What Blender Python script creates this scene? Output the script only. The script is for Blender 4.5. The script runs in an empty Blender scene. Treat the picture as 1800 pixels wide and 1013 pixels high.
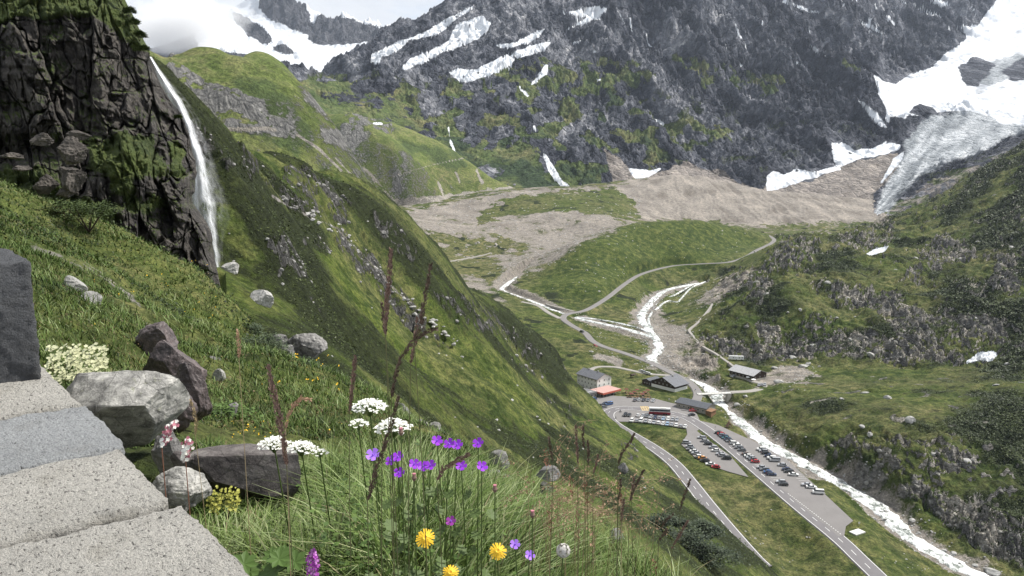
import bpy, math, random
import numpy as np
from mathutils import Vector, Matrix
random.seed(7); RNG = np.random.default_rng(7)
SC = bpy.context.scene; COL = SC.collection
R = math.radians

# ------------------------------------------------------------------ camera
CZ = 137.0
PITCH = math.atan(206.5/1400.0)
cp_, sp_ = math.cos(PITCH), math.sin(PITCH)
cam = bpy.data.cameras.new('camera'); camo = bpy.data.objects.new('camera', cam); COL.objects.link(camo)
cam.sensor_width = 36.0; cam.lens = 28.0; cam.clip_start = 0.05; cam.clip_end = 30000
camo.location = (0, 0, CZ); camo.rotation_euler = (math.pi/2-PITCH, 0, 0)
SC.camera = camo

# ------------------------------------------------------------------ light
SUN_EL, SUN_AZ = R(52), R(70)      # azimuth measured clockwise from +Y: the sun stands ahead and to the right
sd = Vector((math.sin(SUN_AZ)*math.cos(SUN_EL), math.cos(SUN_AZ)*math.cos(SUN_EL), math.sin(SUN_EL)))
sun = bpy.data.lights.new('sun', 'SUN'); suno = bpy.data.objects.new('sun', sun); COL.objects.link(suno)
sun.energy = 4.6; sun.angle = R(4); sun.color = (1.0, 0.955, 0.88)
suno.rotation_euler = sd.to_track_quat('Z', 'Y').to_euler()
W = bpy.data.worlds.new('World'); SC.world = W; W.use_nodes = True
SC.view_settings.view_transform = 'Standard'; SC.view_settings.look = 'None'
SC.view_settings.exposure = 0.55; SC.view_settings.gamma = 1.0
SC.cycles.volume_bounces = 3; SC.cycles.volume_step_rate = 1; SC.cycles.max_bounces = 6
SC.cycles.transparent_max_bounces = 16

# ------------------------------------------------------------------ node helper
class NT:
    def __init__(s, tree):
        s.t = tree; s.n = tree.nodes; s.l = tree.links; s.n.clear()
    def node(s, typ, **kw):
        nd = s.n.new(typ)
        for k, v in kw.items(): setattr(nd, k, v)
        return nd
    def put(s, sock, v):
        if isinstance(v, bpy.types.NodeSocket): s.l.new(v, sock)
        elif v is not None:
            if isinstance(v, (tuple, list)) and len(v) == 3 and sock.type == 'RGBA': v = (*v, 1)
            sock.default_value = v
    def math(s, op, a, b=None, c=None, clamp=False):
        nd = s.node('ShaderNodeMath', operation=op, use_clamp=clamp)
        s.put(nd.inputs[0], a)
        if b is not None: s.put(nd.inputs[1], b)
        if c is not None: s.put(nd.inputs[2], c)
        return nd.outputs[0]
    def coord(s, scale=(1, 1, 1), rot=(0, 0, 0), kind='Object'):
        tc = s.node('ShaderNodeTexCoord'); mp = s.node('ShaderNodeMapping')
        s.l.new(tc.outputs[kind], mp.inputs[0]); mp.inputs['Scale'].default_value = scale; mp.inputs['Rotation'].default_value = rot
        return mp.outputs[0]
    def noise(s, scale, detail=4, rough=0.55, vec=None, dist=0.0):
        nd = s.node('ShaderNodeTexNoise'); s.put(nd.inputs['Scale'], scale); nd.inputs['Detail'].default_value = detail
        nd.inputs['Roughness'].default_value = rough; nd.inputs['Distortion'].default_value = dist
        s.put(nd.inputs['Vector'], vec if vec is not None else s.coord())
        return nd.outputs['Fac']
    def voro(s, scale, vec=None, feature='F1', out='Distance', rnd=1.0):
        nd = s.node('ShaderNodeTexVoronoi', feature=feature); nd.inputs['Scale'].default_value = scale
        nd.inputs['Randomness'].default_value = rnd
        s.put(nd.inputs['Vector'], vec if vec is not None else s.coord())
        return nd.outputs[out]
    def mr(s, v, a, b, c=0.0, d=1.0):
        nd = s.node('ShaderNodeMapRange'); s.put(nd.inputs[0], v)
        for i, q in enumerate((a, b, c, d)): nd.inputs[i+1].default_value = q
        return nd.outputs[0]
    def mix(s, f, a, b, blend='MIX'):
        nd = s.node('ShaderNodeMix', data_type='RGBA', blend_type=blend)
        s.put(nd.inputs[0], f); s.put(nd.inputs[6], a); s.put(nd.inputs[7], b)
        return nd.outputs[2]
    def ramp(s, f, stops):
        nd = s.node('ShaderNodeValToRGB'); s.put(nd.inputs[0], f); e = nd.color_ramp.elements
        while len(e) < len(stops): e.new(0.5)
        for i, (p, c) in enumerate(stops):
            e[i].position = p; e[i].color = (*c, 1) if len(c) == 3 else c
        return nd.outputs[0]
    def attr(s, name):
        return s.node('ShaderNodeAttribute', attribute_name=name).outputs['Fac']
    def bump(s, h, strength=0.5, dist=1.0, nrm=None):
        nd = s.node('ShaderNodeBump'); s.put(nd.inputs['Height'], h)
        nd.inputs['Strength'].default_value = strength; nd.inputs['Distance'].default_value = dist
        if nrm: s.put(nd.inputs['Normal'], nrm)
        return nd.outputs[0]
    def bsdf(s, col, rough=0.85, nrm=None, spec=0.3, metal=0.0, alpha=None, emis=None, **kw):
        nd = s.node('ShaderNodeBsdfPrincipled'); s.put(nd.inputs['Base Color'], col); s.put(nd.inputs['Roughness'], rough)
        nd.inputs['Specular IOR Level'].default_value = spec; nd.inputs['Metallic'].default_value = metal
        if nrm is not None: s.put(nd.inputs['Normal'], nrm)
        if alpha is not None: s.put(nd.inputs['Alpha'], alpha)
        for k, v in kw.items(): s.put(nd.inputs[k], v)
        return nd.outputs[0]
    def out(s, surf):
        o = s.node('ShaderNodeOutputMaterial'); s.l.new(surf, o.inputs[0])

def mat(name):
    m = bpy.data.materials.new(name); m.use_nodes = True
    return m, NT(m.node_tree)

# ------------------------------------------------------------------ sky: hazy Nishita under a bank of white cloud
w = NT(W.node_tree)
sky = w.node('ShaderNodeTexSky', sky_type='NISHITA', sun_disc=False, sun_elevation=SUN_EL, sun_rotation=SUN_AZ)
sky.altitude = 2000; sky.air_density = 1.0; sky.dust_density = 1.5
gv = w.coord(kind='Generated', scale=(1, 1, 2.2))
cn = w.noise(2.2, 8, 0.58, gv, 0.35)
cov = w.mr(cn, 0.30, 0.52)
cc = w.mix(w.mr(w.noise(4.0, 7, 0.55, gv, 0.4), 0.3, 0.7), (0.50, 0.53, 0.58), (0.70, 0.71, 0.72))
skc = w.mix(1.0, sky.outputs[0], (0.12, 0.12, 0.12), 'MULTIPLY')
fin = w.mix(cov, skc, cc)
bg = w.node('ShaderNodeBackground'); w.put(bg.inputs[0], fin); bg.inputs[1].default_value = 1.0
wo = w.node('ShaderNodeOutputWorld'); w.l.new(bg.outputs[0], wo.inputs[0])

# ------------------------------------------------------------------ numpy noise
def _h(ix, iy, seed):
    h = (ix.astype(np.int64)*374761393 + iy.astype(np.int64)*668265263 + seed*1442695041) & 0xffffffff
    h = ((h ^ (h >> 13))*1274126177) & 0xffffffff
    h = h ^ (h >> 16)
    return h
def pn(x, y, seed=0):
    ix = np.floor(x); iy = np.floor(y); fx = x-ix; fy = y-iy
    u = fx*fx*fx*(fx*(fx*6-15)+10); v = fy*fy*fy*(fy*(fy*6-15)+10)
    r = 0
    def g(dx, dy):
        a = _h(ix+dx, iy+dy, seed)*(2*math.pi/4294967296.0)
        return np.cos(a)*(fx-dx)+np.sin(a)*(fy-dy)
    a = g(0, 0); b = g(1, 0); c = g(0, 1); d = g(1, 1)
    return ((a+(b-a)*u)*(1-v)+(c+(d-c)*u)*v)*1.5
def fbm(x, y, o=5, seed=0, gain=.5, lac=2.07):
    r = 0; a = 1; n = 0
    for i in range(o):
        r = r+a*pn(x, y, seed+i*17); n += a; a *= gain; x = x*lac+13.7; y = y*lac-7.3
    return r/n
def ridged(x, y, o=5, seed=0, gain=.5, lac=2.07):
    r = 0; a = 1; n = 0; w_ = 1
    for i in range(o):
        v = (1-np.abs(pn(x, y, seed+i*17)))**2
        r = r+a*v*w_; w_ = np.clip(v*1.6, 0, 1); n += a; a *= gain; x = x*lac+13.7; y = y*lac-7.3
    return r/n
def vor(x, y, seed=0):
    """cellular noise: distance to the nearest point, gap to the second, a random value per cell and the tilt inside it"""
    ix = np.floor(x); iy = np.floor(y); f1 = np.full(x.shape, 9.); f2 = np.full(x.shape, 9.); rv = np.zeros(x.shape); tl = np.zeros(x.shape)
    for dx in (-1, 0, 1):
        for dy in (-1, 0, 1):
            h = _h(ix+dx, iy+dy, seed); a = (h & 1023)/1023.; b = ((h >> 10) & 1023)/1023.; c = ((h >> 20) & 1023)/1023.
            ex = ix+dx+a-x; ey = iy+dy+b-y; d = np.hypot(ex, ey); n = d < f1
            f2 = np.where(n, f1, np.minimum(f2, d)); f1 = np.where(n, d, f1); rv = np.where(n, c, rv); tl = np.where(n, ex*(a-.5)+ey*(b-.5), tl)
    return f1, f2-f1, rv, tl
def blocks(x, y, o=3, seed=0, lac=2.3, gain=.5):
    """broken, jointed rock: stepped cells with tilted faces and open joints"""
    r = 0; a = 1; n = 0
    wx = fbm(x*1.3, y*1.3, 3, seed+50)*.45; wy = fbm(x*1.3+9, y*1.3, 3, seed+60)*.45
    for i in range(o):
        f1, g, rv, tl = vor(x+wx, y+wy, seed+i*31); r = r+a*(rv+tl*1.6-.55*(g < .07)*(1-g/.07)); n += a; a *= gain; x = x*lac+3.3; y = y*lac-1.7; wx = wx*1.5; wy = wy*1.5
    return r/n-.5
def blocks_m(x, y, m_, *a, **k):
    out = np.zeros(x.shape); s = m_ > .01
    if s.any(): out[s] = blocks(x[s], y[s], *a, **k)*m_[s]
    return out
def sstep(a, b, x):
    t = np.clip((x-a)/(b-a), 0, 1); return t*t*(3-2*t)

# ------------------------------------------------------------------ projection helpers (photo pixel <-> world)
def ray(px, py):
    s = (506.5-np.asarray(py, float))/1400.0
    yy = cp_+s*sp_
    return (np.asarray(px, float)-900)/1400.0/yy, (-sp_+s*cp_)/yy      # x/Y, z/Y
def P(px, py, d):
    t, r = ray(px, py); return Vector((float(t)*d, d, CZ+float(r)*d))
def proj(X, Y, Z):
    dz = Z-CZ
    f = Y*cp_-dz*sp_; u = Y*sp_+dz*cp_
    return 900+1400*X/f, 506.5-1400*u/f
def V(px, py, z):          # control point seen at a pixel with known height
    t, r = ray(px, py); d = (z-CZ)/r; return (float(t), float(d), float(z))
def D(px, py, d):          # control point seen at a pixel with known depth
    t, r = ray(px, py); return (float(t), float(d), float(CZ+r*d))
def WP(px, d, z):
    return ((px-900)/1400.0/0.985, d, z)

class TPS:
    def __init__(s, pts, smooth=1e-4):
        p = np.array(pts, float); s.c = np.stack([p[:, 0], np.log(p[:, 1])], 1); z = p[:, 2]
        n = len(p); d2 = ((s.c[:, None]-s.c[None])**2).sum(-1)
        K = .5*d2*np.log(d2+1e-12)+np.eye(n)*smooth
        A = np.zeros((n+3, n+3)); A[:n, :n] = K; A[:n, n] = 1; A[:n, n+1:] = s.c; A[n, :n] = 1; A[n+1:, :n] = s.c.T
        s.w = np.linalg.solve(A, np.r_[z, 0, 0, 0])
    def __call__(s, t, d):
        sh = np.shape(t); t = np.ravel(t); b = np.log(np.ravel(d)); out = np.empty(len(t)); n = len(s.c)
        for i in range(0, len(t), 40000):
            tt = t[i:i+40000]; bb = b[i:i+40000]
            d2 = (tt[:, None]-s.c[:, 0])**2+(bb[:, None]-s.c[:, 1])**2
            out[i:i+40000] = (.5*d2*np.log(d2+1e-12))@s.w[:n]+s.w[n]+s.w[n+1]*tt+s.w[n+2]*bb
        return out.reshape(sh)
    def hit(s, px, py, d0, d1, n=1500):
        """distance along the ray of a photo pixel at which it first meets this surface"""
        t, r = ray(px, py); d = np.exp(np.linspace(math.log(d0), math.log(d1), n))
        g = s(np.full(n, float(t)), d)-(CZ+float(r)*d)
        k = np.argmax(g > 0)
        if g[k] <= 0: k = int(np.argmin(np.abs(g))); return Vector((float(t)*d[k], d[k], CZ+float(r)*d[k]))
        if k == 0: dd = d[0]
        else: dd = d[k-1]+(d[k]-d[k-1])*(-g[k-1])/(g[k]-g[k-1])
        return Vector((float(t)*dd, dd, CZ+float(r)*dd))

def rows_for(tps, t0, t1, d0, d1, n, floor=.12):
    """row distances so that rows are spaced evenly over what they show"""
    dd = np.exp(np.linspace(math.log(d0), math.log(d1), 500)); tt = np.linspace(t0, t1, 40)
    T, DD = np.meshgrid(tt, dd); Z = tps(T, DD); _, py = proj(T*DD, DD, Z)
    st = np.maximum(py[:-1]-py[1:], 0); st = np.clip(st, 0, 8).mean(1); st += floor*st.mean()+1e-6
    c = np.r_[0, np.cumsum(st)]; return np.interp(np.linspace(0, c[-1], n), c, dd)

def poly_sd(px, py, poly):
    """signed distance (positive inside) to a polygon"""
    poly = np.array(poly, float); x = px.ravel(); y = py.ravel(); out = np.full(len(x), -1e3)
    lo = poly.min(0)-40; hi = poly.max(0)+40
    sel = np.where((x > lo[0]) & (x < hi[0]) & (y > lo[1]) & (y < hi[1]))[0]
    if len(sel):
        xs = x[sel]; ys = y[sel]; ins = np.zeros(len(sel), bool); dm = np.full(len(sel), 1e9)
        for i in range(len(poly)):
            a = poly[i]; b = poly[(i+1) % len(poly)]
            if a[1] != b[1]:
                ins ^= ((a[1] > ys) != (b[1] > ys)) & (xs < (b[0]-a[0])*(ys-a[1])/(b[1]-a[1])+a[0])
            ab = b-a; L = (ab**2).sum()+1e-9; k = np.clip(((xs-a[0])*ab[0]+(ys-a[1])*ab[1])/L, 0, 1)
            dm = np.minimum(dm, np.hypot(xs-a[0]-k*ab[0], ys-a[1]-k*ab[1]))
        out[sel] = np.where(ins, dm, -dm)
    return out.reshape(px.shape)
def line_d(px, py, line):
    x = px.ravel(); y = py.ravel(); dm = np.full(len(x), 1e9)
    for a, b in zip(line[:-1], line[1:]):
        ax, ay = a[0], a[1]; bx, by = b[0]-ax, b[1]-ay; L = bx*bx+by*by+1e-9
        k = np.clip(((x-ax)*bx+(y-ay)*by)/L, 0, 1); dm = np.minimum(dm, np.hypot(x-ax-k*bx, y-ay-k*by))
    return dm.reshape(px.shape)

# ------------------------------------------------------------------ mesh helpers
def tag(o, label=None, cat=None, group=None, kind=None):
    if label: o['label'] = label
    if cat: o['category'] = cat
    if group: o['group'] = group
    if kind: o['kind'] = kind
    return o
def grid_mesh(name, X, Y, Z, m, attrs=None, flip=False, smooth=True, kind='structure'):
    nr, nc = X.shape; me = bpy.data.meshes.new(name)
    co = np.stack([X, Y, Z], -1).reshape(-1, 3).astype(np.float32)
    i = np.arange(nr*nc).reshape(nr, nc)
    q = np.stack([i[:-1, :-1], i[:-1, 1:], i[1:, 1:], i[1:, :-1]], -1).reshape(-1, 4)
    if flip: q = q[:, ::-1]
    me.vertices.add(len(co)); me.vertices.foreach_set('co', co.ravel())
    me.loops.add(q.size); me.loops.foreach_set('vertex_index', q.ravel().astype(np.int32))
    me.polygons.add(len(q)); me.polygons.foreach_set('loop_start', np.arange(0, q.size, 4, dtype=np.int32))
    me.polygons.foreach_set('loop_total', np.full(len(q), 4, np.int32))
    me.update(calc_edges=True)
    me.polygons.foreach_set('use_smooth', np.full(len(q), smooth))
    for k, v in (attrs or {}).items():
        a = me.attributes.new(k, 'FLOAT', 'POINT'); a.data.foreach_set('value', np.clip(v, 0, 1).ravel().astype(np.float32))
    me.materials.append(m); o = bpy.data.objects.new(name, me); COL.objects.link(o)
    if kind: o['kind'] = kind
    return o
def slope_of(X, Y, Z):
    ax = np.gradient(X, axis=1); az = np.gradient(Z, axis=1); ay = np.gradient(Y, axis=1)
    bx = np.gradient(X, axis=0); bz = np.gradient(Z, axis=0); by = np.gradient(Y, axis=0)
    nx = ay*bz-az*by; ny = az*bx-ax*bz; nz = ax*by-ay*bx
    L = np.sqrt(nx**2+ny**2+nz**2)+1e-12
    return np.abs(nz)/L
# ================================================================== TERRAIN
def terrain_mat(name, S, gA, gB, gC, dark=(.022, .034, .014), rA=(.05, .05, .052), rB=(.19, .185, .175), rC=(.36, .35, .335),
                scree=(.30, .27, .25), scree2=(.21, .195, .185), snowc=(.74, .765, .80), bumpk=1.0, tanc=(.16, .14, .075), stretch=(1, 1, .45), ice=(.36, .385, .41), rs=3.2, spk=.9):
    m, n = mat(name)
    pos = n.coord(); n1 = n.noise(1/(S*60), 3, .5, pos); n2 = n.noise(1/(S*11), 5, .6, pos, .3); n3 = n.noise(1/(S*2.2), 6, .68, pos)
    nv = n.noise(1/(S*5), 4, .6, n.coord(scale=stretch))
    g = n.mix(n.mr(n1, .38, .62), gA, gB); g = n.mix(n.mr(n2, .45, .68), g, gC)
    g = n.mix(n.math('MULTIPLY', n.attr('tan'), n.mr(n2, .25, .7)), g, tanc)
    sh = n.math('ADD', n.attr('shrub'), n.math('MULTIPLY', n.math('SUBTRACT', n2, .5), 1.1))
    g = n.mix(n.mr(sh, .42, .62), g, dark)
    g = n.mix(1.0, g, n.ramp(n3, [(.30, (.36, .38, .36)), (.5, (1, 1, 1)), (.70, (1.75, 1.72, 1.55))]), 'MULTIPLY')
    g = n.mix(1.0, g, n.ramp(n2, [(.34, (.62, .64, .62)), (.5, (1, 1, 1)), (.66, (1.3, 1.28, 1.2))]), 'MULTIPLY')
    # rock: mottled, with dark streaks and pale weathered tops
    rn = n.noise(1/(S*rs), 9, .70, n.coord(scale=stretch), .5)
    rk = n.ramp(rn, [(.30, rA), (.47, tuple((a+b)/2 for a, b in zip(rA, rB))), (.55, rB), (.70, rC)])
    cr = n.voro(1/(S*7), n.coord(scale=stretch), 'DISTANCE_TO_EDGE')
    rk = n.mix(n.mr(cr, 0, .05, .25, 0), rk, tuple(a*.35 for a in rA))
    rk = n.mix(1.0, rk, n.ramp(n.attr('pale'), [(0, (.42, .43, .48)), (.5, (.95, .95, .97)), (1, (2.0, 1.92, 1.8))]), 'MULTIPLY')
    rf = n.math('ADD', n.attr('rock'), n.math('MULTIPLY', n.math('SUBTRACT', n3, .5), spk))
    rf = n.math('ADD', rf, n.math('MULTIPLY', n.math('SUBTRACT', n2, .5), .5))
    rf = n.mr(rf, .44, .56)
    col = n.mix(rf, g, rk)
    sn = n.noise(1/(S*1.6), 8, .75, pos)
    sc = n.ramp(sn, [(.3, tuple(a*.7 for a in scree2)), (.5, scree2), (.6, scree), (.75, tuple(min(.6, a*1.5) for a in scree))])
    sf = n.math('ADD', n.math('ADD', n.attr('scree'), n.math('MULTIPLY', n.math('SUBTRACT', n3, .5), 1.0)), n.math('MULTIPLY', n.math('SUBTRACT', n2, .5), .9))
    sc = n.mix(1.0, sc, n.ramp(n.noise(1/(S*9), 7, .75, pos), [(.32, (.55, .55, .56)), (.5, (1, 1, 1)), (.66, (1.4, 1.38, 1.33))]), 'MULTIPLY')
    sc = n.mix(1.0, sc, n.ramp(n.attr('pale'), [(0, (.62, .60, .58)), (.5, (1, 1, 1)), (1, (1.35, 1.33, 1.3))]), 'MULTIPLY')
    col = n.mix(n.mr(sf, .40, .62), col, sc)
    ic = n.ramp(n.math('ADD', n.math('MULTIPLY', n.attr('pale'), .7), n.math('MULTIPLY', nv, .4)), [(.2, (.22, .24, .26)), (.42, ice), (.62, (.53, .555, .58)), (.9, (.74, .76, .78))])
    col = n.mix(n.attr('ice'), col, ic)
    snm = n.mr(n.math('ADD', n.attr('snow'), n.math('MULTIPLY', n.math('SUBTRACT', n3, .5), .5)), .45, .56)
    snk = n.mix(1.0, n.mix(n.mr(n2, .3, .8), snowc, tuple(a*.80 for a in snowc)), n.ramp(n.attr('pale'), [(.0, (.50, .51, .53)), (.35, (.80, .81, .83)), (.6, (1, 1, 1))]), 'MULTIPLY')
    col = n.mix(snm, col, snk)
    col = n.mix(n.math('MULTIPLY', snm, n.mr(n.noise(1/(S*14), 6, .7, n.coord(scale=(1.2, .5, 1)), 1.0), .5, .68, 0, .5)), col, (.38, .39, .40))  # grey streaks: shading and dirt painted into the snow colour
    h1 = n.noise(1/(S*1.3), 5, .7, pos)
    hr = n.math('MULTIPLY', n.math('ADD', rn, n.mr(cr, 0, .12, -.25, 0)), n.math('MULTIPLY', rf, 3.2))
    hh = n.math('ADD', n.math('ADD', h1, n.math('MULTIPLY', n2, 1.6)), hr)
    hh = n.math('MULTIPLY', hh, n.math('SUBTRACT', 1.0, n.math('MULTIPLY', snm, .93)))
    nm = n.bump(hh, .8*bumpk, S*2.4)
    n.out(n.bsdf(col, .92, nm, spec=.15)); return m

def cub(a, n):
    """resample the rows of a to n rows with a cubic"""
    m = a.shape[0]; q = np.linspace(0, m-1, n); i = np.clip(q.astype(int), 0, m-2); f = (q-i)[:, None]
    p = np.vstack([2*a[0]-a[1], a, 2*a[-1]-a[-2]]); A, B_, C_, D_ = p[i], p[i+1], p[i+2], p[i+3]
    return .5*(2*B_+(C_-A)*f+(2*A-5*B_+4*C_-D_)*f*f+(3*B_-A-3*C_+D_)*f**3)
def tps_grid(tps, tt, dd):
    nr, nc = len(dd), len(tt); kr, kc = max(nr//5, 20), max(nc//6, 20)
    dr = np.interp(np.linspace(0, nr-1, kr), np.arange(nr), np.log(dd)); tc = np.linspace(tt[0], tt[-1], kc)
    T, DD = np.meshgrid(tc, np.exp(dr)); Z = tps(T, DD)
    return cub(cub(Z, nr).T, nc).T
LAY = {}
def layer(name, tps, d0, d1, p0, p1, nr, nc, m, shape, floor=.12, droop0=0, droop1=0):
    t0, t1 = (p0-900)/1400/.985, (p1-900)/1400/.985
    dd = rows_for(tps, t0, t1, d0, d1, nr, floor); tt = np.linspace(t0, t1, nc)
    T, DD = np.meshgrid(tt, dd); X = T*DD; Y = DD; Z = tps_grid(tps, tt, dd)
    px, py = proj(X, Y, Z)
    Z, masks = shape(X, Y, Z, px, py)
    if droop1: Z = Z-droop1*sstep(.97, 1, np.linspace(0, 1, nr))[:, None]
    if droop0: Z = Z-droop0*(1-sstep(0, .03, np.linspace(0, 1, nr)))[:, None]
    LAY[name] = (X, Y, Z, px, py, masks)
    return grid_mesh(name, X, Y, Z, m, masks)
def pm(px, py, polys, w=4, jit=6, nx=None, ny=None, L=1.0, seed=3):
    j = jit*fbm(nx/L, ny/L, 4, seed) if nx is not None else 0
    r = np.zeros(px.shape)
    for q in polys: r = np.maximum(r, sstep(-w, w, poly_sd(px, py, q)+j*1.6))
    return r
def full(masks, shp):
    for k in ('rock', 'scree', 'snow', 'shrub', 'tan', 'ice'): masks.setdefault(k, np.zeros(shp))
    masks.setdefault('pale', np.full(shp, .5))
    return masks

# ---- the valley floor with the right-hand hill
RIVER_PX = [(1228,497,12),(1195,503,11),(1165,512,10),(1135,540,7.5),(1128,560,6.5),(1150,590,4.5),(1158,612,3),(1145,632,1.8),(1180,655,0),(1215,668,-1.5),(1250,682,-3),(1262,700,-4.2),(1275,722,-5.5),(1310,745,-6.8),(1345,775,-8.4),(1400,805,-10.4),(1450,832,-12),(1500,862,-13.8),(1545,888,-15.2),(1575,920,-16.8),(1610,948,-18.3),(1660,975,-19.8),(1720,1008,-21.2),(1800,1050,-23)]
RIVER2_PX = [(945,470,22),(918,482,20),(893,497,18),(882,508,16.5),(905,518,15),(940,530,13),(975,545,10.5),(1010,556,9.4),(1050,566,8.2),(1090,574,7),(1125,584,5.5),(1150,592,4.5)]
RIVER3_PX = [(1240,494,12.4),(1215,505,11.4),(1190,530,10.2),(1172,528,10.6),(1150,545,8.6)]
B_PTS = [V(1070,735,0),V(1045,700,0),V(1180,690,0),V(1150,725,0),V(1220,745,-.3),V(1180,765,-.5),V(1300,790,-1.5),V(1440,870,-4),V(1495,915,-6),V(1545,1013,-12),
 V(1470,950,-8.6),V(1320,975,-6.5),V(1200,820,-3.2),V(1225,860,-4),V(1400,980,-15),V(1330,930,-11),V(1450,1060,-17),V(1230,790,-1.6),V(1300,850,-4.6),V(1620,1013,-17),V(1560,960,-13),V(1120,770,-1.6),
 V(1000,690,1),V(960,650,3),V(1000,550,11),V(1000,600,8),V(1045,608,6),V(1100,630,3.5),V(1150,655,1.5),V(940,540,14),V(850,470,27),V(780,440,36),V(870,440,34),
 V(1230,690,-.6),V(1335,690,1.0),V(1320,660,3),V(1290,632,5),V(1240,600,6.5),V(1215,575,8),V(1200,540,10),V(1260,500,15),V(1210,620,3.6),
 V(1010,528,13),V(1100,505,18),V(1060,525,15),V(1120,485,21),V(1180,470,25),V(1280,461,31),V(1330,443,37),V(1358,425,42),
 V(1350,406,43),V(1500,398,43),V(1430,402,43),V(1250,398,43.5),
 D(1160,391,1010),D(1080,402,975),D(1250,393,1045),D(1020,428,905),D(968,468,870),D(1150,430,955),D(1050,480,830),D(1200,447,950),D(1310,403,1085),D(1120,395,990),D(1210,390,1030),D(1100,452,890),D(1260,430,1000),D(1310,426,1050),D(1010,502,785),D(968,490,830),
 WP(1160,1150,45),WP(1080,1110,46),WP(1250,1190,43.5),WP(1000,1030,42),WP(940,970,35),WP(1160,1080,60),
 V(900,430,40),V(950,450,34),V(1000,410,48),V(700,400,62),V(760,400,60),V(820,390,60),V(900,395,58),V(1050,385,66),V(640,372,78),V(600,385,76),
 D(650,360,1400),D(700,357,1400),D(800,345,1420),D(900,334,1450),D(1000,331,1480),D(1080,323,1540),D(1190,292,1700),
 D(1130,388,1260),D(1250,392,1300),D(1250,340,1500),D(1350,330,1620),D(1350,385,1380),D(1450,305,1720),D(1450,365,1480),D(1540,345,1620),D(1530,388,1400),
 WP(650,1750,66),WP(800,1750,70),WP(900,1750,74),WP(1000,1750,80),WP(1080,1780,100),
 # river
 V(1262,702,-4.2),V(1345,775,-8.4),V(1450,832,-12),V(1545,888,-15.2),V(1610,948,-18.3),V(1720,1008,-21.2),
 # right-hand hill
 D(1400,414,900),D(1450,415,930),D(1370,440,800),D(1330,480,740),D(1310,520,680),D(1250,560,640),D(1350,500,660),D(1350,560,610),V(1350,615,7),V(1250,610,6.2),
 D(1500,460,700),D(1500,530,620),V(1500,632,9),D(1600,540,590),V(1600,632,12),V(1420,637,6),D(1430,560,590),D(1430,480,680),D(1540,440,760),D(1600,400,850),D(1550,386,1050),D(1620,366,1000),D(1700,312,1000),D(1800,252,1000),D(1900,195,1000),
 D(1700,400,780),D(1800,400,700),D(1800,500,580),D(1700,480,640),D(1800,620,480),D(1900,400,660),D(1900,620,450),V(1725,632,17),
 V(1400,690,5),V(1500,685,9),V(1600,690,13),V(1700,700,16),V(1800,710,19),V(1400,740,1),V(1450,750,3),V(1600,770,7),V(1750,780,8),V(1900,800,6),
 V(1500,800,0),V(1600,820,0),V(1700,850,-3),V(1800,880,-7),V(1650,900,-12),V(1520,850,-9),V(1750,970,-18),V(1850,1013,-19),V(1400,780,-5.5),V(1330,745,-4),
 WP(1550,1250,45),WP(1620,1250,60),WP(1700,1250,85),WP(1800,1250,110),WP(1900,1250,130)]
TB = TPS(B_PTS)

def world_line(pts):
    out = []
    for px, py, z in pts:
        t, d, z = V(px, py, z); out.append((t*d, d, z))
    return out
def smooth_line(pts, step, tension=.5):
    """Catmull-Rom through 3D points, resampled at even steps"""
    p = np.array(pts, float); p = np.vstack([2*p[0]-p[1], p, 2*p[-1]-p[-2]]); out = []
    for i in range(1, len(p)-2):
        a, b, c, d = p[i-1:i+3]
        for k in np.linspace(0, 1, 24, endpoint=False):
            out.append(.5*((2*b)+(-a+c)*k+(2*a-5*b+4*c-d)*k*k+(-a+3*b-3*c+d)*k**3))
    out.append(p[-2]); out = np.array(out)
    s = np.r_[0, np.cumsum(np.hypot(*np.diff(out[:, :2], axis=0).T))]
    q = np.arange(0, s[-1]+step*.5, step)
    return np.stack([np.interp(q, s, out[:, k]) for k in range(3)], 1)
RIV = smooth_line(world_line(RIVER_PX), 3); RIV2 = smooth_line(world_line(RIVER2_PX), 4); RIV3 = smooth_line(world_line(RIVER3_PX), 4)
ROADS = {   # name: (pixel points with heights, width in metres)
 'lot_road': ([(1560,1030,-12.8),(1530,1000,-11.4),(1470,944,-8.4),(1400,884,-5.2),(1330,824,-2.6),(1280,783,-1.4),(1235,750,-.6),(1205,733,-.2),(1170,724,0),(1130,719,0),(1095,717,0),(1072,723,-.1),(1070,735,-.5),(1082,747,-1.0),(1110,764,-1.7),(1150,788,-2.5),(1185,815,-3.1),(1215,850,-3.8),(1245,888,-4.6),(1280,930,-5.6),(1322,978,-7),(1345,1000,-7.8)], 7.2),
 'glacier_road': ([(1205,722,0),(1222,706,0),(1226,690,.1),(1212,672,.4),(1180,655,1.2),(1140,636,2.4),(1095,620,4),(1058,608,5.6),(1040,598,6.8),(1028,585,8),(1005,572,9.6),(990,560,10.6),(998,552,11),(1030,545,12),(1065,525,14.6),(1100,498,18.6),(1130,481,22),(1180,468,25.5),(1230,464,28.5),(1280,461,31),(1310,452,34),(1330,440,37),(1355,428,41),(1360,420,42.5),(1345,412,43.2),(1325,407,43.4)], 5.0),
 'bridge_road': ([(1224,692,0),(1252,690.5,.5),(1285,689,1.0),(1320,687,1.1),(1342,680,1.3),(1338,674,1.8),(1320,668,2.4),(1300,655,3.2),(1288,648,3.8)], 4.2),
 'house_track': ([(1178,660,.8),(1140,657,1.2),(1110,651,1.6),(1080,645,2),(1050,645,2),(1036,652,1.4),(1022,668,1),(1010,684,.8)], 3.2),
 'old_track': ([(985,560,10.8),(965,550,11.6),(945,537,13.2),(915,530,15)], 4.0),
}
RL = {k: (smooth_line(world_line(p), 3), wd) for k, (p, wd) in ROADS.items()}
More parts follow.
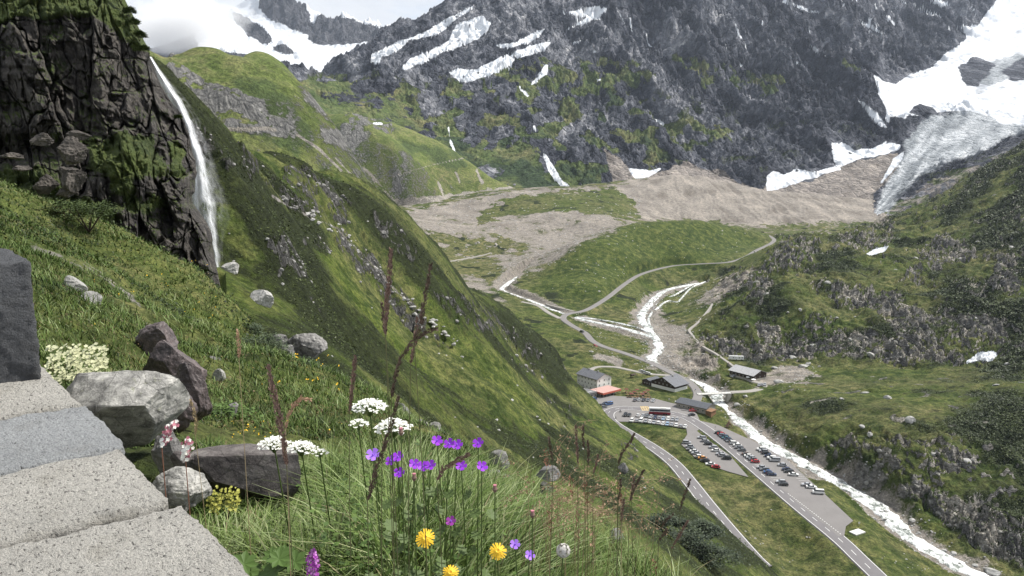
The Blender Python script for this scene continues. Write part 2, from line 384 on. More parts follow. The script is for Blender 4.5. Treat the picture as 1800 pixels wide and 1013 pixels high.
PADS = {  # paved areas: pixel polygon with heights
 'car_park': [(1212,735,-.3),(1262,748,-.8),(1320,775,-1.6),(1380,808,-2.8),(1440,860,-4.4),(1500,914,-6.3),(1487,925,-7.2),(1484,942,-8.2),(1470,944,-8.4),(1400,884,-5.2),(1330,824,-2.6),(1280,783,-1.4),(1235,750,-.6)],
 'lower_park': [(1206,750,-.9),(1222,756,-1.0),(1248,776,-1.5),(1282,800,-2.4),(1316,838,-3.7),(1283,830,-3.7),(1250,819,-3.3),(1222,804,-2.6),(1197,780,-1.6),(1208,764,-1.2)],
 'forecourt': [(1035,706,0),(1060,694,0),(1100,697,0),(1150,700,0),(1180,708,0),(1205,712,0),(1225,728,-.3),(1235,750,-.6),(1225,758,-1),(1190,752,-1),(1150,746,-1),(1100,742,-.9),(1086,742,-.9),(1070,735,-.5),(1050,718,0)],
}
def world_poly(pts): return np.array(world_line(pts))
PADW = {k: world_poly(v) for k, v in PADS.items()}
def seg_near(X, Y, line, R_):
    """distance to a world polyline and its height at the closest point, only where within R_"""
    dm = np.full(X.size, 1e9); zz = np.zeros(X.size); x = X.ravel(); y = Y.ravel()
    lo = line.min(0)-R_; hi = line.max(0)+R_
    sel = np.where((x > lo[0]) & (x < hi[0]) & (y > lo[1]) & (y < hi[1]))[0]
    xs = x[sel]; ys = y[sel]; m_ = np.full(len(sel), 1e9); z_ = np.zeros(len(sel))
    L = line[::2] if len(line) > 60 else line
    if len(L) and (L[-1] != line[-1]).any(): L = np.vstack([L, line[-1]])
    for a, b in zip(L[:-1], L[1:]):
        bx, by = b[0]-a[0], b[1]-a[1]; q = bx*bx+by*by+1e-9; k = np.clip(((xs-a[0])*bx+(ys-a[1])*by)/q, 0, 1)
        dd = np.hypot(xs-a[0]-k*bx, ys-a[1]-k*by); c = dd < m_
        m_[c] = dd[c]; z_[c] = (a[2]+(b[2]-a[2])*k)[c]
    dm[sel] = m_; zz[sel] = z_
    return dm.reshape(X.shape), zz.reshape(X.shape)
class PadH:
    """height of a paved area: smooth surface through its rim"""
    def __init__(s, P_):
        A = np.c_[P_[:, 0], P_[:, 1], P_[:, 0]*P_[:, 1]/500, P_[:, 1]**2/500, np.ones(len(P_))]
        s.P = P_; s.k = np.linalg.lstsq(A, P_[:, 2], rcond=None)[0]
    def __call__(s, x, y): return s.k[0]*x+s.k[1]*y+s.k[2]*x*y/500+s.k[3]*y*y/500+s.k[4]
allp = np.vstack([PADW['car_park'], PADW['lower_park'], PADW['forecourt'], np.array(world_line([(1110,764,-1.7),(1150,788,-2.5),(1400,884,-5.2),(1530,1000,-11.4)]))])
PADH = PadH(allp)
def road_h(line):
    return line
def _w(px, py, z):
    t, d, z = V(px, py, z); return t*d, d
LEVEL = [(*_w(1046, 684, -.1), 15, -.1), (*_w(1165, 682, 0), 19, 0), (*_w(1022, 694, -.2), 9, -.2), (*_w(1326, 664, 1.9), 16, 1.9), (*_w(1335, 678, 1.7), 6, 1.6), (*_w(1232, 716, -.4), 12, -.4), (*_w(1281, 751, -1.4), 5, -1.4), (*_w(1507, 935, -8.4), 4, -8.3), (*_w(1186, 655, 1.2), 5, 1.2), (*_w(1294, 633, 4.8), 8, 4.8),(*_w(1128, 690, 0), 18, 0)]
def flat_field(X, Y):
    """weight and height of everything levelled by people"""
    Wt = np.zeros(X.shape); H = np.zeros(X.shape)
    for k, P_ in PADW.items():
        sdv = poly_sd(X, Y, P_[:, :2]); w_ = sstep(-7, 0.5, sdv); h = PADH(X, Y)
        H = np.where(w_ > Wt, h, H); Wt = np.maximum(Wt, w_)
    for lx, ly, lr, lz in LEVEL:
        dm = np.hypot(X-lx, Y-ly); w_ = 1-sstep(lr, lr+7, dm); H = np.where(w_ > Wt, lz, H); Wt = np.maximum(Wt, w_)
    for k, (ln, wd) in RL.items():
        dm, zz = seg_near(X, Y, ln, 14); w_ = 1-sstep(wd*.5+.6, wd*.5+6, dm)
        if k == 'bridge_road': w_ = w_*(1-(1-sstep(3, 9, seg_near(X, Y, RIV, 14)[0])))
        H = np.where(w_ > Wt, zz, H); Wt = np.maximum(Wt, w_)
    return Wt, H
# the road's own height follows the paved plane wherever the two touch
for k in RL:
    ln = RL[k][0]
    for i in range(len(ln)):
        for P_ in PADW.values():
            pass
    if k in ('lot_road',):
        w_ = np.zeros(len(ln))
        for P_ in PADW.values(): w_ = np.maximum(w_, sstep(-14, -2, poly_sd(ln[:, 0], ln[:, 1], P_[:, :2])))
        ln[:, 2] = ln[:, 2]*(1-w_)+PADH(ln[:, 0], ln[:, 1])*w_

HILL_CLIFFS = [[(1330,470),(1360,430),(1400,415),(1450,418),(1430,440),(1470,440),(1420,455),(1390,470),(1360,475),(1325,500),(1310,520)],
 [(1310,520),(1345,480),(1360,500),(1340,530)],[(1235,580),(1260,590),(1330,600),(1430,590),(1520,580),(1600,600),(1660,615),(1700,620),(1690,640),(1560,635),(1450,628),(1330,636),(1260,612),(1225,598)],
 [(1455,500),(1530,505),(1600,530),(1660,560),(1600,560),(1560,555),(1480,530)],[(1500,400),(1570,395),(1570,425),(1500,440),(1470,420)],
 [(1560,560),(1600,545),(1640,580),(1650,610),(1570,600)],[(1475,490),(1500,505),(1510,530),(1470,520)],
 [(1330,560),(1370,560),(1380,600),(1340,610)],
 [(1650,410),(1700,420),(1720,450),(1640,470),(1610,450)],[(1600,470),(1640,480),(1610,500),(1580,495)],[(1660,540),(1760,560),(1790,600),(1700,600)],
 [(1440,770),(1500,765),(1560,800),(1640,850),(1740,900),(1800,940),(1800,1000),(1720,960),(1640,900),(1560,850),(1480,815)],
 [(1640,790),(1720,800),(1710,830),(1640,820)],[(1560,760),(1600,770),(1590,790),(1560,785)],[(1750,440),(1790,450),(1790,520),(1740,500)]]
SCREE_B = [[(560,350),(650,358),(700,372),(830,350),(900,334),(1080,326),(1190,290),(1560,290),(1560,392),(1340,402),(1250,400),(1150,392),(1050,415),(900,412),(800,420),(740,410),(650,390),(560,380)],
 [(875,455),(935,432),(985,440),(960,465),(940,478),(915,482),(880,478)],
 [(790,480),(850,490),(900,540),(860,520),(800,500)],[(1010,560),(1090,570),(1140,600),(1140,650),(1230,670),(1260,650),(1240,600),(1210,580),(1170,560),(1150,520),(1120,530),(1130,580)],
 [(1340,398),(1530,390),(1540,400),(1400,410),(1340,410)],[(1320,655),(1420,640),(1420,672),(1345,680)],[(1270,490),(1340,465),(1330,490),(1260,530),(1210,540)],
 [(1050,618),(1095,628),(1090,642),(1045,634)],[(880,402),(1125,386),(1052,417),(985,455),(962,468),(950,440),(900,430)]]
GREEN_B = [[(845,372),(900,345),(1000,336),(1080,330),(1110,350),(1130,388),(1100,385),(1000,370),(900,380),(840,395)],
 [(948,490),(980,460),(1050,420),(1120,392),(1180,386),(1260,390),(1340,412),(1340,430),(1280,458),(1180,464),(1110,485),(1050,525),(1000,525),(950,505)]]
PATCH_SNOW_B = [[(1522,447),(1535,438),(1562,432),(1556,443),(1530,449)],[(1697,636),(1720,620),(1745,616),(1755,624),(1740,636),(1722,633),(1700,640)]]
def shape_B(X, Y, Z, px, py):
    Wt, H = flat_field(X, Y)
    dr, zr = seg_near(X, Y, RIV, 30); dr2, zr2 = seg_near(X, Y, RIV2, 24); dr3, zr3 = seg_near(X, Y, RIV3, 18)
    gh = pm(px, py, [GREEN_B[1]], 12, 4, X, Y, 20)
    hill = sstep(1228, 1262, px+(py-560)*.05*(py > 560)-np.clip(700-py, -400, 0)*-.0)
    side = sstep(5, 26, (X-np.interp(Y, RIV[::-1, 1], RIV[::-1, 0])))*(Y < 610)+sstep(1225, 1275, px)*(Y >= 610)*((py > 412) | (px > 1535))
    side = np.clip(side, 0, 1)*(1-sstep(1150, 1200, Y)*(px < 1535))
    side = np.where((px < 1362) & (py < 470), 0, side)
    plain = pm(px, py, [[(1390,640),(1700,645),(1800,650),(1830,760),(1560,760),(1440,745),(1350,720),(1290,700),(1330,640)]], 14, 10, X, Y, 30)
    cliff = pm(px, py, HILL_CLIFFS, 6, 10, X, Y, 14, 5)
    mtn = sstep(1130, 1330, Y)
    # knobbly bedrock on the right side
    k1 = ridged(X/46, Y/46, 4, 11); k2 = 1-np.abs(fbm(X/17, Y/17, 4, 12))*2.6
    knob = side*(1-plain*.78)
    dz = knob*(7.5*(k1-.55)+2.2*(k2-.6)+1.0*fbm(X/6, Y/6, 3, 31))+6*blocks_m(X/17, Y/20, knob*sstep(-.1, .25, fbm(X/55, Y/55, 3, 36)), 3, 35)
    terr = fbm(X/30, Y/30, 3, 44)*9+Z
    stair = (np.floor(terr/6)+sstep(.55, .95, terr/6-np.floor(terr/6)))*6-terr
    dz += knob*stair*.35+cliff*(1.2*ridged(X/9, Y/9, 4, 15)-.5+.6*stair)+6.5*blocks_m(X/8, Y/10, cliff, 3, 37)
    dz += plain*(2.6*fbm(X/38, Y/26, 4, 18)+.4*fbm(X/7, Y/7, 3, 19))
    # meadow, scree and moraine relief
    rest = (1-side)*(1-mtn)
    dz += rest*(1-gh)*(2.2*fbm(X/45, Y/45, 4, 20)+.6*fbm(X/8, Y/8, 4, 21))+gh*(2.2*fbm(X/60, Y/60, 3, 22)+.7*fbm(X/12, Y/12, 4, 23))
    dz += mtn*(7*fbm(X/120, Y/120, 4, 24)+3.2*(ridged(X/20+.8*fbm(X/60, Y/60, 3, 29), Y/190, 4, 25)-.5)*sstep(1120, 1200, px))
    bank = np.minimum(np.minimum(dr/9, dr2/8), dr3/6); nb = sstep(.6, 2.2, bank)
    Z2 = Z+dz*(1-Wt)*(.15+.85*nb)
    # channels
    for dv, zv, wv in ((dr, zr, 5.0), (dr2, zr2, 3.6), (dr3, zr3, 2.2)):
        k = 1-sstep(wv, wv*2.6, dv); Z2 = Z2*(1-k)+(zv-1.1)*k*1.0
        k0 = 1-sstep(wv*2.2, wv*4.5, dv)
        Z2 = Z2+k0*(1-k)*(ridged(X/3.2, Y/3.2, 3, 28)-.4)*1.2*(1-Wt)
    Z2 = Z2*(1-Wt)+(H-.28)*Wt
    qx, qy = proj(X, Y, Z2)
    sl = slope_of(X, Y, Z2)
    rock = np.clip(side*sstep(.66, .46, sl)*.72+side*.06, 0, 1)
    rock = np.maximum(rock, cliff*(.34+.55*fbm(X/9, Y/9, 4, 33))+cliff*.30*(1-sl))
    rock = rock*(1-plain*.65)
    rock = np.maximum(rock, plain*sstep(.18, .42, fbm(X/16, Y/9, 4, 61))*.55)
    scree = pm(qx, qy, SCREE_B, 13, 12, X, Y, 22, 7)
    gr = pm(qx, qy, GREEN_B, 7, 9, X, Y, 26, 8)
    vb = pm(qx, qy, [SCREE_B[4]], 8, 8, X, Y, 20, 9); scree = np.where(vb > .3, scree*(.45+.9*fbm(X/9, Y/9, 4, 119)), scree)
    scree = np.where(gr > .5, scree*.15, scree)*(.72+.55*fbm(X/30, Y/30, 4, 9)*(Y < 1250)+.28*(Y > 1250))
    scree = np.maximum(scree, (1-sstep(5, 15, dr+7*fbm(X/12, Y/12, 3, 40)))*.72*(1-Wt))
    scree = np.maximum(scree, (1-sstep(6, 20, dr2+6*fbm(X/12, Y/12, 3, 41)))*.7*(1-Wt))
    scree = np.maximum(scree, .8*pm(qx, qy, [[(600,352),(1130,325),(1130,400),(1000,425),(860,480),(750,420)]], 8, 8, X, Y, 30, 12)*sstep(.0, .3, fbm(X/26, Y/26, 4, 77))*(1-gr))
    snow = pm(qx, qy, PATCH_SNOW_B, 1.5, 1.5, X, Y, 8)
    shrub = side*(.40+.85*fbm(X/45, Y/45, 5, 50))*(1-plain*.15)+.22*sstep(1600, 1800, px)*side
    shrub = np.clip(shrub, 0, 1)
    shrub = np.maximum(shrub, (1-side)*sstep(.12, .42, fbm(X/28, Y/28, 5, 54))*(.75-.35*gh)*(1-Wt)*(.35+.65*sstep(430, 520, Y)))
    tn = np.clip(.35+.9*fbm(X/60, Y/40, 4, 52), 0, 1)*(1-gh*.9)
    wst = pm(qx, qy, [[(560,385),(1120,385),(1060,412),(990,445),(955,478),(900,470),(860,500),(780,500)]], 12, 12, X, Y, 30, 13); tn = np.maximum(tn, wst*(.75+.4*fbm(X/20, Y/20, 4, 55))*(1-gh)); shrub = shrub*(1-.3*gh)
    st_ = .55*(ridged(X/20+.8*fbm(X/60, Y/60, 3, 29), Y/190, 4, 25)-.5)*sstep(1080, 1150, qx)*sstep(1150, 1250, Y)+.9*fbm(X/45, Y/45, 5, 192)*sstep(1100, 1200, Y)
    pale = np.clip(.5+1.0*st_+side*(.12+.9*fbm(X/12, Y/12, 4, 193)), 0, 1)
    return Z2, full(dict(rock=rock, scree=scree, snow=snow, shrub=shrub, tan=tn, pale=pale), X.shape)

G_MID = dict(gA=(.050, .080, .018), gB=(.080, .112, .030), gC=(.105, .118, .042))
mB = terrain_mat('valley_ground', .55, gA=(.032, .055, .010), gB=(.052, .078, .015), gC=(.084, .096, .028), dark=(.016, .023, .009), rA=(.05, .048, .045), rB=(.23, .222, .205), rC=(.47, .455, .43), stretch=(1, 1, 1.3), spk=.45, rs=5, scree=(.33, .295, .265), scree2=(.205, .187, .165))
layer('valley_floor', TB, 255, 1760, 560, 1900, 1000, 1050, mB, shape_B, floor=.25, droop1=60)

# ---- the dark green slope that falls from the left to the road
A_PTS = [D(290,130,120),D(340,195,140),D(380,235,160),D(420,262,190),D(480,290,230),D(550,312,260),D(600,345,290),D(650,375,330),D(700,400,350),D(725,425,360),D(750,460,375),D(780,490,400),D(830,517,430),D(880,545,450),D(930,582,470),D(980,620,480),D(1000,660,478),D(1010,692,470),D(1058,722,448),
 D(1100,757,408),D(1150,800,362),D(1200,855,320),D(1250,902,294),D(1300,952,274),D(1335,985,264),D(1380,1030,255),
 D(350,300,112),D(400,300,110),D(400,480,95),D(455,527,85),D(400,560,72),D(540,610,75),D(640,722,58),D(500,400,160),D(600,480,190),D(700,560,220),D(600,600,118),D(700,650,130),D(800,650,200),D(900,650,320),D(950,680,380),D(850,750,170),D(1000,750,270),D(1050,800,250),D(950,850,150),D(1100,880,205),D(1150,950,178),D(1220,960,215),D(1200,1000,175),D(900,900,98),D(1000,980,95),D(1100,1060,105),D(700,800,52),D(800,880,55),D(1250,1040,180),
 WP(250,160,137),WP(340,180,118),WP(420,250,100),WP(480,290,95),WP(600,360,75),WP(700,430,50),WP(780,490,28),WP(880,540,10),WP(980,580,0),
 WP(1010,560,-12),WP(1058,520,-18),WP(1100,480,-20),WP(1150,430,-24),WP(1200,380,-26),WP(1250,345,-26),WP(1300,320,-26),WP(1380,300,-28),
 D(250,300,100),D(200,300,95),WP(390,60,CZ-15.5),WP(440,57,CZ-16),WP(350,60,CZ-15),WP(500,50,CZ-16),WP(420,45,CZ-18),WP(600,42,CZ-18),WP(300,50,CZ-16)]
TA = TPS(A_PTS)
A_ROCK = [[(470,300),(520,300),(570,330),(620,365),(610,400),(560,380),(520,370),(470,330)],[(655,378),(700,398),(725,425),(735,465),(715,470),(690,440),(660,410)],[(535,425),(560,420),(590,445),(570,455)],
 [(590,400),(640,440),(700,500),(760,560),(800,600),(790,610),(740,590),(690,540),(640,480),(590,430)],[(475,440),(500,430),(530,470),(550,500),(520,490)],[(760,520),(830,530),(900,580),(960,625),(950,640),(880,600),(800,570)],
 [(1080,772),(1110,770),(1130,800),(1115,815),(1085,800)],[(990,720),(1010,715),(1005,745),(990,750)],[(330,190),(380,240),(420,300),(400,320),(350,270)],[(900,640),(960,650),(985,672),(930,665)],
 [(860,560),(920,600),(960,640),(920,630),(870,590)],[(420,265),(470,300),(440,320),(420,300)],[(730,735),(790,750),(770,765),(730,752)],[(960,700),(985,705),(980,725),(955,718)]]
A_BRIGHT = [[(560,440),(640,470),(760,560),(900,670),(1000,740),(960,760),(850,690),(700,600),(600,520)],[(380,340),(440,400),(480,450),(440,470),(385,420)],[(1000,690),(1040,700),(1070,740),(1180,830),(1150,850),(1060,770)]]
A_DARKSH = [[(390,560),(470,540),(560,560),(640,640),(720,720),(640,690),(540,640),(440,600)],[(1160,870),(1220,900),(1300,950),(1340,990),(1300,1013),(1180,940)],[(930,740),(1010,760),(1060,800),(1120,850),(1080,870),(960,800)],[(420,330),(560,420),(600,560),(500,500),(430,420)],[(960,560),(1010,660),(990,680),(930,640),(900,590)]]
def shape_A(X, Y, Z, px, py):
    # hollows and ribs run down the fall line (towards +x and away)
    u = (X*.86+Y*.5); v = (-X*.5+Y*.86)
    rk = pm(px, py, A_ROCK, 5, 9, X, Y, 12, 5)
    ro = sstep(.16, .36, fbm(u/30, v/14, 5, 64))
    edge = sstep(45, 120, Y)
    dz = edge*(4.2*fbm(u/80, v/24, 6, 60)+2.0*fbm(u/22, v/7, 5, 61)+1.1*(.5-np.abs(fbm(X/14, Y/9, 4, 59)))+.25*fbm(X/3, Y/3, 3, 62))
    dz += (rk*.55+ro*.25)*edge*(3.0*ridged(X/12, Y/12, 4, 63)-1.2)+blocks_m(X/9, Y/11, (rk*.6+ro*.15)*edge, 3, 63)*4.0
    dz += edge*np.clip(.3+.75*fbm(u/60, v/22, 4, 67), 0, 1)*np.clip(Y/200, .3, 1.6)*(.9*(1-np.abs(fbm(X/(3.5), Y/3.5, 3, 68))*2.2))
    dz = dz*(1-.65*sstep(1040, 1150, px)); Wt, H = flat_field(X, Y)
    rf = sstep(250, 300, Y)
    Z2 = Z+dz*(1-.9*Wt); Z2 = np.where(Wt > .02, Z2*(1-Wt)+np.minimum(Z2, H-.5)*Wt, Z2)
    Z2 = Z2-45*(1-sstep(68, 88, Y))*(1-sstep(383, 398, px))
    sl = slope_of(X, Y, Z2)
    qx, qy = proj(X, Y, Z2)
    rock = np.maximum(rk*(.36+.55*fbm(X/6, Y/6, 4, 66)), ro*.30*sstep(.85, .6, sl))+.30*sstep(.52, .36, sl)
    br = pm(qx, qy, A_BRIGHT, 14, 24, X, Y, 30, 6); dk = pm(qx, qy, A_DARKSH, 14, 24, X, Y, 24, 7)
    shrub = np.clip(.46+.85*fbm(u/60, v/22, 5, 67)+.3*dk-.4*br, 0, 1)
    tn = np.clip(.25+.8*fbm(X/50, Y/50, 4, 69)+.3*br*0, 0, 1)
    wet = (1-sstep(1.2, 3.5, line_d(qx, qy, [(478,345),(520,370),(590,400),(640,450),(700,515),(740,545)])+2*fbm(X/5, Y/5, 3, 5)))
    scree = wet*.55
    return Z2, full(dict(rock=rock, scree=scree, shrub=shrub, tan=tn), X.shape)
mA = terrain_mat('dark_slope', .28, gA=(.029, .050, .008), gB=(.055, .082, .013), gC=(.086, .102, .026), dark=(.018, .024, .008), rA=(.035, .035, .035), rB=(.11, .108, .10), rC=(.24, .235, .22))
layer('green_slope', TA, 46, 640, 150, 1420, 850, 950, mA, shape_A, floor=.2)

# ---- the green mountain flank behind the waterfall
C1_PTS = [D(225,60,600),D(262,88,600),D(300,105,620),D(350,133,660),D(400,165,700),D(450,190,760),D(500,212,900),D(550,214,1150),D(600,215,1400),D(660,216,1500),D(720,222,1560),D(770,245,1560),D(820,282,1530),D(850,308,1510),D(892,333,1480),
 D(600,350,1240),D(640,360,1300),D(700,359,1340),D(800,348,1420),D(500,330,1000),D(400,300,700),D(450,240,800),D(400,200,680),D(330,200,560),D(300,150,540),D(600,290,1200),D(700,300,1350),D(780,310,1450),D(700,250,1480),D(550,270,1080),D(500,260,930),
 D(300,300,480),D(500,400,800),D(620,400,1050),D(750,400,1200),D(200,200,450),
 WP(225,760,190),WP(350,820,185),WP(450,950,180),WP(550,1400,190),WP(660,1750,180),WP(770,1750,150),WP(850,1700,100),WP(920,1620,70),WP(920,1450,80)]
TC1 = TPS(C1_PTS)
C1_ROCK = [[(300,105),(350,133),(400,165),(450,190),(480,220),(440,235),(400,230),(350,180),(320,170),(290,150)],[(620,180),(700,200),(690,230),(600,225)],[(560,230),(640,240),(620,270),(560,262)],[(380,222),(490,220),(500,232),(380,236)]]
def shape_C1(X, Y, Z, px, py):
    u = X*.5+Y*.86; v = X*.86-Y*.5
    rk = pm(px, py, C1_ROCK, 7, 14, X, Y, 40, 5)
    dz = 9*fbm(X/130, Y/130, 4, 80)+3.0*ridged(X/40, Y/60, 4, 81)*(.4+rk)+rk*(10*ridged(X/50, Y/50, 5, 82)-5)
    dz *= sstep(470, 560, Y)
    Z2 = Z+dz; sl = slope_of(X, Y, Z2); qx, qy = proj(X, Y, Z2)
    rock = np.clip(rk*(.42+.7*fbm(X/14, Y/14, 4, 83)), 0, 1)+.45*sstep(.8, .6, sl)+.22*sstep(.05, .4, fbm(X/60, Y/60, 4, 84))
    gul = [[(522,237),(560,262),(600,300)],[(640,295),(690,350)],[(590,278),(620,310)],[(800,300),(808,320)],[(838,300),(848,322)],[(770,320),(780,345)],[(655,330),(676,352)]]
    sc = np.zeros(X.shape)
    for g in gul: sc = np.maximum(sc, 1-sstep(1.2, 4.5, line_d(qx, qy, g)+3*fbm(X/18, Y/18, 3, 85)))
    ln = 1-sstep(.7, 2.0, line_d(qx, qy, [(608,340),(650,325),(700,307),(760,290),(815,278)]))
    low = pm(qx, qy, [[(610,354),(700,352),(800,340),(900,328),(900,420),(560,420)]], 4, 6, X, Y, 30, 6)
    scree = np.maximum(np.maximum(sc*.75, ln*.62), low)
    wall = 1-sstep(2.5, 5, line_d(qx, qy, [(398,228),(440,227),(470,226),(483,229)]))
    scree = np.maximum(scree, wall*.9)
    snow = np.zeros(X.shape)
    for g in ([(657,217),(672,218)],[(698,217),(712,216)],[(722,203),(724,205)]): snow = np.maximum(snow, 1-sstep(1.0, 2.4, line_d(qx, qy, g)))
    shrub = np.clip(.30+1.0*fbm(X/70, Y/70, 5, 86)+.35*pm(px, py, [[(440,230),(520,260),(540,300),(500,260)],[(700,240),(820,290),(800,300),(720,270)]], 10, 12, X, Y, 40), 0, 1)
    return Z2, full(dict(rock=rock, scree=scree, snow=snow, shrub=shrub, tan=np.clip(.25+fbm(X/80, Y/80, 4, 87), 0, 1)), X.shape)
mC1 = terrain_mat('lit_flank', 1.3, gA=(.095, .135, .032), gB=(.135, .170, .046), gC=(.13, .14, .06), dark=(.06, .085, .03), rA=(.10, .10, .10), rB=(.24, .235, .22), rC=(.42, .41, .38), scree=(.38, .35, .31), scree2=(.26, .24, .215))  # brighter greens: sunshine on this flank is put into the grass colour
layer('green_mountain', TC1, 430, 1800, 150, 960, 520, 700, mC1, shape_C1, floor=.15)

# ---- the big rock mountain with its glacier
C2_PTS = [D(470,160,1500),D(510,139,1650),D(560,131,1750),D(600,142,1800),D(640,152,1850),D(700,140,1900),
 D(575,126,2350),D(600,110,2350),D(640,84,2380),D(680,64,2400),D(720,52,2420),D(770,32,2450),D(820,6,2500),D(860,-25,2550),D(900,-50,2600),D(1000,-110,2700),D(1200,-160,2800),D(1400,-150,2900),
 D(900,130,2050),D(1000,100,2250),D(800,120,2100),D(700,110,2150),D(800,60,2350),D(900,50,2350),D(900,0,2450),D(1050,20,2480),D(1100,200,1950),D(900,240,1720),D(1000,300,1600),D(900,320,1530),D(800,220,1780),D(850,180,1900),D(720,180,1850),D(700,215,1720),D(600,200,1650),D(500,200,1450),
 D(1050,325,1560),D(1120,305,1620),D(1180,295,1680),D(1250,300,1700),D(1200,200,2020),D(1200,100,2300),D(1200,260,1830),D(1300,100,2380),D(1300,200,2100),D(1300,280,1820),D(1400,240,1980),D(1400,100,2450),D(1400,0,2800),D(1500,200,2120),D(1470,260,1900),D(1560,250,1900),D(1575,215,1980),D(1300,0,2700),D(1100,50,2450),
 D(1530,140,2250),D(1555,175,2150),D(1480,100,2400),D(1500,50,2750),D(1600,100,2900),
 D(1350,335,1640),D(1450,310,1720),D(1540,350,1600),D(1540,380,1470),
 D(1600,330,1590),D(1650,285,1730),D(1700,250,1850),D(1620,240,1930),D(1700,195,2130),D(1800,150,2350),D(1620,165,2350),D(1800,220,1950),D(1640,130,2600),D(1700,90,2900),D(1600,60,3150),D(1700,40,3250),D(1800,40,3250),D(1760,0,3400),D(1650,-30,3500),D(1850,-40,3500),D(1900,100,2900),D(1900,200,2100),
 D(1560,385,1400),D(1600,362,1380),D(1660,325,1400),D(1750,275,1420),D(1800,250,1440),D(1880,210,1440),
 D(1640,345,1300),D(1760,300,1250),D(1850,260,1200),
 WP(480,2000,250),WP(560,2100,290),WP(600,3100,330),WP(800,3100,500),WP(1000,3300,700),WP(1400,3700,800),WP(1800,3900,900),WP(400,2600,150),
 WP(640,1350,50),WP(900,1350,50),WP(1100,1380,40)]
TC2 = TPS(C2_PTS, 1e-3)
SNOW = [[(650,110),(655,95),(690,75),(740,60),(790,30),(835,8),(832,14),(800,38),(765,62),(720,72),(700,90),(672,100),(668,112)],
 [(702,122),(720,105),(760,85),(790,70),(800,45),(850,26),(862,40),(858,55),(838,70),(815,80),(780,92),(740,112),(712,124)],
 [(790,128),(805,120),(840,122),(870,105),(930,80),(975,72),(955,90),(905,103),(900,118),(870,130),(830,142),(812,147)],
 [(866,78),(905,75),(945,55),(958,50),(948,68),(915,80),(880,84)],
 [(993,22),(1035,12),(1070,12),(1055,32),(1030,40),(995,54),(1012,40),(1035,30)],
 [(910,148),(920,155),(930,168),(928,172),(915,160)],[(945,132),(955,115),(964,113),(962,130),(950,140),(935,148)],
 [(953,268),(962,272),(972,292),(990,320),(1005,330),(992,333),(975,318),(960,292)],[(936,218),(941,222),(942,232),(937,228)],
 [(1105,297),(1125,299),(1162,296),(1155,306),(1120,317)],[(1128,303),(1150,302),(1140,312),(1122,314)],
 [(1462,252),(1480,250),(1500,262),(1530,262),(1560,248),(1585,255),(1580,264),(1540,275),(1505,282),(1472,297),(1464,280)],
 [(1348,310),(1360,302),(1378,307),(1400,296),(1430,300),(1472,292),(1478,297),(1440,310),(1400,322),(1380,330),(1350,338),(1345,325)],
 [(1150,208),(1160,212),(1170,220),(1166,222)],[(1422,78),(1436,86),(1455,100),(1450,101),(1432,90)],[(1380,95),(1395,103),(1408,115),(1400,112)],[(1505,32),(1530,42),(1556,60),(1550,60),(1525,50)],[(1553,22),(1575,42),(1570,45)],[(1380,-5),(1400,8),(1440,22),(1430,24),(1400,14),(1372,4)],[(1610,10),(1640,22),(1665,32),(1660,34),(1630,24)],
 [(1510,178),(1520,180),(1545,200),(1560,225),(1548,222),(1525,200)],
 [(1536,132),(1570,150),(1600,130),(1640,118),(1660,95),(1700,68),(1690,48),(1720,42),(1760,-10),(1800,-10),(1830,80),(1830,110),(1790,95),(1740,110),(1710,120),(1690,140),(1740,150),(1830,120),(1840,230),(1790,220),(1740,205),(1700,195),(1640,200),(1600,205),(1575,222),(1555,215),(1558,195),(1545,165)],
 [(1745,205),(1830,198),(1830,216),(1760,218)],
 [(1010,72),(1024,70),(1022,75),(1008,76)],[(1040,88),(1055,90),(1058,93),(1042,93)],[(1045,135),(1060,140),(1050,144)],[(1300,112),(1305,115),(1302,118)],[(1620,-5),(1650,0),(1680,10),(1660,12)],
 [(790,215),(792,240),(800,262),(803,270),(799,270),(790,250),(786,225)],[(1570,280),(1590,265),(1586,280),(1570,300),(1552,320),(1546,325),(1556,305)]]
ICE = [[(1533,388),(1546,350),(1556,325),(1576,298),(1590,270),(1584,250),(1600,226),(1640,204),(1700,194),(1830,206),(1830,224),(1775,238),(1740,260),(1700,277),(1655,288),(1620,308),(1592,334),(1568,364),(1550,390)],
 [(1700,140),(1740,105),(1800,85),(1840,90),(1840,140),(1760,150),(1720,165),(1700,155)]]
ROCKIN = [[(1685,118),(1710,100),(1750,112),(1740,130),(1720,150),(1700,150),(1690,135)],[(1760,125),(1800,100),(1840,110),(1840,140),(1780,142)],[(1600,198),(1615,180),(1640,188),(1650,200),(1620,203)],[(1565,205),(1620,205),(1610,230),(1590,250),(1560,250),(1560,225)]]
C2_SCREE = [[(560,352),(700,350),(900,330),(1000,335),(1080,320),(1110,310),(1160,305),(1200,285),(1260,300),(1340,335),(1420,318),(1480,292),(1580,262),(1590,280),(1545,330),(1530,392),(1300,402),(900,420),(560,400)],
 [(1060,260),(1075,270),(1110,300),(1100,318),(1078,322)]]
C2_GREEN = [[(540,130),(600,140),(700,180),(760,220),(800,240),(860,260),(930,262),(960,300),(990,330),(880,330),(760,240),(600,215),(480,190),(480,155)],[(1140,230),(1160,225),(1240,215),(1290,230),(1230,245),(1170,250)],[(960,270),(1000,280),(1075,318),(1010,330),(985,310)],
 [(1190,100),(1260,110),(1370,140),(1360,160),(1260,145),(1200,125)],[(840,270),(900,250),(950,290),(975,330),(880,325),(850,300)],[(1480,110),(1520,120),(1500,135)],[(860,120),(1000,110),(1100,110),(1150,130),(1050,160),(920,150)],[(1600,380),(1700,310),(1840,250),(1840,330),(1640,390)]]
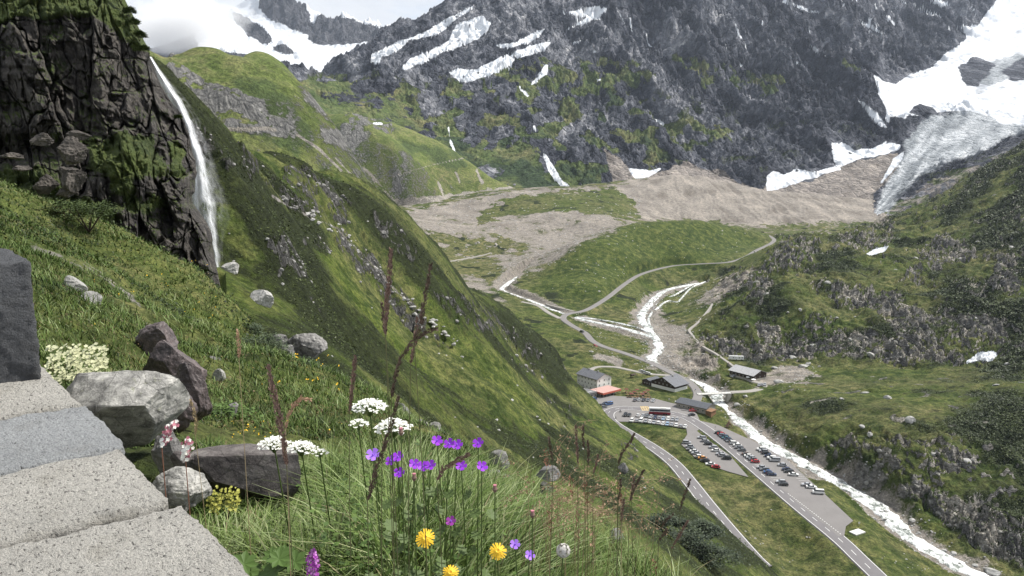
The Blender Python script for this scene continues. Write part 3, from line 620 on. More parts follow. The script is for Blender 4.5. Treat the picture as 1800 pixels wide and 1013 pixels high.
BIGS = [(1536,132),(1600,130),(1660,95),(1720,42),(1760,-10),(1840,-10),(1840,230),(1700,195),(1600,205),(1575,222),(1510,178),(1545,200)]
def shape_C2(X, Y, Z, px, py):
    # joints and gullies cut the face on a slant
    a = px/100*.8-py/100*.62; b = px/100*.62+py/100*.8
    u = X*.6-Z*.75; v = X*.75+Z*.6
    gl = pm(px, py, [ICE[0], BIGS, SNOW[15], SNOW[9], SNOW[10], SNOW[11], SNOW[12]], 16, 8, X, Y, 60)
    top = np.clip((Z-100)/260, 0, 1)
    scr = pm(px, py, C2_SCREE, 10, 8, X, Y, 50)
    gr0 = pm(px, py, C2_GREEN[:1], 14, 20, X, Y, 60)
    rough = (1-gl*.93)*(1-scr*.9)*(1-.55*gr0)
    rg = ridged(X/260, (Y*.8+Z*.6)/420, 6, 90, .55)-.5
    r2 = ridged(v/70, u/210+Y/300, 5, 91, .6)-.5
    r3 = ridged(X/34, (Z+Y)/60, 4, 92, .6)-.5
    calm = .38+.62*sstep(860, 1080, px); dz = rough*calm*(95*rg*(.35+.65*top)+(46+34*sstep(1000, 1200, px))*r2*(.3+.7*top)+17*r3+5*ridged(X/12, (Z+Y)/18, 3, 93))+30*blocks_m(u/60+X/90, (Z+Y)/75, rough*(.4+.6*top), 3, 97)
    dz += (1-rough)*(5*fbm(X/90, Y/90, 4, 94))+gl*(2.6*ridged(u/26, v/26, 3, 95)-1)
    dz *= sstep(1420, 1560, Y)*.85+.15*(Y > 1350)
    Z2 = Z+dz; qx, qy = proj(X, Y, Z2); sl = slope_of(X, Y, Z2)
    snow = pm(qx, qy, SNOW, 1.3, 2.6, X, Z2, 30, 6)*(.93+.35*fbm(X/7, Z2/7, 3, 198))
    snow = snow*(1-.9*sstep(.36, .46, fbm(X/16, Z2/16, 4, 197))*(qx < 1500))
    strk = ridged(v/38+.5*fbm(X/90, Z/90, 3, 211), u/340, 3, 212); snow = np.maximum(snow, sstep(.80, .86, strk)*sstep(-.06, .15, fbm(X/120, Z/120, 3, 213)+.25*sstep(1350, 1550, qx)-.1)*sstep(380, 560, Z2)*.8*(1-gl))
    ice = pm(qx, qy, ICE, 4, 5, X, Z2, 40, 6)
    ri = pm(qx, qy, ROCKIN, 2, 4, X, Z2, 30, 6); snow = snow*(1-ri*.9); ice = ice*(1-ri)
    snow = np.maximum(snow, .62*sstep(.5, .62, fbm(X/50, Z2/30, 4, 99))*(qy < 60)*(qx > 1350))
    grn = pm(qx, qy, C2_GREEN, 12, 22, X, Z2, 60, 7)
    rock = 1-np.clip(grn*(.50+1.2*fbm(X/30, Z2/30, 4, 98)+.35*sstep(.5, .8, sl)), 0, .85)
    gp_ = sstep(20, 240, qy)*(.95-.50*sstep(950, 1350, qx)); rock = rock-gp_*sstep(-.12, .22, fbm(X/55, Z2/38, 5, 97))*(1-scr)
    scree = pm(qx, qy, C2_SCREE, 4, 7, X, Z2, 50, 8)
    pale = np.clip(.42+1.5*fbm(u/190, v/55, 6, 196)+.8*fbm(X/260, Z/200, 3, 195)-.2*sstep(1000, 1400, qx), 0, 1)
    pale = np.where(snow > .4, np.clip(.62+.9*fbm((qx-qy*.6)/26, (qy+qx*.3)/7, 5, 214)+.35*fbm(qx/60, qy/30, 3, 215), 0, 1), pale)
    th = np.arctan2(390-qy, qx-1520+1e-6); rr_ = np.hypot(qx-1520, qy-390); pi_ = np.clip(.42+.9*fbm(th*10, rr_/45, 5, 199)+.5*.6*fbm(qx/10+qy/6, qy/3.2, 4, 200), 0, 1); pi_ = pi_-.5*np.exp(-((qx-np.interp(qy, [200, 245, 290, 340, 385], [1672, 1650, 1612, 1580, 1548]))/7)**2); pale = np.where(ice > .3, np.clip(pi_, 0, 1), pale)
    pale = np.where(scree > .5, np.clip(.5+.55*(ridged(X/20+.8*fbm(X/60, Y/60, 3, 29), Y/190, 4, 25)-.5)+.9*fbm(X/45, Y/45, 5, 192), 0, 1), pale)
    slab = pm(qx, qy, [[(1545,390),(1575,350),(1640,315),(1740,275),(1840,235),(1840,300),(1700,330),(1600,385)]], 6, 8, X, Z2, 30, 12); pale = np.maximum(pale, slab*(.75+.5*fbm(X/20, Z2/12, 4, 202))); scree = np.maximum(scree, slab*(.50+.5*fbm(X/25, Z2/14, 4, 203))); rock = np.where(slab > .5, np.clip(.6+1.2*fbm(X/35, Z2/20, 4, 204), 0, 1), rock)
    shrub = np.clip(.25+.9*fbm(X/90, Y/90, 4, 96), 0, 1)+.3*(qx < 1080)*(qy > 240)
    return Z2, full(dict(rock=rock, scree=scree, snow=snow, ice=ice, shrub=shrub, tan=np.clip(.3+fbm(X/80, Y/80, 4, 87), 0, 1), pale=pale), X.shape)
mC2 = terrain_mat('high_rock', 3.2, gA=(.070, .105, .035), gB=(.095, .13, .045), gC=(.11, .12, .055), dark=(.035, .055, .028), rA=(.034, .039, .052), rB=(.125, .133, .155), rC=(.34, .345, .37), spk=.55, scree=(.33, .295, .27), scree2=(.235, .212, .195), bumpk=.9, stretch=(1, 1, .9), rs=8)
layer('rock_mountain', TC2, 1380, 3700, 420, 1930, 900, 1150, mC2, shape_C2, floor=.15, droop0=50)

# ---- the far snow peak
D_PTS = [D(200,110,4300),D(300,100,4300),D(360,96,4400),D(420,70,4700),D(425,35,5000),D(455,5,5100),D(480,-25,5200),D(505,-5,5200),D(530,18,5200),D(548,42,5150),D(572,22,5200),D(600,38,5200),D(625,48,5200),D(660,52,5200),D(700,60,5300),D(760,70,5300),D(850,60,5300),
 D(300,160,3700),D(400,165,3700),D(520,160,3700),D(600,135,3900),D(500,128,4100),D(580,100,4400),D(560,75,4700),D(620,75,4700),D(480,60,4900),D(450,90,4500),D(500,100,4400),D(400,120,4200),D(680,90,4500),D(700,140,3900),D(200,180,3700),D(800,120,4000),
 WP(300,6000,300),WP(500,6000,400),WP(700,6000,400)]
TD = TPS(D_PTS, 1e-3)
D_SNOW = [[(480,70),(495,60),(545,62),(535,75),(560,80),(600,78),(640,70),(640,60),(680,52),(760,60),(760,140),(600,140),(540,128),(480,110),(440,95),(400,92),(350,90),(340,40),(400,10),(455,-5),(462,10),(470,32),(478,45),(460,42),(430,30),(420,40)],
 [(478,36),(500,30),(520,60),(480,75),(470,60)],[(420,103),(450,104),(470,118),(440,112)],[(455,110),(490,125),(480,126)],[(400,120),(408,125),(402,140)]]
D_ROCK = [[(478,82),(500,78),(520,90),(518,98),(490,94)],[(350,100),(400,92),(440,100),(500,125),(520,135),(480,155),(400,160),(300,130)],[(405,18),(435,32),(465,50),(482,74),(470,80),(440,66),(415,40)],[(540,54),(556,34),(572,14),(590,22),(625,40),(665,46),(710,54),(690,66),(650,74),(600,80),(560,78),(542,68)],
 [(452,14),(470,-50),(515,-40),(556,50),(548,66),(520,52),(498,44),(476,36)]]
def shape_D(X, Y, Z, px, py):
    rk0 = pm(px, py, D_ROCK, 8, 6, X, Z, 90)
    dz = (.02+rk0)*(130*(ridged(X/210, (Y+Z)/420, 6, 101, .6)-.5)+50*(ridged(X/60, (Y+Z)/130, 5, 102, .6)-.45))
    Z2 = Z+dz; qx, qy = proj(X, Y, Z2)
    rk = pm(qx, qy, D_ROCK, 1.5, 4.5, X, Z2, 90, 5)
    sn = pm(qx, qy, D_SNOW, 2, 5, X, Z2, 70, 6)
    sn = np.maximum(sn*(1-rk*.75), .60*sstep(.38, .55, fbm(X/120, Z2/60, 4, 103)))
    sn = np.where((qy < 140) & (rk < .3) & (qx > 440), np.maximum(sn, .9), sn)*np.where(rk > .5, .75, 1)
    return Z2, full(dict(rock=np.ones(X.shape), snow=sn), X.shape)
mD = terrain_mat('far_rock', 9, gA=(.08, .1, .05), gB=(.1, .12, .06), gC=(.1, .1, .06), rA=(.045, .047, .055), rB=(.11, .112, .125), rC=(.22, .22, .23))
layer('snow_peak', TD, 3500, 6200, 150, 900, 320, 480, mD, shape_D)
#@@END10
# ================================================================== WATER, ROADS, PAVING
def mesh_obj(name, verts, faces, m, parent=None, smooth=False):
    me = bpy.data.meshes.new(name); me.from_pydata([tuple(map(float, v)) for v in verts], [], faces)
    if smooth: me.polygons.foreach_set('use_smooth', [True]*len(me.polygons))
    ms = m if isinstance(m, list) else [m]
    for q in ms: me.materials.append(q)
    o = bpy.data.objects.new(name, me); COL.objects.link(o)
    if parent: o.parent = parent
    return o
def np_mesh(name, co, faces, m, parent=None, smooth=False, nv=4):
    me = bpy.data.meshes.new(name); co = np.asarray(co, np.float32).reshape(-1, 3); q = np.asarray(faces, np.int32).reshape(-1, nv)
    me.vertices.add(len(co)); me.vertices.foreach_set('co', co.ravel())
    me.loops.add(q.size); me.loops.foreach_set('vertex_index', q.ravel())
    me.polygons.add(len(q)); me.polygons.foreach_set('loop_start', np.arange(0, q.size, nv, dtype=np.int32)); me.polygons.foreach_set('loop_total', np.full(len(q), nv, np.int32))
    me.update(calc_edges=True); me.polygons.foreach_set('use_smooth', np.full(len(q), smooth))
    me.materials.append(m)
    if parent == 'mesh': return me
    o = bpy.data.objects.new(name, me); COL.objects.link(o)
    if parent: o.parent = parent
    return o
# water
mW, n = mat('white_water'); pos = n.coord(scale=(1, .6, 1))
f1 = n.noise(.55, 9, .72, pos, .8); f2 = n.noise(.12, 4, .5, n.coord())
fo = n.math('ADD', f1, n.math('MULTIPLY', n.math('SUBTRACT', f2, .5), .6))
colw = n.ramp(fo, [(.36, (.10, .12, .105)), (.44, (.30, .32, .30)), (.51, (.62, .64, .63)), (.58, (.88, .89, .90))])
n.out(n.bsdf(colw, .35, n.bump(f1, .9, .6), spec=.4))
def river(name, ln, wf, m):
    q = smooth_line(ln[::4] if len(ln) > 8 else ln, 1.0); T_ = np.gradient(q[:, :2], axis=0); T_ /= np.hypot(*T_.T)[:, None]; N_ = np.c_[-T_[:, 1], T_[:, 0]]
    k = np.linspace(-1, 1, 15); s = np.arange(len(q))/len(q); hw = wf(s)
    X = q[:, 0:1]+N_[:, 0:1]*(k[None]*hw[:, None]); Y = q[:, 1:2]+N_[:, 1:2]*(k[None]*hw[:, None])
    j = 1+.9*fbm(X/7, Y/7, 4, 70); X = q[:, 0:1]+(X-q[:, 0:1])*j; Y = q[:, 1:2]+(Y-q[:, 1:2])*j
    Z = q[:, 2:3]-.55+.34*ridged(X/2.6, Y/2.6, 4, 71)-.75*np.abs(k[None])**4
    o = grid_mesh(name, X, Y, Z, m); return o
river('river', RIV, lambda s: np.interp(s, [0, .25, .4, .55, 1], [2.2, 3.8, 3.0, 3.7, 4.2]), mW)
river('side_stream', RIV2, lambda s: np.interp(s, [0, .2, .5, 1], [1.2, 3.0, 2.0, 2.6]), mW)
for nm_, ps_, w0_ in (('braid_strand', [(1215,500,11.6),(1192,514,10.8),(1160,530,9.0),(1146,548,7.6),(1140,562,6.4),(1150,585,4.8)], 1.2), ('braid_strand', [(1012,556,9.6),(1050,560,8.8),(1090,567,7.4),(1128,577,5.9),(1150,588,4.7)], 1.1)): river(nm_, smooth_line(world_line(ps_), 4), lambda s, w0_=w0_: np.full(len(s), w0_), mW)
river('braided_stream', RIV3, lambda s: np.interp(s, [0, .5, 1], [1.1, .9, 1.1]), mW)

# asphalt
def asphalt(name, c, S=1.0):
    m, n = mat(name); a = n.noise(.18, 5, .6); b = n.noise(6, 3, .6); st = n.noise(.5, 6, .65, n.coord(scale=(1, .35, 1)))
    c1 = n.mix(a, tuple(v*.78 for v in c), tuple(v*1.18 for v in c)); c1 = n.mix(n.mr(st, .55, .75, 0, .35), c1, tuple(v*.6 for v in c))
    n.out(n.bsdf(n.mix(n.mr(b, .3, .7, 0, .2), c1, tuple(v*1.5 for v in c)), .9, n.bump(b, .2, .02), spec=.2)); return m
mRoad = asphalt('asphalt', (.155, .148, .152)); mPad = asphalt('parking_asphalt', (.185, .176, .172)); mGravel = asphalt('gravel_track', (.27, .255, .235))
mLine, n = mat('road_paint'); a = n.noise(2, 5, .7); n.out(n.bsdf(n.mix(n.mr(a, .55, .8), (.72, .72, .70), (.4, .39, .38)), .7))
mYel, n = mat('yellow_road_paint'); a = n.noise(2, 5, .7); n.out(n.bsdf(n.mix(n.mr(a, .5, .8), (.72, .52, .22), (.4, .34, .2)), .7))
def strip(ln, off, wd, dz, skirt=0):
    q = np.asarray(ln); T_ = np.gradient(q[:, :2], axis=0); T_ /= np.hypot(*T_.T)[:, None]+1e-9; N_ = np.c_[-T_[:, 1], T_[:, 0]]
    cols = [(off-wd/2, dz), (off+wd/2, dz)]
    if skirt: cols = [(off-wd/2-.5, dz-skirt)]+cols+[(off+wd/2+.5, dz-skirt)]
    co = [[(*(q[i, :2]+N_[i]*c), q[i, 2]+z) for c, z in cols] for i in range(len(q))]; k = len(cols); f = []
    for i in range(len(q)-1):
        for j in range(k-1): a = i*k+j; f.append((a, a+k, a+k+1, a+1))
    return np.array(co).reshape(-1, 3), f
def strips(name, parts, m):
    co = []; fc = []; o = 0
    for c, f in parts: co.append(c); fc += [tuple(i+o for i in q) for q in f]; o += len(c)
    return mesh_obj(name, np.vstack(co), fc, m)
for k, (ln, wd) in RL.items():
    nm = {'lot_road': 'pass_road', 'glacier_road': 'glacier_road', 'bridge_road': 'hut_road', 'house_track': 'gravel_track', 'old_track': 'old_track'}[k]
    dz = {'lot_road': .05, 'glacier_road': .09, 'bridge_road': .03}.get(k, .03)
    if k == 'bridge_road':    # the road proper starts beyond the bridge
        dd_ = seg_near(ln[:, 0], ln[:, 1], RIV, 14)[0]; i0 = int(np.argmin(dd_)); ln = ln[i0+2:]
    o = strips(nm, [strip(ln, 0, wd, dz, .5)], {'lot_road': mRoad, 'glacier_road': mPad}.get(k, mGravel)); tag(o, kind='structure')
ML = RL['lot_road'][0]
seg = np.r_[0, np.cumsum(np.hypot(*np.diff(ML[:, :2], axis=0).T))]
def cut(ln, s0, s1, step=1.5):
    s = np.r_[0, np.cumsum(np.hypot(*np.diff(ln[:, :2], axis=0).T))]; q = np.linspace(s0, s1, max(2, int((s1-s0)/step)))
    return np.stack([np.interp(q, s, ln[:, k]) for k in range(3)], 1)
LT = seg[-1]
parts = [strip(cut(ML, 0, LT-1), 3.25, .22, .075), strip(cut(ML, 0, LT-1), -3.25, .22, .075)]
s = 2
while s < LT-5:
    if not (118 < s < 150): parts.append(strip(cut(ML, s, s+3.2, 1), 0, .2, .075))
    s += 8.2
tag(strips('road_markings', parts, mLine), kind='structure')
from mathutils.geometry import delaunay_2d_cdt
for k, P_ in PADW.items():
    pts = [Vector(p[:2]) for p in P_]; x0, y0 = P_[:, :2].min(0); x1, y1 = P_[:, :2].max(0)
    gx, gy = np.meshgrid(np.arange(x0, x1, 4), np.arange(y0, y1, 4)); sdv = poly_sd(gx, gy, P_[:, :2]); ins = sdv > 1.0
    pts += [Vector((a, b)) for a, b in zip(gx[ins], gy[ins])]
    vs, es, fs, *_ = delaunay_2d_cdt(pts, [(i, (i+1) % len(P_)) for i in range(len(P_))], [], 1, 1e-4)
    dz = {'car_park': .0, 'lower_park': .006, 'forecourt': .012}[k]
    o = mesh_obj(k, [(v.x, v.y, PADH(v.x, v.y)+dz) for v in vs], [tuple(f) for f in fs], mPad); tag(o, kind='structure')
def pad_pt(px, py):
    t, r = ray(px, py); d = 450.0
    for _ in range(30): d += (CZ+r*d-PADH(t*d, d))/(-r+.05)*.8
    return Vector((float(t)*d, float(d), float(PADH(t*d, d))))
def ground_pt(px, py, d0=240, d1=1700): return TB.hit(px, py, d0, d1)
# parking bays painted white along the big car park, yellow bus bay
def bay_lines(px0, py0, px1, py1, n_, axis, L, m, name, dz=.05):
    a = pad_pt(px0, py0); b = pad_pt(px1, py1); ax = Vector((axis[0], axis[1], 0)).normalized(); co = []; fc = []
    for i in range(n_+1):
        p = a.lerp(b, i/n_); dr = (b-a).normalized()*.07
        for q in (p-dr-ax*L/2, p+dr-ax*L/2, p+dr+ax*L/2, p-dr+ax*L/2): co.append((q.x, q.y, PADH(q.x, q.y)+dz))
        fc.append(tuple(range(len(co)-4, len(co))))
    tag(mesh_obj(name, co, fc, m), kind='structure')
AXP = (.985, -.17)
bay_lines(1262, 759, 1378, 852, 28, AXP, 4.6, mLine, 'bay_markings')
bay_lines(1338, 788, 1442, 868, 24, AXP, 4.6, mLine, 'bay_markings')
# dashed line across the mouth of the car park
p0, p1 = pad_pt(1385, 868), pad_pt(1480, 941); co = []; fc = []
for i in range(26):
    a = p0.lerp(p1, i/26); b = p0.lerp(p1, (i+.5)/26); nn = Vector((-(b-a).y, (b-a).x, 0)).normalized()*.12
    for q in (a-nn, b-nn, b+nn, a+nn): co.append((q.x, q.y, PADH(q.x, q.y)+.085))
    fc.append(tuple(range(len(co)-4, len(co))))
tag(mesh_obj('mouth_markings', co, fc, mLine), kind='structure')
# a yellow bus-stop panel painted on the forecourt
c = pad_pt(1134, 718.5); co = []; fc = []
def ypoly(pts):
    for x, y in pts: X_, Y_ = c.x+x, c.y+y; co.append((X_, Y_, PADH(X_, Y_)+.10))
    fc.append(tuple(range(len(co)-len(pts), len(co))))
for x in (-2.1, -.7, .7, 2.1):
    ypoly([(x-.14, -3.6), (x+.14, -3.6), (x+.14, 3.6), (x-.14, 3.6)])
for y in (-3.5, -1.2, 1.2, 3.5): ypoly([(-2.3, y-.3), (2.3, y-.3), (2.3, y+.3), (-2.3, y+.3)])
tag(mesh_obj('bus_bay_marking', [(a_, b_, c_+.004*(i//4)) for i, (a_, b_, c_) in enumerate(co)], fc, mYel), kind='structure')
# footpaths in the meadow: narrow bare strips draped on the ground
def draped_path(name, pts, wd, m, tps=TB, d0=240, d1=1700, dz=.35):
    q = [tps.hit(a, b, d0, d1) for a, b in pts]; ln = smooth_line([tuple(v) for v in q], 2.0)
    ln[:, 2] = tps(ln[:, 0]/ln[:, 1], ln[:, 1])
    return tag(strips(name, [strip(ln, 0, wd, dz, 1.5)], m), kind='structure')
draped_path('footpath', [(1290,645),(1272,632),(1258,622),(1240,612),(1222,596),(1212,580),(1232,562),(1262,520)], 2.0, mGravel)
draped_path('footpath', [(772,463),(820,455),(858,447),(875,438),(871,428)], 2.4, mGravel, dz=.8)
draped_path('footpath', [(1010,548),(960,535)], 2.0, mGravel)
# ================================================================== BUILDINGS AND VEHICLES
class MB:
    def __init__(s): s.v = []; s.f = []; s.mi = []
    def quad(s, *pts, mi=0):
        b = len(s.v); s.v += [tuple(p) for p in pts]; s.f.append(tuple(range(b, b+len(pts)))); s.mi.append(mi)
    def box(s, x0, x1, y0, y1, z0, z1, mi=0, M=None):
        c = [(x, y, z) for z in (z0, z1) for y in (y0, y1) for x in (x0, x1)]
        if M: c = [tuple(M @ Vector(p)) for p in c]
        b = len(s.v); s.v += c
        for q in ((0, 2, 3, 1), (4, 5, 7, 6), (0, 1, 5, 4), (2, 6, 7, 3), (0, 4, 6, 2), (1, 3, 7, 5)): s.f.append(tuple(b+i for i in q)); s.mi.append(mi)
    def cyl(s, p0, p1, r0, r1=None, n=10, mi=0, cap=True):
        r1 = r0 if r1 is None else r1; a = Vector(p0); b_ = Vector(p1); d = (b_-a).normalized()
        u = d.orthogonal().normalized(); v = d.cross(u); b = len(s.v)
        for p, r in ((a, r0), (b_, r1)):
            for i in range(n): t = 2*math.pi*i/n; s.v.append(tuple(p+u*math.cos(t)*r+v*math.sin(t)*r))
        for i in range(n): j = (i+1) % n; s.f.append((b+i, b+j, b+n+j, b+n+i)); s.mi.append(mi)
        if cap: s.f.append(tuple(b+i for i in range(n))[::-1]); s.f.append(tuple(b+n+i for i in range(n))); s.mi += [mi, mi]
    def mesh(s, name, mats, smooth=False):
        me = bpy.data.meshes.new(name); me.from_pydata([tuple(map(float, p)) for p in s.v], [], s.f)
        for m in (mats if isinstance(mats, list) else [mats]): me.materials.append(m)
        for p, i in zip(me.polygons, s.mi): p.material_index = i; p.use_smooth = smooth
        return me
    def build(s, name, mats, parent=None, smooth=False):
        o = bpy.data.objects.new(name, s.mesh(name, mats, smooth)); COL.objects.link(o)
        if parent: o.parent = parent
        return o
def empty(name, loc, rz=0, label=None, cat=None, group=None):
    o = bpy.data.objects.new(name, None); COL.objects.link(o); o.location = loc; o.rotation_euler = (0, 0, rz); o.empty_display_size = .1
    return tag(o, label, cat, group)
def simple(name, c, rough=.7, spec=.3, metal=0, var=.12, sc=2.0, bump=0):
    m, n = mat(name); a = n.noise(sc, 5, .6)
    n.out(n.bsdf(n.mix(a, tuple(v*(1-var) for v in c), tuple(min(1, v*(1+var)) for v in c)), rough, n.bump(a, bump, .05) if bump else None, spec=spec, metal=metal)); return m
def wood_mat(name, c):
    m, n = mat(name); a = n.noise(3, 6, .7, n.coord(scale=(6, 6, .6))); b = n.noise(.6, 3)
    n.out(n.bsdf(n.mix(b, n.mix(a, tuple(v*.55 for v in c), tuple(v*1.35 for v in c)), tuple(v*.7 for v in c)), .85, n.bump(a, .4, .03))); return m
def slate_mat(name, c):
    m, n = mat(name); nd = n.node('ShaderNodeTexBrick'); n.put(nd.inputs['Vector'], n.coord(kind='Generated', scale=(1, 1, 1)))
    nd.inputs['Scale'].default_value = 26; n.put(nd.inputs['Color1'], tuple(v*.85 for v in c)); n.put(nd.inputs['Color2'], tuple(v*1.15 for v in c)); n.put(nd.inputs['Mortar'], tuple(v*.5 for v in c))
    a = n.noise(.7, 6, .65); n.out(n.bsdf(n.mix(n.mr(a, .4, .7, 0, .5), nd.outputs['Color'], tuple(v*1.4 for v in c)), .7, spec=.3)); return m
mRender = simple('white_render', (.80, .79, .75), .85, var=.06, sc=.6, bump=.2); mStoneW = simple('rubble_masonry', (.34, .32, .28), .9, var=.35, sc=2.5, bump=.6)
mSlate = slate_mat('slate_roof', (.125, .130, .145)); mSlate2 = slate_mat('dark_sheet_roof', (.085, .092, .105)); mPaleRoof = slate_mat('shingle_roof', (.34, .34, .35))
mWoodD = wood_mat('dark_timber', (.060, .042, .032)); mWoodL = wood_mat('tan_timber', (.26, .15, .085))
mGlass = simple('dark_glass', (.03, .035, .045), .12, spec=.6); mShut = simple('brown_shutter', (.10, .055, .04)); mTrim = simple('pale_trim', (.6, .58, .54))
mRedR = simple('coral_canopy', (.50, .13, .09), .7, sc=.5, var=.18); mRedR2 = simple('salmon_canopy_top', (.44, .28, .25), .7, sc=.4, var=.14); mConc = simple('concrete', (.30, .29, .275), .9, sc=1.2, var=.2); mFlat = simple('flat_roof_felt', (.15, .15, .155), .85, sc=.8, var=.25); mSteel = simple('galvanised_steel', (.4, .41, .42), .4, metal=.6)

def house(name, label, o, u, v, L, Wd, H, RH, wall_m, roof_m, base_m=None, base_h=0, along='u', over=.7, cat='building', wins=(), gable_wins=(), lean=None, win_m=None, shutters=True, chim=(), door=None):
    """o: near corner, u: long direction away to the left, v: short direction to the right"""
    rz = math.atan2(v[1], v[0]); e = empty(name, o, rz, label, cat)
    # local frame: x along v (0..Wd), y along u (0..L)
    m = MB(); z0 = base_h
    t = .0
    if along == 'u':
        ap0, ap1 = (Wd/2, 0), (Wd/2, L)
        gable = [[(0, 0, H), (Wd, 0, H), (Wd/2, 0, H+RH)], [(Wd, L, H), (0, L, H), (Wd/2, L, H+RH)]]
    else:
        gable = [[(0, L, H), (0, 0, H), (0, L/2, H+RH)], [(Wd, 0, H), (Wd, L, H), (Wd, L/2, H+RH)]]
    for a, b in (((0, 0), (Wd, 0)), ((Wd, 0), (Wd, L)), ((Wd, L), (0, L)), ((0, L), (0, 0))):
        m.quad((*a, z0), (*b, z0), (*b, H), (*a, H))
    for g in gable: m.quad(*g)
    m.build('wall', wall_m, e)
    if base_m:
        b = MB(); b.box(-.12, Wd+.12, -.12, L+.12, -1.5, base_h); b.build('stone_base', base_m, e)
    else:
        b = MB(); b.box(.05, Wd-.05, .05, L-.05, -1.5, z0+.01); b.build('foundation', mConc, e)
    r = MB(); th = .22; ov = over
    if along == 'u':
        sl = RH/(Wd/2); ez = H-ov*sl
        for sg in (0, 1):
            xe = -ov if sg == 0 else Wd+ov; xm = Wd/2
            p = [(xe, -ov, ez), (xm, -ov, H+RH), (xm, L+ov, H+RH), (xe, L+ov, ez)]
            if sg: p = p[::-1]
            q = [(a_, b_, c_+th) for a_, b_, c_ in p]; r.quad(*q[::-1]); r.quad(*p)
            for i in range(4): j = (i+1) % 4; r.quad(p[i], p[j], q[j], q[i])
    else:
        sl = RH/(L/2); ez = H-ov*sl
        for sg in (0, 1):
            ye = -ov if sg == 0 else L+ov; ym = L/2
            p = [(-ov, ye, ez), (Wd+ov, ye, ez), (Wd+ov, ym, H+RH), (-ov, ym, H+RH)]
            if sg: p = p[::-1]
            q = [(a_, b_, c_+th) for a_, b_, c_ in p]; r.quad(*q[::-1]); r.quad(*p)
            for i in range(4): j = (i+1) % 4; r.quad(p[i], p[j], q[j], q[i])
    ro = r.build('roof', roof_m, e)
    for (x, y, h) in chim:
        c = MB(); c.box(x-.4, x+.4, y-.4, y+.4, H, H+RH+h); c.box(x-.5, x+.5, y-.5, y+.5, H+RH+h, H+RH+h+.12); c.build('chimney', mConc, ro)
    # windows: side is 'x0','x1','y0','y1'; a = position along that side; z sill; w,h
    def win(side, a, z, w_, h_):
        fr = MB(); pn_ = MB(); sh_ = MB(); d = .06
        def bx(mb, a0, a1, zz0, zz1, out0, out1):
            if side == 'x0': mb.box(-out1, -out0, a0, a1, zz0, zz1)
            elif side == 'x1': mb.box(Wd+out0, Wd+out1, a0, a1, zz0, zz1)
            elif side == 'y0': mb.box(a0, a1, -out1, -out0, zz0, zz1)
            else: mb.box(a0, a1, L+out0, L+out1, zz0, zz1)
        for (a0, a1, zz0, zz1) in ((a-w_/2, a+w_/2, z, z+.1), (a-w_/2, a+w_/2, z+h_-.1, z+h_), (a-w_/2, a-w_/2+.09, z+.1, z+h_-.1), (a+w_/2-.09, a+w_/2, z+.1, z+h_-.1)): bx(fr, a0, a1, zz0, zz1, .01, .10)
        f = fr.build('window', mTrim, e); bx(pn_, a-w_/2+.09, a+w_/2-.09, z+.1, z+h_-.1, .015, .05); pn_.build('pane', win_m or mGlass, f)
        if shutters:
            for s_ in (-1, 1):
                sh_ = MB(); c_ = a+s_*(w_/2+.28); bx(sh_, c_-.25, c_+.25, z, z+h_, .012, .07); sh_.build('shutter', mShut, f)
    for q in wins: win(*q)
    if door:
        side, a, w_, h_ = door; dm = MB()
        if side == 'x0': dm.box(-.08, -.01, a-w_/2, a+w_/2, .05, h_)
        elif side == 'y0': dm.box(a-w_/2, a+w_/2, -.14, -.01, .05, h_)
        dm.build('door', mWoodL, e)
    return e
def corner(px, py, z):
    t, r = ray(px, py); d = (z-CZ)/r; return Vector((float(t)*d, float(d), z))

# --- white hotel: near corner, long side running away to the left
hc = corner(1049.5, 688, -.3); hl = corner(1018, 676, -.3); hr = corner(1074, 682.5, -.3)
def axes(a, l, r_):
    v = (r_-a); v.z = 0; v.normalize(); u = Vector((-v.y, v.x, 0)); return u, v, abs((l-a).dot(u)), (r_-a).dot(v)
u, v, L, Wd = axes(hc, hl, hr)
wins = []
for z in (3.0, 5.7):
    for k in range(6): wins.append(('x0', 1.8+k*(L-3.6)/5, z, .8, 1.1))
    for k in range(3): wins.append(('y0', 2.0+k*(Wd-4.0)/2, z, .8, 1.1))
for k in range(5): wins.append(('x0', 2.4+k*(L-4.8)/4, .6, .8, 1.0))
HOTEL = house('mountain_hotel', 'white three-storey hotel with grey slate roof beside the coral canopy', hc, u, v, L, Wd, 7.6, 2.7, mRender, mSlate, wins=wins, chim=((Wd*.5, L*.3, .7), (Wd*.5, L*.75, .7)), cat='hotel', shutters=False)
# its low annexes
def flatbox(name, label, c, rz, w_, l_, h_, wm, rm, cat='building', rail=False, n_win=3):
    e = empty(name, c, rz, label, cat); b = MB(); b.box(0, w_, 0, l_, -1.5, h_); b.build('wall', wm, e)
    r = MB(); r.box(-.35, w_+.35, -.35, l_+.35, h_+.003, h_+.28); ro = r.build('roof', rm, e)
    for k in range(n_win):
        a = w_*(k+.5)/n_win; q = MB(); q.box(a-.55, a+.55, -.05, -.01, .9, 2.1); f = q.build('window', mTrim, e); q = MB(); q.box(a-.46, a+.46, -.08, -.052, 1.0, 2.0); q.build('pane', mGlass, f)
    if rail:
        q = MB()
        for x, y in [(0, 0), (w_/2, 0), (w_, 0), (w_, l_), (0, l_), (0, l_/2), (w_, l_/2)]: q.cyl((x, y, h_+.28), (x, y, h_+1.3), .05)
        for a, b_ in (((0, 0), (w_, 0)), ((w_, 0), (w_, l_)), ((0, 0), (0, l_))): q.cyl((*a, h_+1.3), (*b_, h_+1.3), .05)
        q.build('railing', mSteel, e)
    return e
rzh = math.atan2(v.y, v.x)
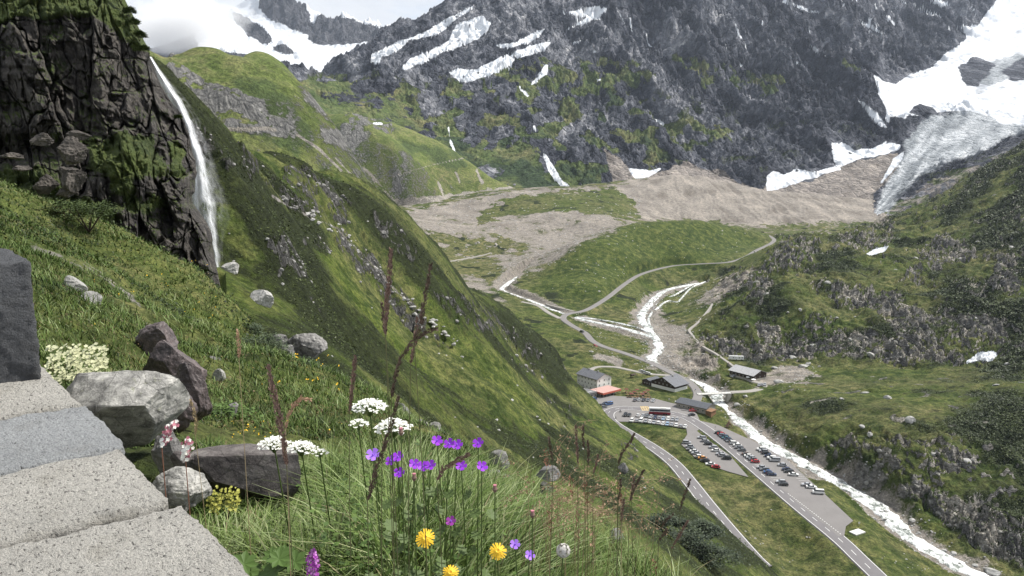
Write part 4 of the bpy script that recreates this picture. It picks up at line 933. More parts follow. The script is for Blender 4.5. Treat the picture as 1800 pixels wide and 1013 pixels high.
pc = corner(1060.5, 700.5, -.3); an = empty('canopy_building', pc, rzh+.04, 'low coral-fronted restaurant wing with a salmon flat canopy in front of the hotel', 'restaurant wing')
b = MB(); b.box(.6, 14.6, 3.6, 11, -1.5, 2.9); b.build('wall', mConc, an)
b = MB(); b.box(-.4, 15.4, -.2, 11, 3.1, 3.32); b.build('canopy', mRedR2, an)
b = MB(); b.box(-.42, 15.42, -.28, -.21, 2.2, 3.3); b.box(-.5, -.42, -.2, 11, 2.2, 3.3); b.build('valance', mRedR, an)
for k in range(6): b = MB(); b.cyl((.2+k*2.96, .2, -1), (.2+k*2.96, .2, 3.1), .09); b.build('post', mSteel, an)
for k in range(4): b = MB(); b.box(1.6+k*3.3, 4.0+k*3.3, 3.52, 3.595, .3, 2.5); b.build('window', mGlass, an)
flatbox('terrace_annex', 'grey flat-roofed annex with roof railing left of the white hotel', corner(1031, 702, -.3), rzh, 8.5, 11, 3.0, mConc, mFlat, rail=True)
flatbox('cellar_shed', 'small pale flat-roofed shed leftmost below the white hotel', corner(1008, 697, -.2), rzh, 7, 6, 2.4, mRender, mFlat, 'shed', n_win=2)
# --- timber chalet
cc_ = corner(1186, 689.5, -.2); cl = corner(1124, 676, -.2); cr_ = corner(1205, 684, -.2); u, v, L, Wd = axes(cc_, cl, cr_); Lm = L*.70
wins = [('x0', 1.5+k*(Lm-3)/6, .5, .9, 1.0) for k in range(7)]+[('x0', 3+k*(Lm-6)/4, 2.9, .9, .9) for k in range(5)]+[('x0', Lm/2+s_*1.4, 5.1, .8, .9) for s_ in (-1, 1)]+[('y0', 1.6+k*(Wd-3.2)/3, .5, .9, 1.0) for k in range(4)]
house('timber_chalet', 'large dark timber chalet on a pale stone base with broad grey roof', cc_, u, v, Lm, Wd+1.5, 3.8, 3.9, mWoodD, mSlate, mRender, 1.9, along='v', over=1.1, wins=wins, chim=((Wd*.7, Lm*.42, .3),), shutters=False, cat='chalet')
wc = cc_+u*(Lm+.3)-v*0; wg = house('chalet_wing', 'low brown timber wing against the left end of the big chalet', wc, u, v, L-Lm-.3, Wd-1, 2.6, 1.4, mWoodD, mSlate2, along='v', over=.5, wins=[('x0', 1.5+k*2.0, .8, .8, .8) for k in range(3)], shutters=False, cat='outbuilding')
# --- long low stone building beside the road
gc = corner(1241, 728, -.5); gl = corner(1206, 709, -.5); gr_ = corner(1257, 721, -.5); u, v, L, Wd = axes(gc, gl, gr_)
house('stone_garage', 'long low stone building with a dark roof between the road and the stream', gc, u, v, L, Wd, 3.1, 1.5, mStoneW, mSlate2, along='u', over=.6, wins=[('x0', 2+k*(L-4)/5, .9, 1.1, 1.2) for k in range(6)]+[('y0', Wd/2, 1.0, 1.0, 1.1)], shutters=False, door=('x0', L*.5, 1.6, 2.3), cat='garage')
flatbox('wood_store', 'tan timber store at the near end of the long stone building', corner(1250, 731, -.6), math.atan2(v.y, v.x), 5.5, 3.5, 2.1, mWoodL, mWoodL, 'shed', n_win=0)
# --- hut on the right bank
tc = corner(1323.7, 671, 1.8); tl = corner(1295, 657.5, 1.8); tr = corner(1347, 665.5, 1.8); u, v, L, Wd = axes(tc, tl, tr)
house('alpine_hut', 'dark timber hut with a pale shingle roof across the footbridge', tc, u, v, L, Wd, 3.9, 2.4, mWoodD, mPaleRoof, mStoneW, 1.2, along='u', over=.9, wins=[('x0', 2+k*(L-4)/5, 1.7, .9, .9) for k in range(6)]+[('y0', 2+k*(Wd-4)/2, 1.7, .9, .9) for k in range(3)]+[('y0', Wd/2, 4.2, .8, .8)], shutters=False, door=('x0', L*.55+.4, 1.2, 2.1), cat='hut')
b = empty('hay_shelter', tuple(corner(1111, 663.5, .9)), .5, 'tiny brown shelter alone in the grass behind the hotel', 'shelter')
for x in (0, 3.2):
    for y in (0, 2): q = MB(); q.cyl((x, y, -.6), (x, y, 1.5), .09); q.build('post', mWoodD, b)
q = MB(); q.box(0, 3.2, 1.9, 2.0, .1, 1.5); q.build('back_wall', mWoodD, b)
q = MB(); q.quad((-.3, -.3, 1.45), (3.5, -.3, 1.45), (3.5, 1, 2.1), (-.3, 1, 2.1)); q.quad((-.3, 1, 2.1), (3.5, 1, 2.1), (3.5, 2.3, 1.5), (-.3, 2.3, 1.5)); q.build('roof', mWoodD, b)
# --- footbridge
b0 = corner(1226, 692.5, .45); b1 = corner(1284, 690, 1.0); dr = b1-b0; LB = Vector((dr.x, dr.y)).length; rzb = math.atan2(dr.y, dr.x)
e = empty('footbridge', b0, rzb, 'flat pale bridge with railings across the white stream to the hut', 'bridge'); sl_ = dr.z/LB
q = MB(); q.quad((0, -1.9, 0), (LB, -1.9, dr.z), (LB, 1.9, dr.z), (0, 1.9, 0)); q.quad((0, -1.9, -.45), (0, 1.9, -.45), (LB, 1.9, dr.z-.45), (LB, -1.9, dr.z-.45))
q.quad((0, -1.9, -.45), (LB, -1.9, dr.z-.45), (LB, -1.9, dr.z), (0, -1.9, 0)); q.quad((0, 1.9, 0), (LB, 1.9, dr.z), (LB, 1.9, dr.z-.45), (0, 1.9, -.45)); q.build('deck', simple('pale_bridge_deck', (.52, .51, .48), .85, sc=1, var=.12), e)
for sgn in (-1, 1):
    q = MB(); nps = 11
    for i in range(nps): x = LB*i/(nps-1); q.cyl((x, sgn*1.8, x*sl_), (x, sgn*1.8, x*sl_+1.05), .05, n=6)
    for h_ in (.55, 1.05): q.cyl((0, sgn*1.8, h_), (LB, sgn*1.8, dr.z+h_), .045, n=6)
    q.build('railing', mSteel, e)
for x in (1.2, LB-1.2): q = MB(); q.box(x-1.2, x+1.2, -2.1, 2.1, -5.5, x*sl_-.46); q.build('abutment', mStoneW, e)

# --- vehicles
def paint(name, c, metal=.0):
    m, n = mat(name); a = n.noise(3, 3); n.out(n.bsdf(n.mix(a, tuple(v*.93 for v in c), c), .28, spec=.5, metal=metal, **{'Coat Weight': .6})); return m
PAINTS = dict(white=((.74, .74, .73), 'white'), silver=((.46, .47, .49), 'silver'), grey=((.20, .21, .225), 'grey'), black=((.022, .023, .026), 'black'), navy=((.03, .045, .10), 'dark blue'), blue=((.06, .13, .30), 'blue'), teal=((.05, .14, .17), 'teal'), red=((.42, .025, .03), 'red'), brown=((.12, .075, .06), 'brown'), orange=((.62, .27, .06), 'orange'), yellow=((.70, .46, .06), 'yellow'), sky=((.30, .42, .56), 'pale blue'))
PM = {k: paint(k+'_car_paint', c[0], .25 if k in ('silver', 'grey', 'navy', 'blue') else 0) for k, c in PAINTS.items()}
mTyre = simple('tyre_rubber', (.018, .018, .019), .85); mRim = simple('alloy_rim', (.42, .42, .43), .35, metal=.7); mCarGl = simple('car_glass', (.035, .042, .05), .06, spec=.8); mLampF = simple('lamp_glass', (.75, .75, .72), .2); mLampR = simple('rear_lamp_red', (.35, .02, .02), .3)
CAR_SH = {  # length, width, side profile of the body (x, z) bottom clearance, glasshouse profile
 'hatchback': (4.1, 1.76, [(-2.05, .30), (-2.05, .62), (-1.98, .86), (-1.30, .94), (1.75, .98), (2.02, .88), (2.05, .35)], [(-1.25, .93), (-.55, 1.44), (1.05, 1.48), (1.72, .98)]),
 'estate car': (4.6, 1.80, [(-2.30, .28), (-2.30, .60), (-2.2, .82), (-1.35, .92), (2.1, .95), (2.28, .80), (2.30, .34)], [(-1.30, .91), (-.55, 1.42), (1.55, 1.44), (2.12, .95)]),
 'saloon car': (4.6, 1.80, [(-2.30, .28), (-2.30, .60), (-2.2, .80), (-1.25, .90), (1.5, .93), (2.25, .90), (2.30, .34)], [(-1.20, .89), (-.40, 1.38), (.75, 1.40), (1.62, .93)]),
 'off-roader': (4.6, 1.88, [(-2.30, .38), (-2.30, .75), (-2.2, 1.02), (-1.35, 1.10), (2.15, 1.12), (2.28, 1.0), (2.30, .42)], [(-1.30, 1.09), (-.75, 1.70), (1.75, 1.74), (2.18, 1.12)]),
 'van': (5.0, 1.95, [(-2.5, .32), (-2.5, .85), (-2.35, 1.10), (-1.9, 1.20), (2.42, 1.20), (2.5, 1.1), (2.5, .38)], [(-1.88, 1.19), (-1.15, 1.92), (2.30, 1.95), (2.45, 1.20)]),
}
_car_cache = {}
def extr(mb, prof, w0, w1, mi=0, zsplit=None):
    """closed side profile extruded across, narrower (w1) towards the top"""
    zs = [p[1] for p in prof]; z0, z1 = min(zs), max(zs)
    def wy(z): f = (z-z0)/(z1-z0+1e-6); return w0+(w1-w0)*f**1.6
    b = len(mb.v); n = len(prof)
    for s_ in (-1, 1):
        for x, z in prof: mb.v.append((x, s_*wy(z)/2, z))
    mb.f.append(tuple(range(b, b+n))[::-1]); mb.f.append(tuple(range(b+n, b+2*n))); mb.mi += [mi, mi]
    for i in range(n): j = (i+1) % n; mb.f.append((b+i, b+j, b+n+j, b+n+i)); mb.mi.append(mi)
def car_meshes(shape, col):
    key = (shape, col)
    if key in _car_cache: return _car_cache[key]
    Ln, Wc, pb, pg = CAR_SH[shape]; out = []
    b = MB(); extr(b, pb, Wc, Wc*.94); top = [(pg[1][0]-.02, pg[1][1]), (pg[1][0]+.1, pg[1][1]+.04), (pg[2][0]-.1, pg[2][1]+.04), (pg[2][0]+.03, pg[2][1])]
    extr(b, top, Wc*.80, Wc*.74)
    for f in (.36, .68): x = pg[1][0]+(pg[2][0]-pg[1][0])*f; b.box(x-.04, x+.04, -Wc*.445, Wc*.445, pg[0][1], pg[1][1]*.0+pg[0][1]+.02)
    me = b.mesh('body', PM[col])
    out.append(('body', me, Vector((0, 0, 0))))
    g = MB(); extr(g, pg, Wc*.90, Wc*.79); out.append(('window', g.mesh('window', mCarGl), Vector((0, 0, 0))))
    wx = Ln*.315
    w_ = MB(); w_.cyl((0, -.11, 0), (0, .11, 0), .32, n=14); w_.cyl((0, -.125, 0), (0, .125, 0), .19, n=10, mi=1); wm = w_.mesh('wheel', [mTyre, mRim])
    for sx in (-1, 1):
        for sy in (-1, 1): out.append(('wheel', wm, Vector((sx*wx, sy*(Wc/2-.10), .32))))
    zl = pb[2][1]-.16
    l_ = MB(); l_.box(-.05, .05, -.2, .2, -.08, .08); lm = l_.mesh('headlight', mLampF); rm_ = MB(); rm_.box(-.05, .05, -.16, .16, -.1, .1); rmm = rm_.mesh('tail_light', mLampR)
    for sy in (-1, 1): out.append(('headlight', lm, Vector((-Ln/2+.02, sy*Wc*.34, zl)))); out.append(('tail_light', rmm, Vector((Ln/2-.03, sy*Wc*.36, zl+.08))))
    _car_cache[key] = out; return out
def put_car(shape, col, p, rz, label, group, name='parked_car', parts=True, cat='car'):
    e = empty(name, p, rz, label, cat, group)
    for nm, me, off in car_meshes(shape, col):
        o = bpy.data.objects.new(nm, me); o.location = off; o.parent = e; COL.objects.link(o)
    return e
Z1 = lambda x, y: (950+x/4, 600+y/4)
Z2_ = lambda x, y: (1180+x/3.458, 720+y/3.458)
AXA = math.atan2(AXP[1], AXP[0])
def cname(c): return PAINTS[c][1]
ORD = ['first', 'second', 'third', 'fourth', 'fifth', 'sixth', 'seventh', 'eighth', 'ninth', 'tenth', 'eleventh', 'twelfth', 'thirteenth', 'fourteenth', 'fifteenth', 'sixteenth', 'seventeenth', 'eighteenth', 'nineteenth', 'twentieth', 'twenty-first']
def row(lst, tr_, rz, where, group, d='far', zf=pad_pt):
    for i, (x, y, c, sh) in enumerate(lst):
        px, py = tr_(x, y); p = zf(px, py); p.z += .012
        put_car(sh, c, p, rz+random.uniform(-.05, .05)+(math.pi if (i*7+len(lst)) % 5 == 0 else 0), f'{cname(c)} {sh}, {ORD[i]} from {d} end, {where}', group)
H_, E_, S_, O_, V_ = 'hatchback', 'estate car', 'saloon car', 'off-roader', 'van'
G1 = 'cars parked nose to the road in the long car park'
row([(287,147,'black',H_),(303,154,'red',H_),(313,162,'grey',E_),(323,170,'navy',E_),(334,179,'teal',S_),(347,189,'navy',H_),(360,198,'grey',S_),(382,211,'white',O_),(401,224,'white',H_),(414,238,'grey',E_),(430,252,'grey',H_)], Z2_, AXA, 'far roadside row, long car park', G1)
row([(457,277,'brown',S_),(468,288,'white',H_),(484,298,'silver',E_),(497,309,'grey',H_),(511,322,'red',H_)], Z2_, AXA, 'middle roadside row, long car park', G1)
row([(548,357,'silver',H_),(568,370,'grey',E_),(587,386,'blue',H_),(609,399,'navy',E_)], Z2_, AXA, 'four-car roadside row, long car park', G1)
row([(668,445,'silver',E_),(684,460,'black',H_)], Z2_, AXA, 'nearest roadside pair, long car park', G1)
G2 = 'cars parked along the stream side of the long car park'
row([(548,248,'white',O_),(561,258,'silver',E_),(577,271,'black',E_),(592,288,'navy',H_),(612,302,'white',O_),(630,314,'silver',V_)], Z2_, AXA, 'far streamside row, long car park', G2)
row([(675,343,'silver',H_),(700,369,'navy',H_),(717,382,'black',E_),(743,401,'white',S_)], Z2_, AXA, 'middle streamside four, long car park', G2)
row([(823,463,'silver',S_),(851,477,'white',S_),(893,510,'white',V_)], Z2_, AXA, 'nearest streamside three, long car park', G2)
G3 = 'cars in the lower car park between the roads'
row([(92,207,'silver',O_),(112,230,'silver',H_),(125,247,'grey',S_),(137,259,'white',H_),(151,271,'silver',S_),(175,292,'white',E_),(188,301,'orange',H_),(205,316,'black',E_),(237,338,'white',S_),(270,355,'red',H_)], Z2_, AXA, 'grass-side row, lower car park', G3)
row([(187,176,'silver',E_),(204,196,'silver',H_),(223,214,'black',H_),(256,235,'silver',E_),(270,255,'white',H_),(300,275,'silver',S_),(312,286,'silver',H_),(338,302,'black',O_)], Z2_, AXA, 'road-side row, lower car park', G3)
pa, pb_ = pad_pt(*Z1(650, 562)), pad_pt(*Z1(1018, 606)); RZF = math.atan2(pb_.y-pa.y, pb_.x-pa.x)-math.pi/2+math.pi*0
G4 = 'cars in two rows on the hotel forecourt'
row([(687,528,'white',H_),(722,530,'silver',H_),(748,532,'grey',H_),(776,537,'silver',E_),(806,543,'navy',E_),(836,545,'silver',H_),(865,550,'sky',S_),(899,552,'white',E_),(930,556,'silver',H_),(960,557,'silver',S_)], Z1, RZF+math.pi, 'back forecourt row below the coach', G4, 'left')
row([(643,564,'white',O_),(678,566,'silver',H_),(708,565,'white',V_),(740,568,'silver',H_),(769,573,'white',H_),(798,577,'silver',S_),(831,580,'white',E_),(862,587,'white',H_),(892,589,'sky',E_),(923,593,'silver',H_),(955,598,'white',H_),(988,603,'silver',E_),(1018,607,'white',H_)], Z1, RZF+math.pi, 'front forecourt row beside grass', G4, 'left')
row([(597,524,'black',O_),(625,526,'black',H_)], Z1, RZF+math.pi, 'the dark pair inside the hairpin', G4, 'left')
row([(665,420,'grey',H_),(693,418,'silver',H_),(725,420,'black',E_),(757,420,'grey',H_),(793,424,'silver',E_)], Z1, RZF+math.pi, 'row before the chalet terrace', 'cars before the chalet', 'left')
row([(482,448,'blue',V_),(455,444,'navy',H_),(375,412,'blue',H_),(445,468,'grey',H_)], Z1, .5, 'group below the coral canopy', 'cars below the hotel canopy', 'right')
def gp(px, py):
    return ground_pt(px, py)
def zp(z): return lambda px, py: corner(px, py, z)
row([(708,214,'white',H_),(724,221,'silver',H_),(745,229,'white',E_),(765,234,'white',H_)], Z1, -.9, 'four behind the chalet', 'cars behind the chalet', 'left', zp(1.25))
row([(1536,313,'silver',H_),(1557,311,'silver',S_),(1578,310,'silver',H_)], Z1, 1.2, 'three by the alpine hut', 'cars by the alpine hut', 'left', zp(1.5))
put_car(E_, 'black', corner(1289, 663, 3.0), .8, 'dark estate car left of the alpine hut', None)
put_car(H_, 'black', corner(1023, 584, 8.15), 2.2, 'dark hatchback driving on the far road before the junction', None)
put_car(H_, 'red', corner(1046, 609.5, 5.75), 2.1, 'red hatchback alone on the road above the hotel meadow', None)
put_car(H_, 'red', pad_pt(*Z1(1070, 494)), .1, 'red hatchback beside the long stone building', None)
put_car(H_, 'black', pad_pt(*Z1(1062, 524)), .3, 'black hatchback on the roadside below the stone building', None)
put_car(O_, 'black', corner(1340, 409.5, 43.3), 0, 'dark off-roader alone on the lake plain by the road end', None)
for i, x in enumerate((1487, 1493, 1500, 1506)): put_car((H_, E_, O_, H_)[i], ('black', 'grey', 'black', 'navy')[i], corner(x, 401.5, 43.4), .2, f'tiny dark car parked by the glacier lake, {ORD[i]} from the left of four', 'cars by the glacier lake')

# the coach
def coach(p, rz):
    e = empty('coach', p, rz, 'long white and dark red coach parked on the forecourt', 'coach')
    b = MB(); b.box(-6, 6, -1.27, 1.27, 1.75, 3.75); b.box(-5.9, 5.9, -1.2, 1.2, 3.75, 3.86); b.build('upper_body', PM['white'], e)
    b = MB(); b.box(-6.02, 6.02, -1.29, 1.29, .35, 1.75); b.build('lower_body', simple('dark_red_coach_paint', (.20, .018, .028), .3), e)
    for s_ in (-1, 1): b = MB(); b.box(-5.6, 5.7, s_*1.285-.02, s_*1.285+.02, 2.05, 3.25); b.build('window', mCarGl, e)
    b = MB(); b.box(-6.05, -6.0, -1.1, 1.1, 1.5, 3.4); b.build('windscreen', mCarGl, e)
    b = MB(); b.box(.5, 3.5, -.9, .9, 3.86, 4.05); b.build('roof_unit', mTrim, e)
    for x in (-3.6, 2.4, 3.7):
        for s_ in (-1, 1): b = MB(); b.cyl((x, s_*1.1, .5), (x, s_*1.31, .5), .5, n=16); w_ = b.build('wheel', mTyre, e)
    for s_ in (-1, 1): b = MB(); b.box(-6.06, -6.02, s_*.9-.2, s_*.9+.2, .7, .95); b.build('headlight', mLampF, e)
coach(pad_pt(1159.5, 728.5), math.atan2(-.16, 1))
def camper(p, rz, label, L_=6.6, over=True):
    e = empty('motorhome', p, rz, label, 'motorhome')
    prof = [(-L_/2, .4), (-L_/2, 1.0), (-L_/2+.7, 1.25), (-L_/2+1.1, 1.9), (-L_/2+.35, 2.1), (-L_/2+.5, 2.75), (-L_/2+1.2, 2.9), (L_/2-.1, 2.9), (L_/2, 2.8), (L_/2, .4)]
    b = MB(); extr(b, prof, 2.2, 2.15); b.build('body', PM['white'], e)
    b = MB(); b.quad((-L_/2+.70, -1.0, 1.27), (-L_/2+.70, 1.0, 1.27), (-L_/2+1.06, .98, 1.86), (-L_/2+1.06, -.98, 1.86)); b.build('windscreen', mCarGl, e)
    for s_ in (-1, 1):
        for x in (0, L_*.3): b = MB(); b.box(x-.4, x+.4, s_*1.09-.03, s_*1.09+.03, 1.5, 2.1); b.build('window', mCarGl, e)
        for x in (-L_*.33, L_*.28): b = MB(); b.cyl((x, s_*.95, .36), (x, s_*1.13, .36), .36, n=14); b.build('wheel', mTyre, e)
camper(pad_pt(*Z1(1012, 456)), -.35, 'white motorhome with overhanging cab beside the long stone building', 7.2)
put_car(V_, 'white', pad_pt(*Z1(975, 436)), -.3, 'white van just behind the motorhome on the forecourt', None, 'parked_van', cat='van')
camper(corner(1288.5, 632.5, 4.8), -.1, 'white motorhome, left of the two under the rock wall', 6.8)
camper(corner(1299, 633, 4.9), -.08, 'white motorhome, right of the two under the rock wall', 6.4)
b = empty('orange_loader', tuple(pad_pt(*Z1(417, 470))), .7, 'small yellow-orange loader with raised bucket arm below the coral canopy', 'loader')
q = MB(); q.box(-1.3, 1.2, -.7, .7, .5, 1.3); q.build('body', PM['yellow'], b); q = MB(); q.box(-.3, .9, -.6, .6, 1.3, 2.4); q.build('cab', mCarGl, b)
q = MB(); q.box(-2.3, -.9, -.55, -.4, 1.1, 1.3); q.box(-2.3, -.9, .4, .55, 1.1, 1.3); q.build('arm', PM['orange'], b); q = MB(); q.box(-2.9, -2.3, -.9, .9, .6, 1.3); q.build('bucket', PM['orange'], b)
for x in (-.8, .8):
    for s_ in (-1, 1): q = MB(); q.cyl((x, s_*.65, .5), (x, s_*.95, .5), .5, n=14); q.build('wheel', mTyre, b)

# --- people: one continuous skinned body, copied
def person_mesh(name, joints, edges, radii, m):
    me = bpy.data.meshes.new(name); me.from_pydata(joints, edges, []); o = bpy.data.objects.new(name, me); COL.objects.link(o)
    o.modifiers.new('s', 'SKIN'); sv = me.skin_vertices[0].data
    for i, r_ in enumerate(radii): sv[i].radius = (r_, r_)
    sv[0].use_root = True; s2 = o.modifiers.new('u', 'SUBSURF'); s2.levels = 1; s2.render_levels = 1; rm = o.modifiers.new('r', 'REMESH'); rm.mode = 'VOXEL'; rm.voxel_size = .028
    dg = bpy.context.evaluated_depsgraph_get(); r2 = bpy.data.meshes.new_from_object(o.evaluated_get(dg)); bpy.data.objects.remove(o)
    r2.materials.clear(); r2.materials.append(m)
    for p in r2.polygons: p.use_smooth = True
    return r2
ST_J = [(0, 0, .95), (0, 0, 1.15), (0, 0, 1.40), (0, 0, 1.52), (0, -.01, 1.66), (.17, 0, 1.40), (-.17, 0, 1.40), (.23, .02, 1.13), (-.23, .02, 1.13), (.24, -.08, .88), (-.24, -.08, .88), (.09, 0, .88), (-.09, 0, .88), (.11, -.02, .48), (-.11, .05, .48), (.12, .02, .07), (-.12, .12, .07), (.12, -.12, .04), (-.12, -.02, .04)]
ST_E = [(0,1),(1,2),(2,3),(3,4),(2,5),(2,6),(5,7),(6,8),(7,9),(8,10),(0,11),(0,12),(11,13),(12,14),(13,15),(14,16),(15,17),(16,18)]
ST_R = [.15,.13,.15,.06,.10,.075,.075,.05,.05,.035,.035,.095,.095,.065,.065,.05,.05,.04,.04]
def clothes(name, top, legs):
    m, n = mat(name); tc = n.node('ShaderNodeTexCoord'); sp = n.node('ShaderNodeSeparateXYZ'); n.l.new(tc.outputs['Object'], sp.inputs[0]); z = sp.outputs['Z']
    c = n.mix(n.mr(z, .94, .95), legs, top); c = n.mix(n.mr(z, 1.50, 1.51), c, (.45, .28, .20)); c = n.mix(n.mr(z, 1.68, 1.69), c, (.06, .04, .03)); n.out(n.bsdf(c, .85)); return m
CL = [clothes('red_jacket_blue_trousers', (.40, .05, .05), (.04, .05, .09)), clothes('white_shirt_grey_trousers', (.6, .6, .58), (.12, .12, .12)), clothes('blue_jacket_black_trousers', (.06, .12, .30), (.02, .02, .02)), clothes('dark_jacket_tan_trousers', (.05, .05, .06), (.25, .2, .14))]
CLN = ['red jacket and dark trousers', 'white shirt and grey trousers', 'blue jacket and black trousers', 'dark jacket and tan trousers']
PMS = [person_mesh('person', ST_J, ST_E, ST_R, m) for m in CL]
def person(p, rz, k, where, group=None):
    o = bpy.data.objects.new('person', PMS[k]); COL.objects.link(o); o.location = p; o.rotation_euler = (0, 0, rz); tag(o, f'person in {CLN[k]} {where}', 'person', group)
person(pad_pt(*Z1(1086, 360)), 1.0, 3, 'standing by the bend at the bridge end')
person(pad_pt(*Z1(1090, 352)), 2.2, 2, 'walking behind another at the bridge end')
person(corner(1281, 641, 4.0), .3, 0, 'on the meadow track left of the motorhomes')
# motorcyclists on the hairpin
def motorbike(p, rz, label):
    e = empty('motorcycle', p, rz, label, 'motorcycle', )
    for x in (-.72, .72): q = MB(); q.cyl((x, -.07, .31), (x, .07, .31), .31, n=14); q.build('wheel', mTyre, e)
    q = MB(); q.box(-.35, .45, -.14, .14, .4, .8); q.box(-.5, .1, -.16, .16, .8, 1.0); q.build('body', PM['black'], e)
    q = MB(); q.cyl((-.72, 0, .31), (-.45, 0, 1.0), .05); q.cyl((-.45, -.35, 1.05), (-.45, .35, 1.05), .03); q.build('handlebar', mSteel, e)
    q = MB(); q.box(.05, .85, -.13, .13, .82, .92); q.build('seat', mTyre, e)
RJ = [(0, 0, 0), (-.06, 0, .2), (-.16, 0, .45), (-.2, 0, .56), (-.24, 0, .70), (-.16, .18, .43), (-.16, -.18, .43), (-.34, .22, .25), (-.34, -.22, .25), (-.55, .25, .2), (-.55, -.25, .2), (-.05, .1, -.02), (-.05, -.1, -.02), (-.38, .17, -.08), (-.38, -.17, -.08), (-.2, .18, -.45), (-.2, -.18, -.45), (-.34, .18, -.48), (-.34, -.18, -.48)]
mLeather = simple('black_leathers', (.02, .02, .022), .5); rider_m = person_mesh('person', RJ, ST_E, ST_R, mLeather)
for (x, y), lb in (((563, 498), 'upper'), ((530, 543), 'lower')):
    p = pad_pt(*Z1(x, y)); p.z += .08; rz = 1.9 if lb == 'upper' else 1.6
    motorbike(p, rz, f'black motorcycle, {lb} of the two riding the hairpin'); o = bpy.data.objects.new('person', rider_m); COL.objects.link(o); o.location = (p.x+.25*math.cos(rz), p.y+.25*math.sin(rz), p.z+.92); o.rotation_euler = (0, 0, rz); tag(o, f'person in black leathers riding the {lb} motorcycle on the hairpin', 'person')
# terrace furniture
def parasol_mesh(c):
    q = MB(); n_ = 8; b = len(q.v); q.v.append((0, 0, 2.7))
    for i in range(n_): a = 2*math.pi*i/n_; q.v.append((1.5*math.cos(a), 1.5*math.sin(a), 2.25))
    for i in range(n_): q.f.append((b, b+1+i, b+1+(i+1) % n_)); q.mi.append(0)
    return q.mesh('canopy', simple('parasol_'+('white' if c[0] > .5 and c[1] > .5 else 'red'), c, .8))
PW = parasol_mesh((.8, .8, .78)); PR_ = parasol_mesh((.13, .035, .03)); q = MB(); q.cyl((0, 0, 0), (0, 0, 2.68), .03, n=8); PPole = q.mesh('pole', mSteel); q = MB(); q.cyl((0, 0, 0), (0, 0, .1), .3, n=12); PBase = q.mesh('base', mConc)
def parasol(p, me, label, group):
    e = empty('parasol', p, 0, label, 'parasol', group)
    for nm, m_ in (('canopy', me), ('pole', PPole), ('base', PBase)): o = bpy.data.objects.new(nm, m_); o.parent = e; COL.objects.link(o)
q = MB(); q.box(-.9, .9, -.38, .38, .70, .75); TT = q.mesh('table_top', mWoodL); q = MB(); q.box(-.9, .9, -.15, .15, .42, .46); TBn = q.mesh('bench', mWoodL); q = MB(); q.box(-.04, .04, -.75, .75, .34, .42); q.cyl((0, -.6, 0), (0, -.25, .7), .04); q.cyl((0, .6, 0), (0, .25, .7), .04); TL = q.mesh('leg', mWoodL)
def table(p, rz, label, group):
    e = empty('picnic_table', p, rz, label, 'table', group)
    for nm, m_, off in (('table_top', TT, (0, 0, 0)), ('bench', TBn, (0, -.65, 0)), ('bench', TBn, (0, .65, 0)), ('leg', TL, (-.7, 0, 0)), ('leg', TL, (.7, 0, 0))): o = bpy.data.objects.new(nm, m_); o.location = off; o.parent = e; COL.objects.link(o)
k = 0; RW = ['far', 'middle', 'near']
for r_ in range(3):
    for c_ in range(7):
        x, y = 605+c_*25+r_*6, 362+r_*16+c_*1.0; p = corner(*Z1(x, y), .02); p.z = PADH(p.x, p.y)+.02
        table(p, .6, f'wooden picnic table on the hotel terrace, {ORD[c_]} from left in the {RW[r_]} row', 'terrace picnic tables')
        if (k*5) % 3 == 0: parasol(p+Vector((.0, 1.2, 0)), PR_, f'dark red terrace parasol, {ORD[c_]} table from left in the {RW[r_]} row', 'red terrace parasols')
        if k % 2 == 0:
            person(p+Vector((random.uniform(-1.4, 1.4), -1.3, 0)), random.uniform(0, 6), (k//2) % 4, f'by table {ORD[c_]} from left, {RW[r_]} row', 'people on the hotel terrace')
        k += 1
for i, (x, y) in enumerate(((1410, 247), (1459, 276), (1497, 292))): parasol(corner(*Z1(x, y), 1.9), PW, f'white parasol before the alpine hut, {ORD[i]} from the left of three', 'white parasols by the hut')
# tepee of poles
b = empty('pole_tepee', tuple(corner(1281, 751, -1.3)), 0, 'open tepee of bare brown poles in the grass above the car park', 'tepee'); q = MB()
for i in range(14): a = 2*math.pi*i/14; q.cyl((2.4*math.cos(a), 2.4*math.sin(a), -.4), (-.3*math.cos(a), -.3*math.sin(a), 4.1), .07, n=6)
q.build('pole', wood_mat('weathered_poles', (.28, .19, .13)), b); q = MB()
q.v = [(1.9*math.cos(a), 1.9*math.sin(a), .6) for a in [i*math.pi/5 for i in range(10)]]+[(.5*math.cos(a), .5*math.sin(a), 3.0) for a in [i*math.pi/5 for i in range(10)]]
q.f = [(i, (i+1) % 10, 10+(i+1) % 10, 10+i) for i in range(7)]; q.mi = [0]*7; q.build('cover', simple('brown_canvas', (.20, .13, .09)), b)
q = MB(); q.box(-2.8, 2.8, -1.7, 1.7, -.6, .08); o = q.build('concrete_slab', simple('pale_slab', (.62, .61, .58)), None); o.location = corner(1507, 935, -8.2); o.rotation_euler = (0, 0, .5); tag(o, 'pale square slab lying in the grass beyond the end of the car park', 'slab')
# lamp posts and roadside poles
def sign_post(p, h, label):
    e = empty('signpost', p, 0, label, 'signpost'); q = MB(); q.cyl((0, 0, -.3), (0, 0, h), .05, n=8); q.build('post', mSteel, e); q = MB(); q.box(-.35, .35, -.06, -.02, h-.75, h-.05); q.build('panel', mTrim, e)
sign_post(pad_pt(1257, 759), 3.0, 'thin signpost at the far end of the long car park'); sign_post(corner(1176, 708, 0), 2.6, 'signpost before the chalet garden'); sign_post(corner(1510, 924, -7.6), 1.6, 'short white post behind the pale slab')
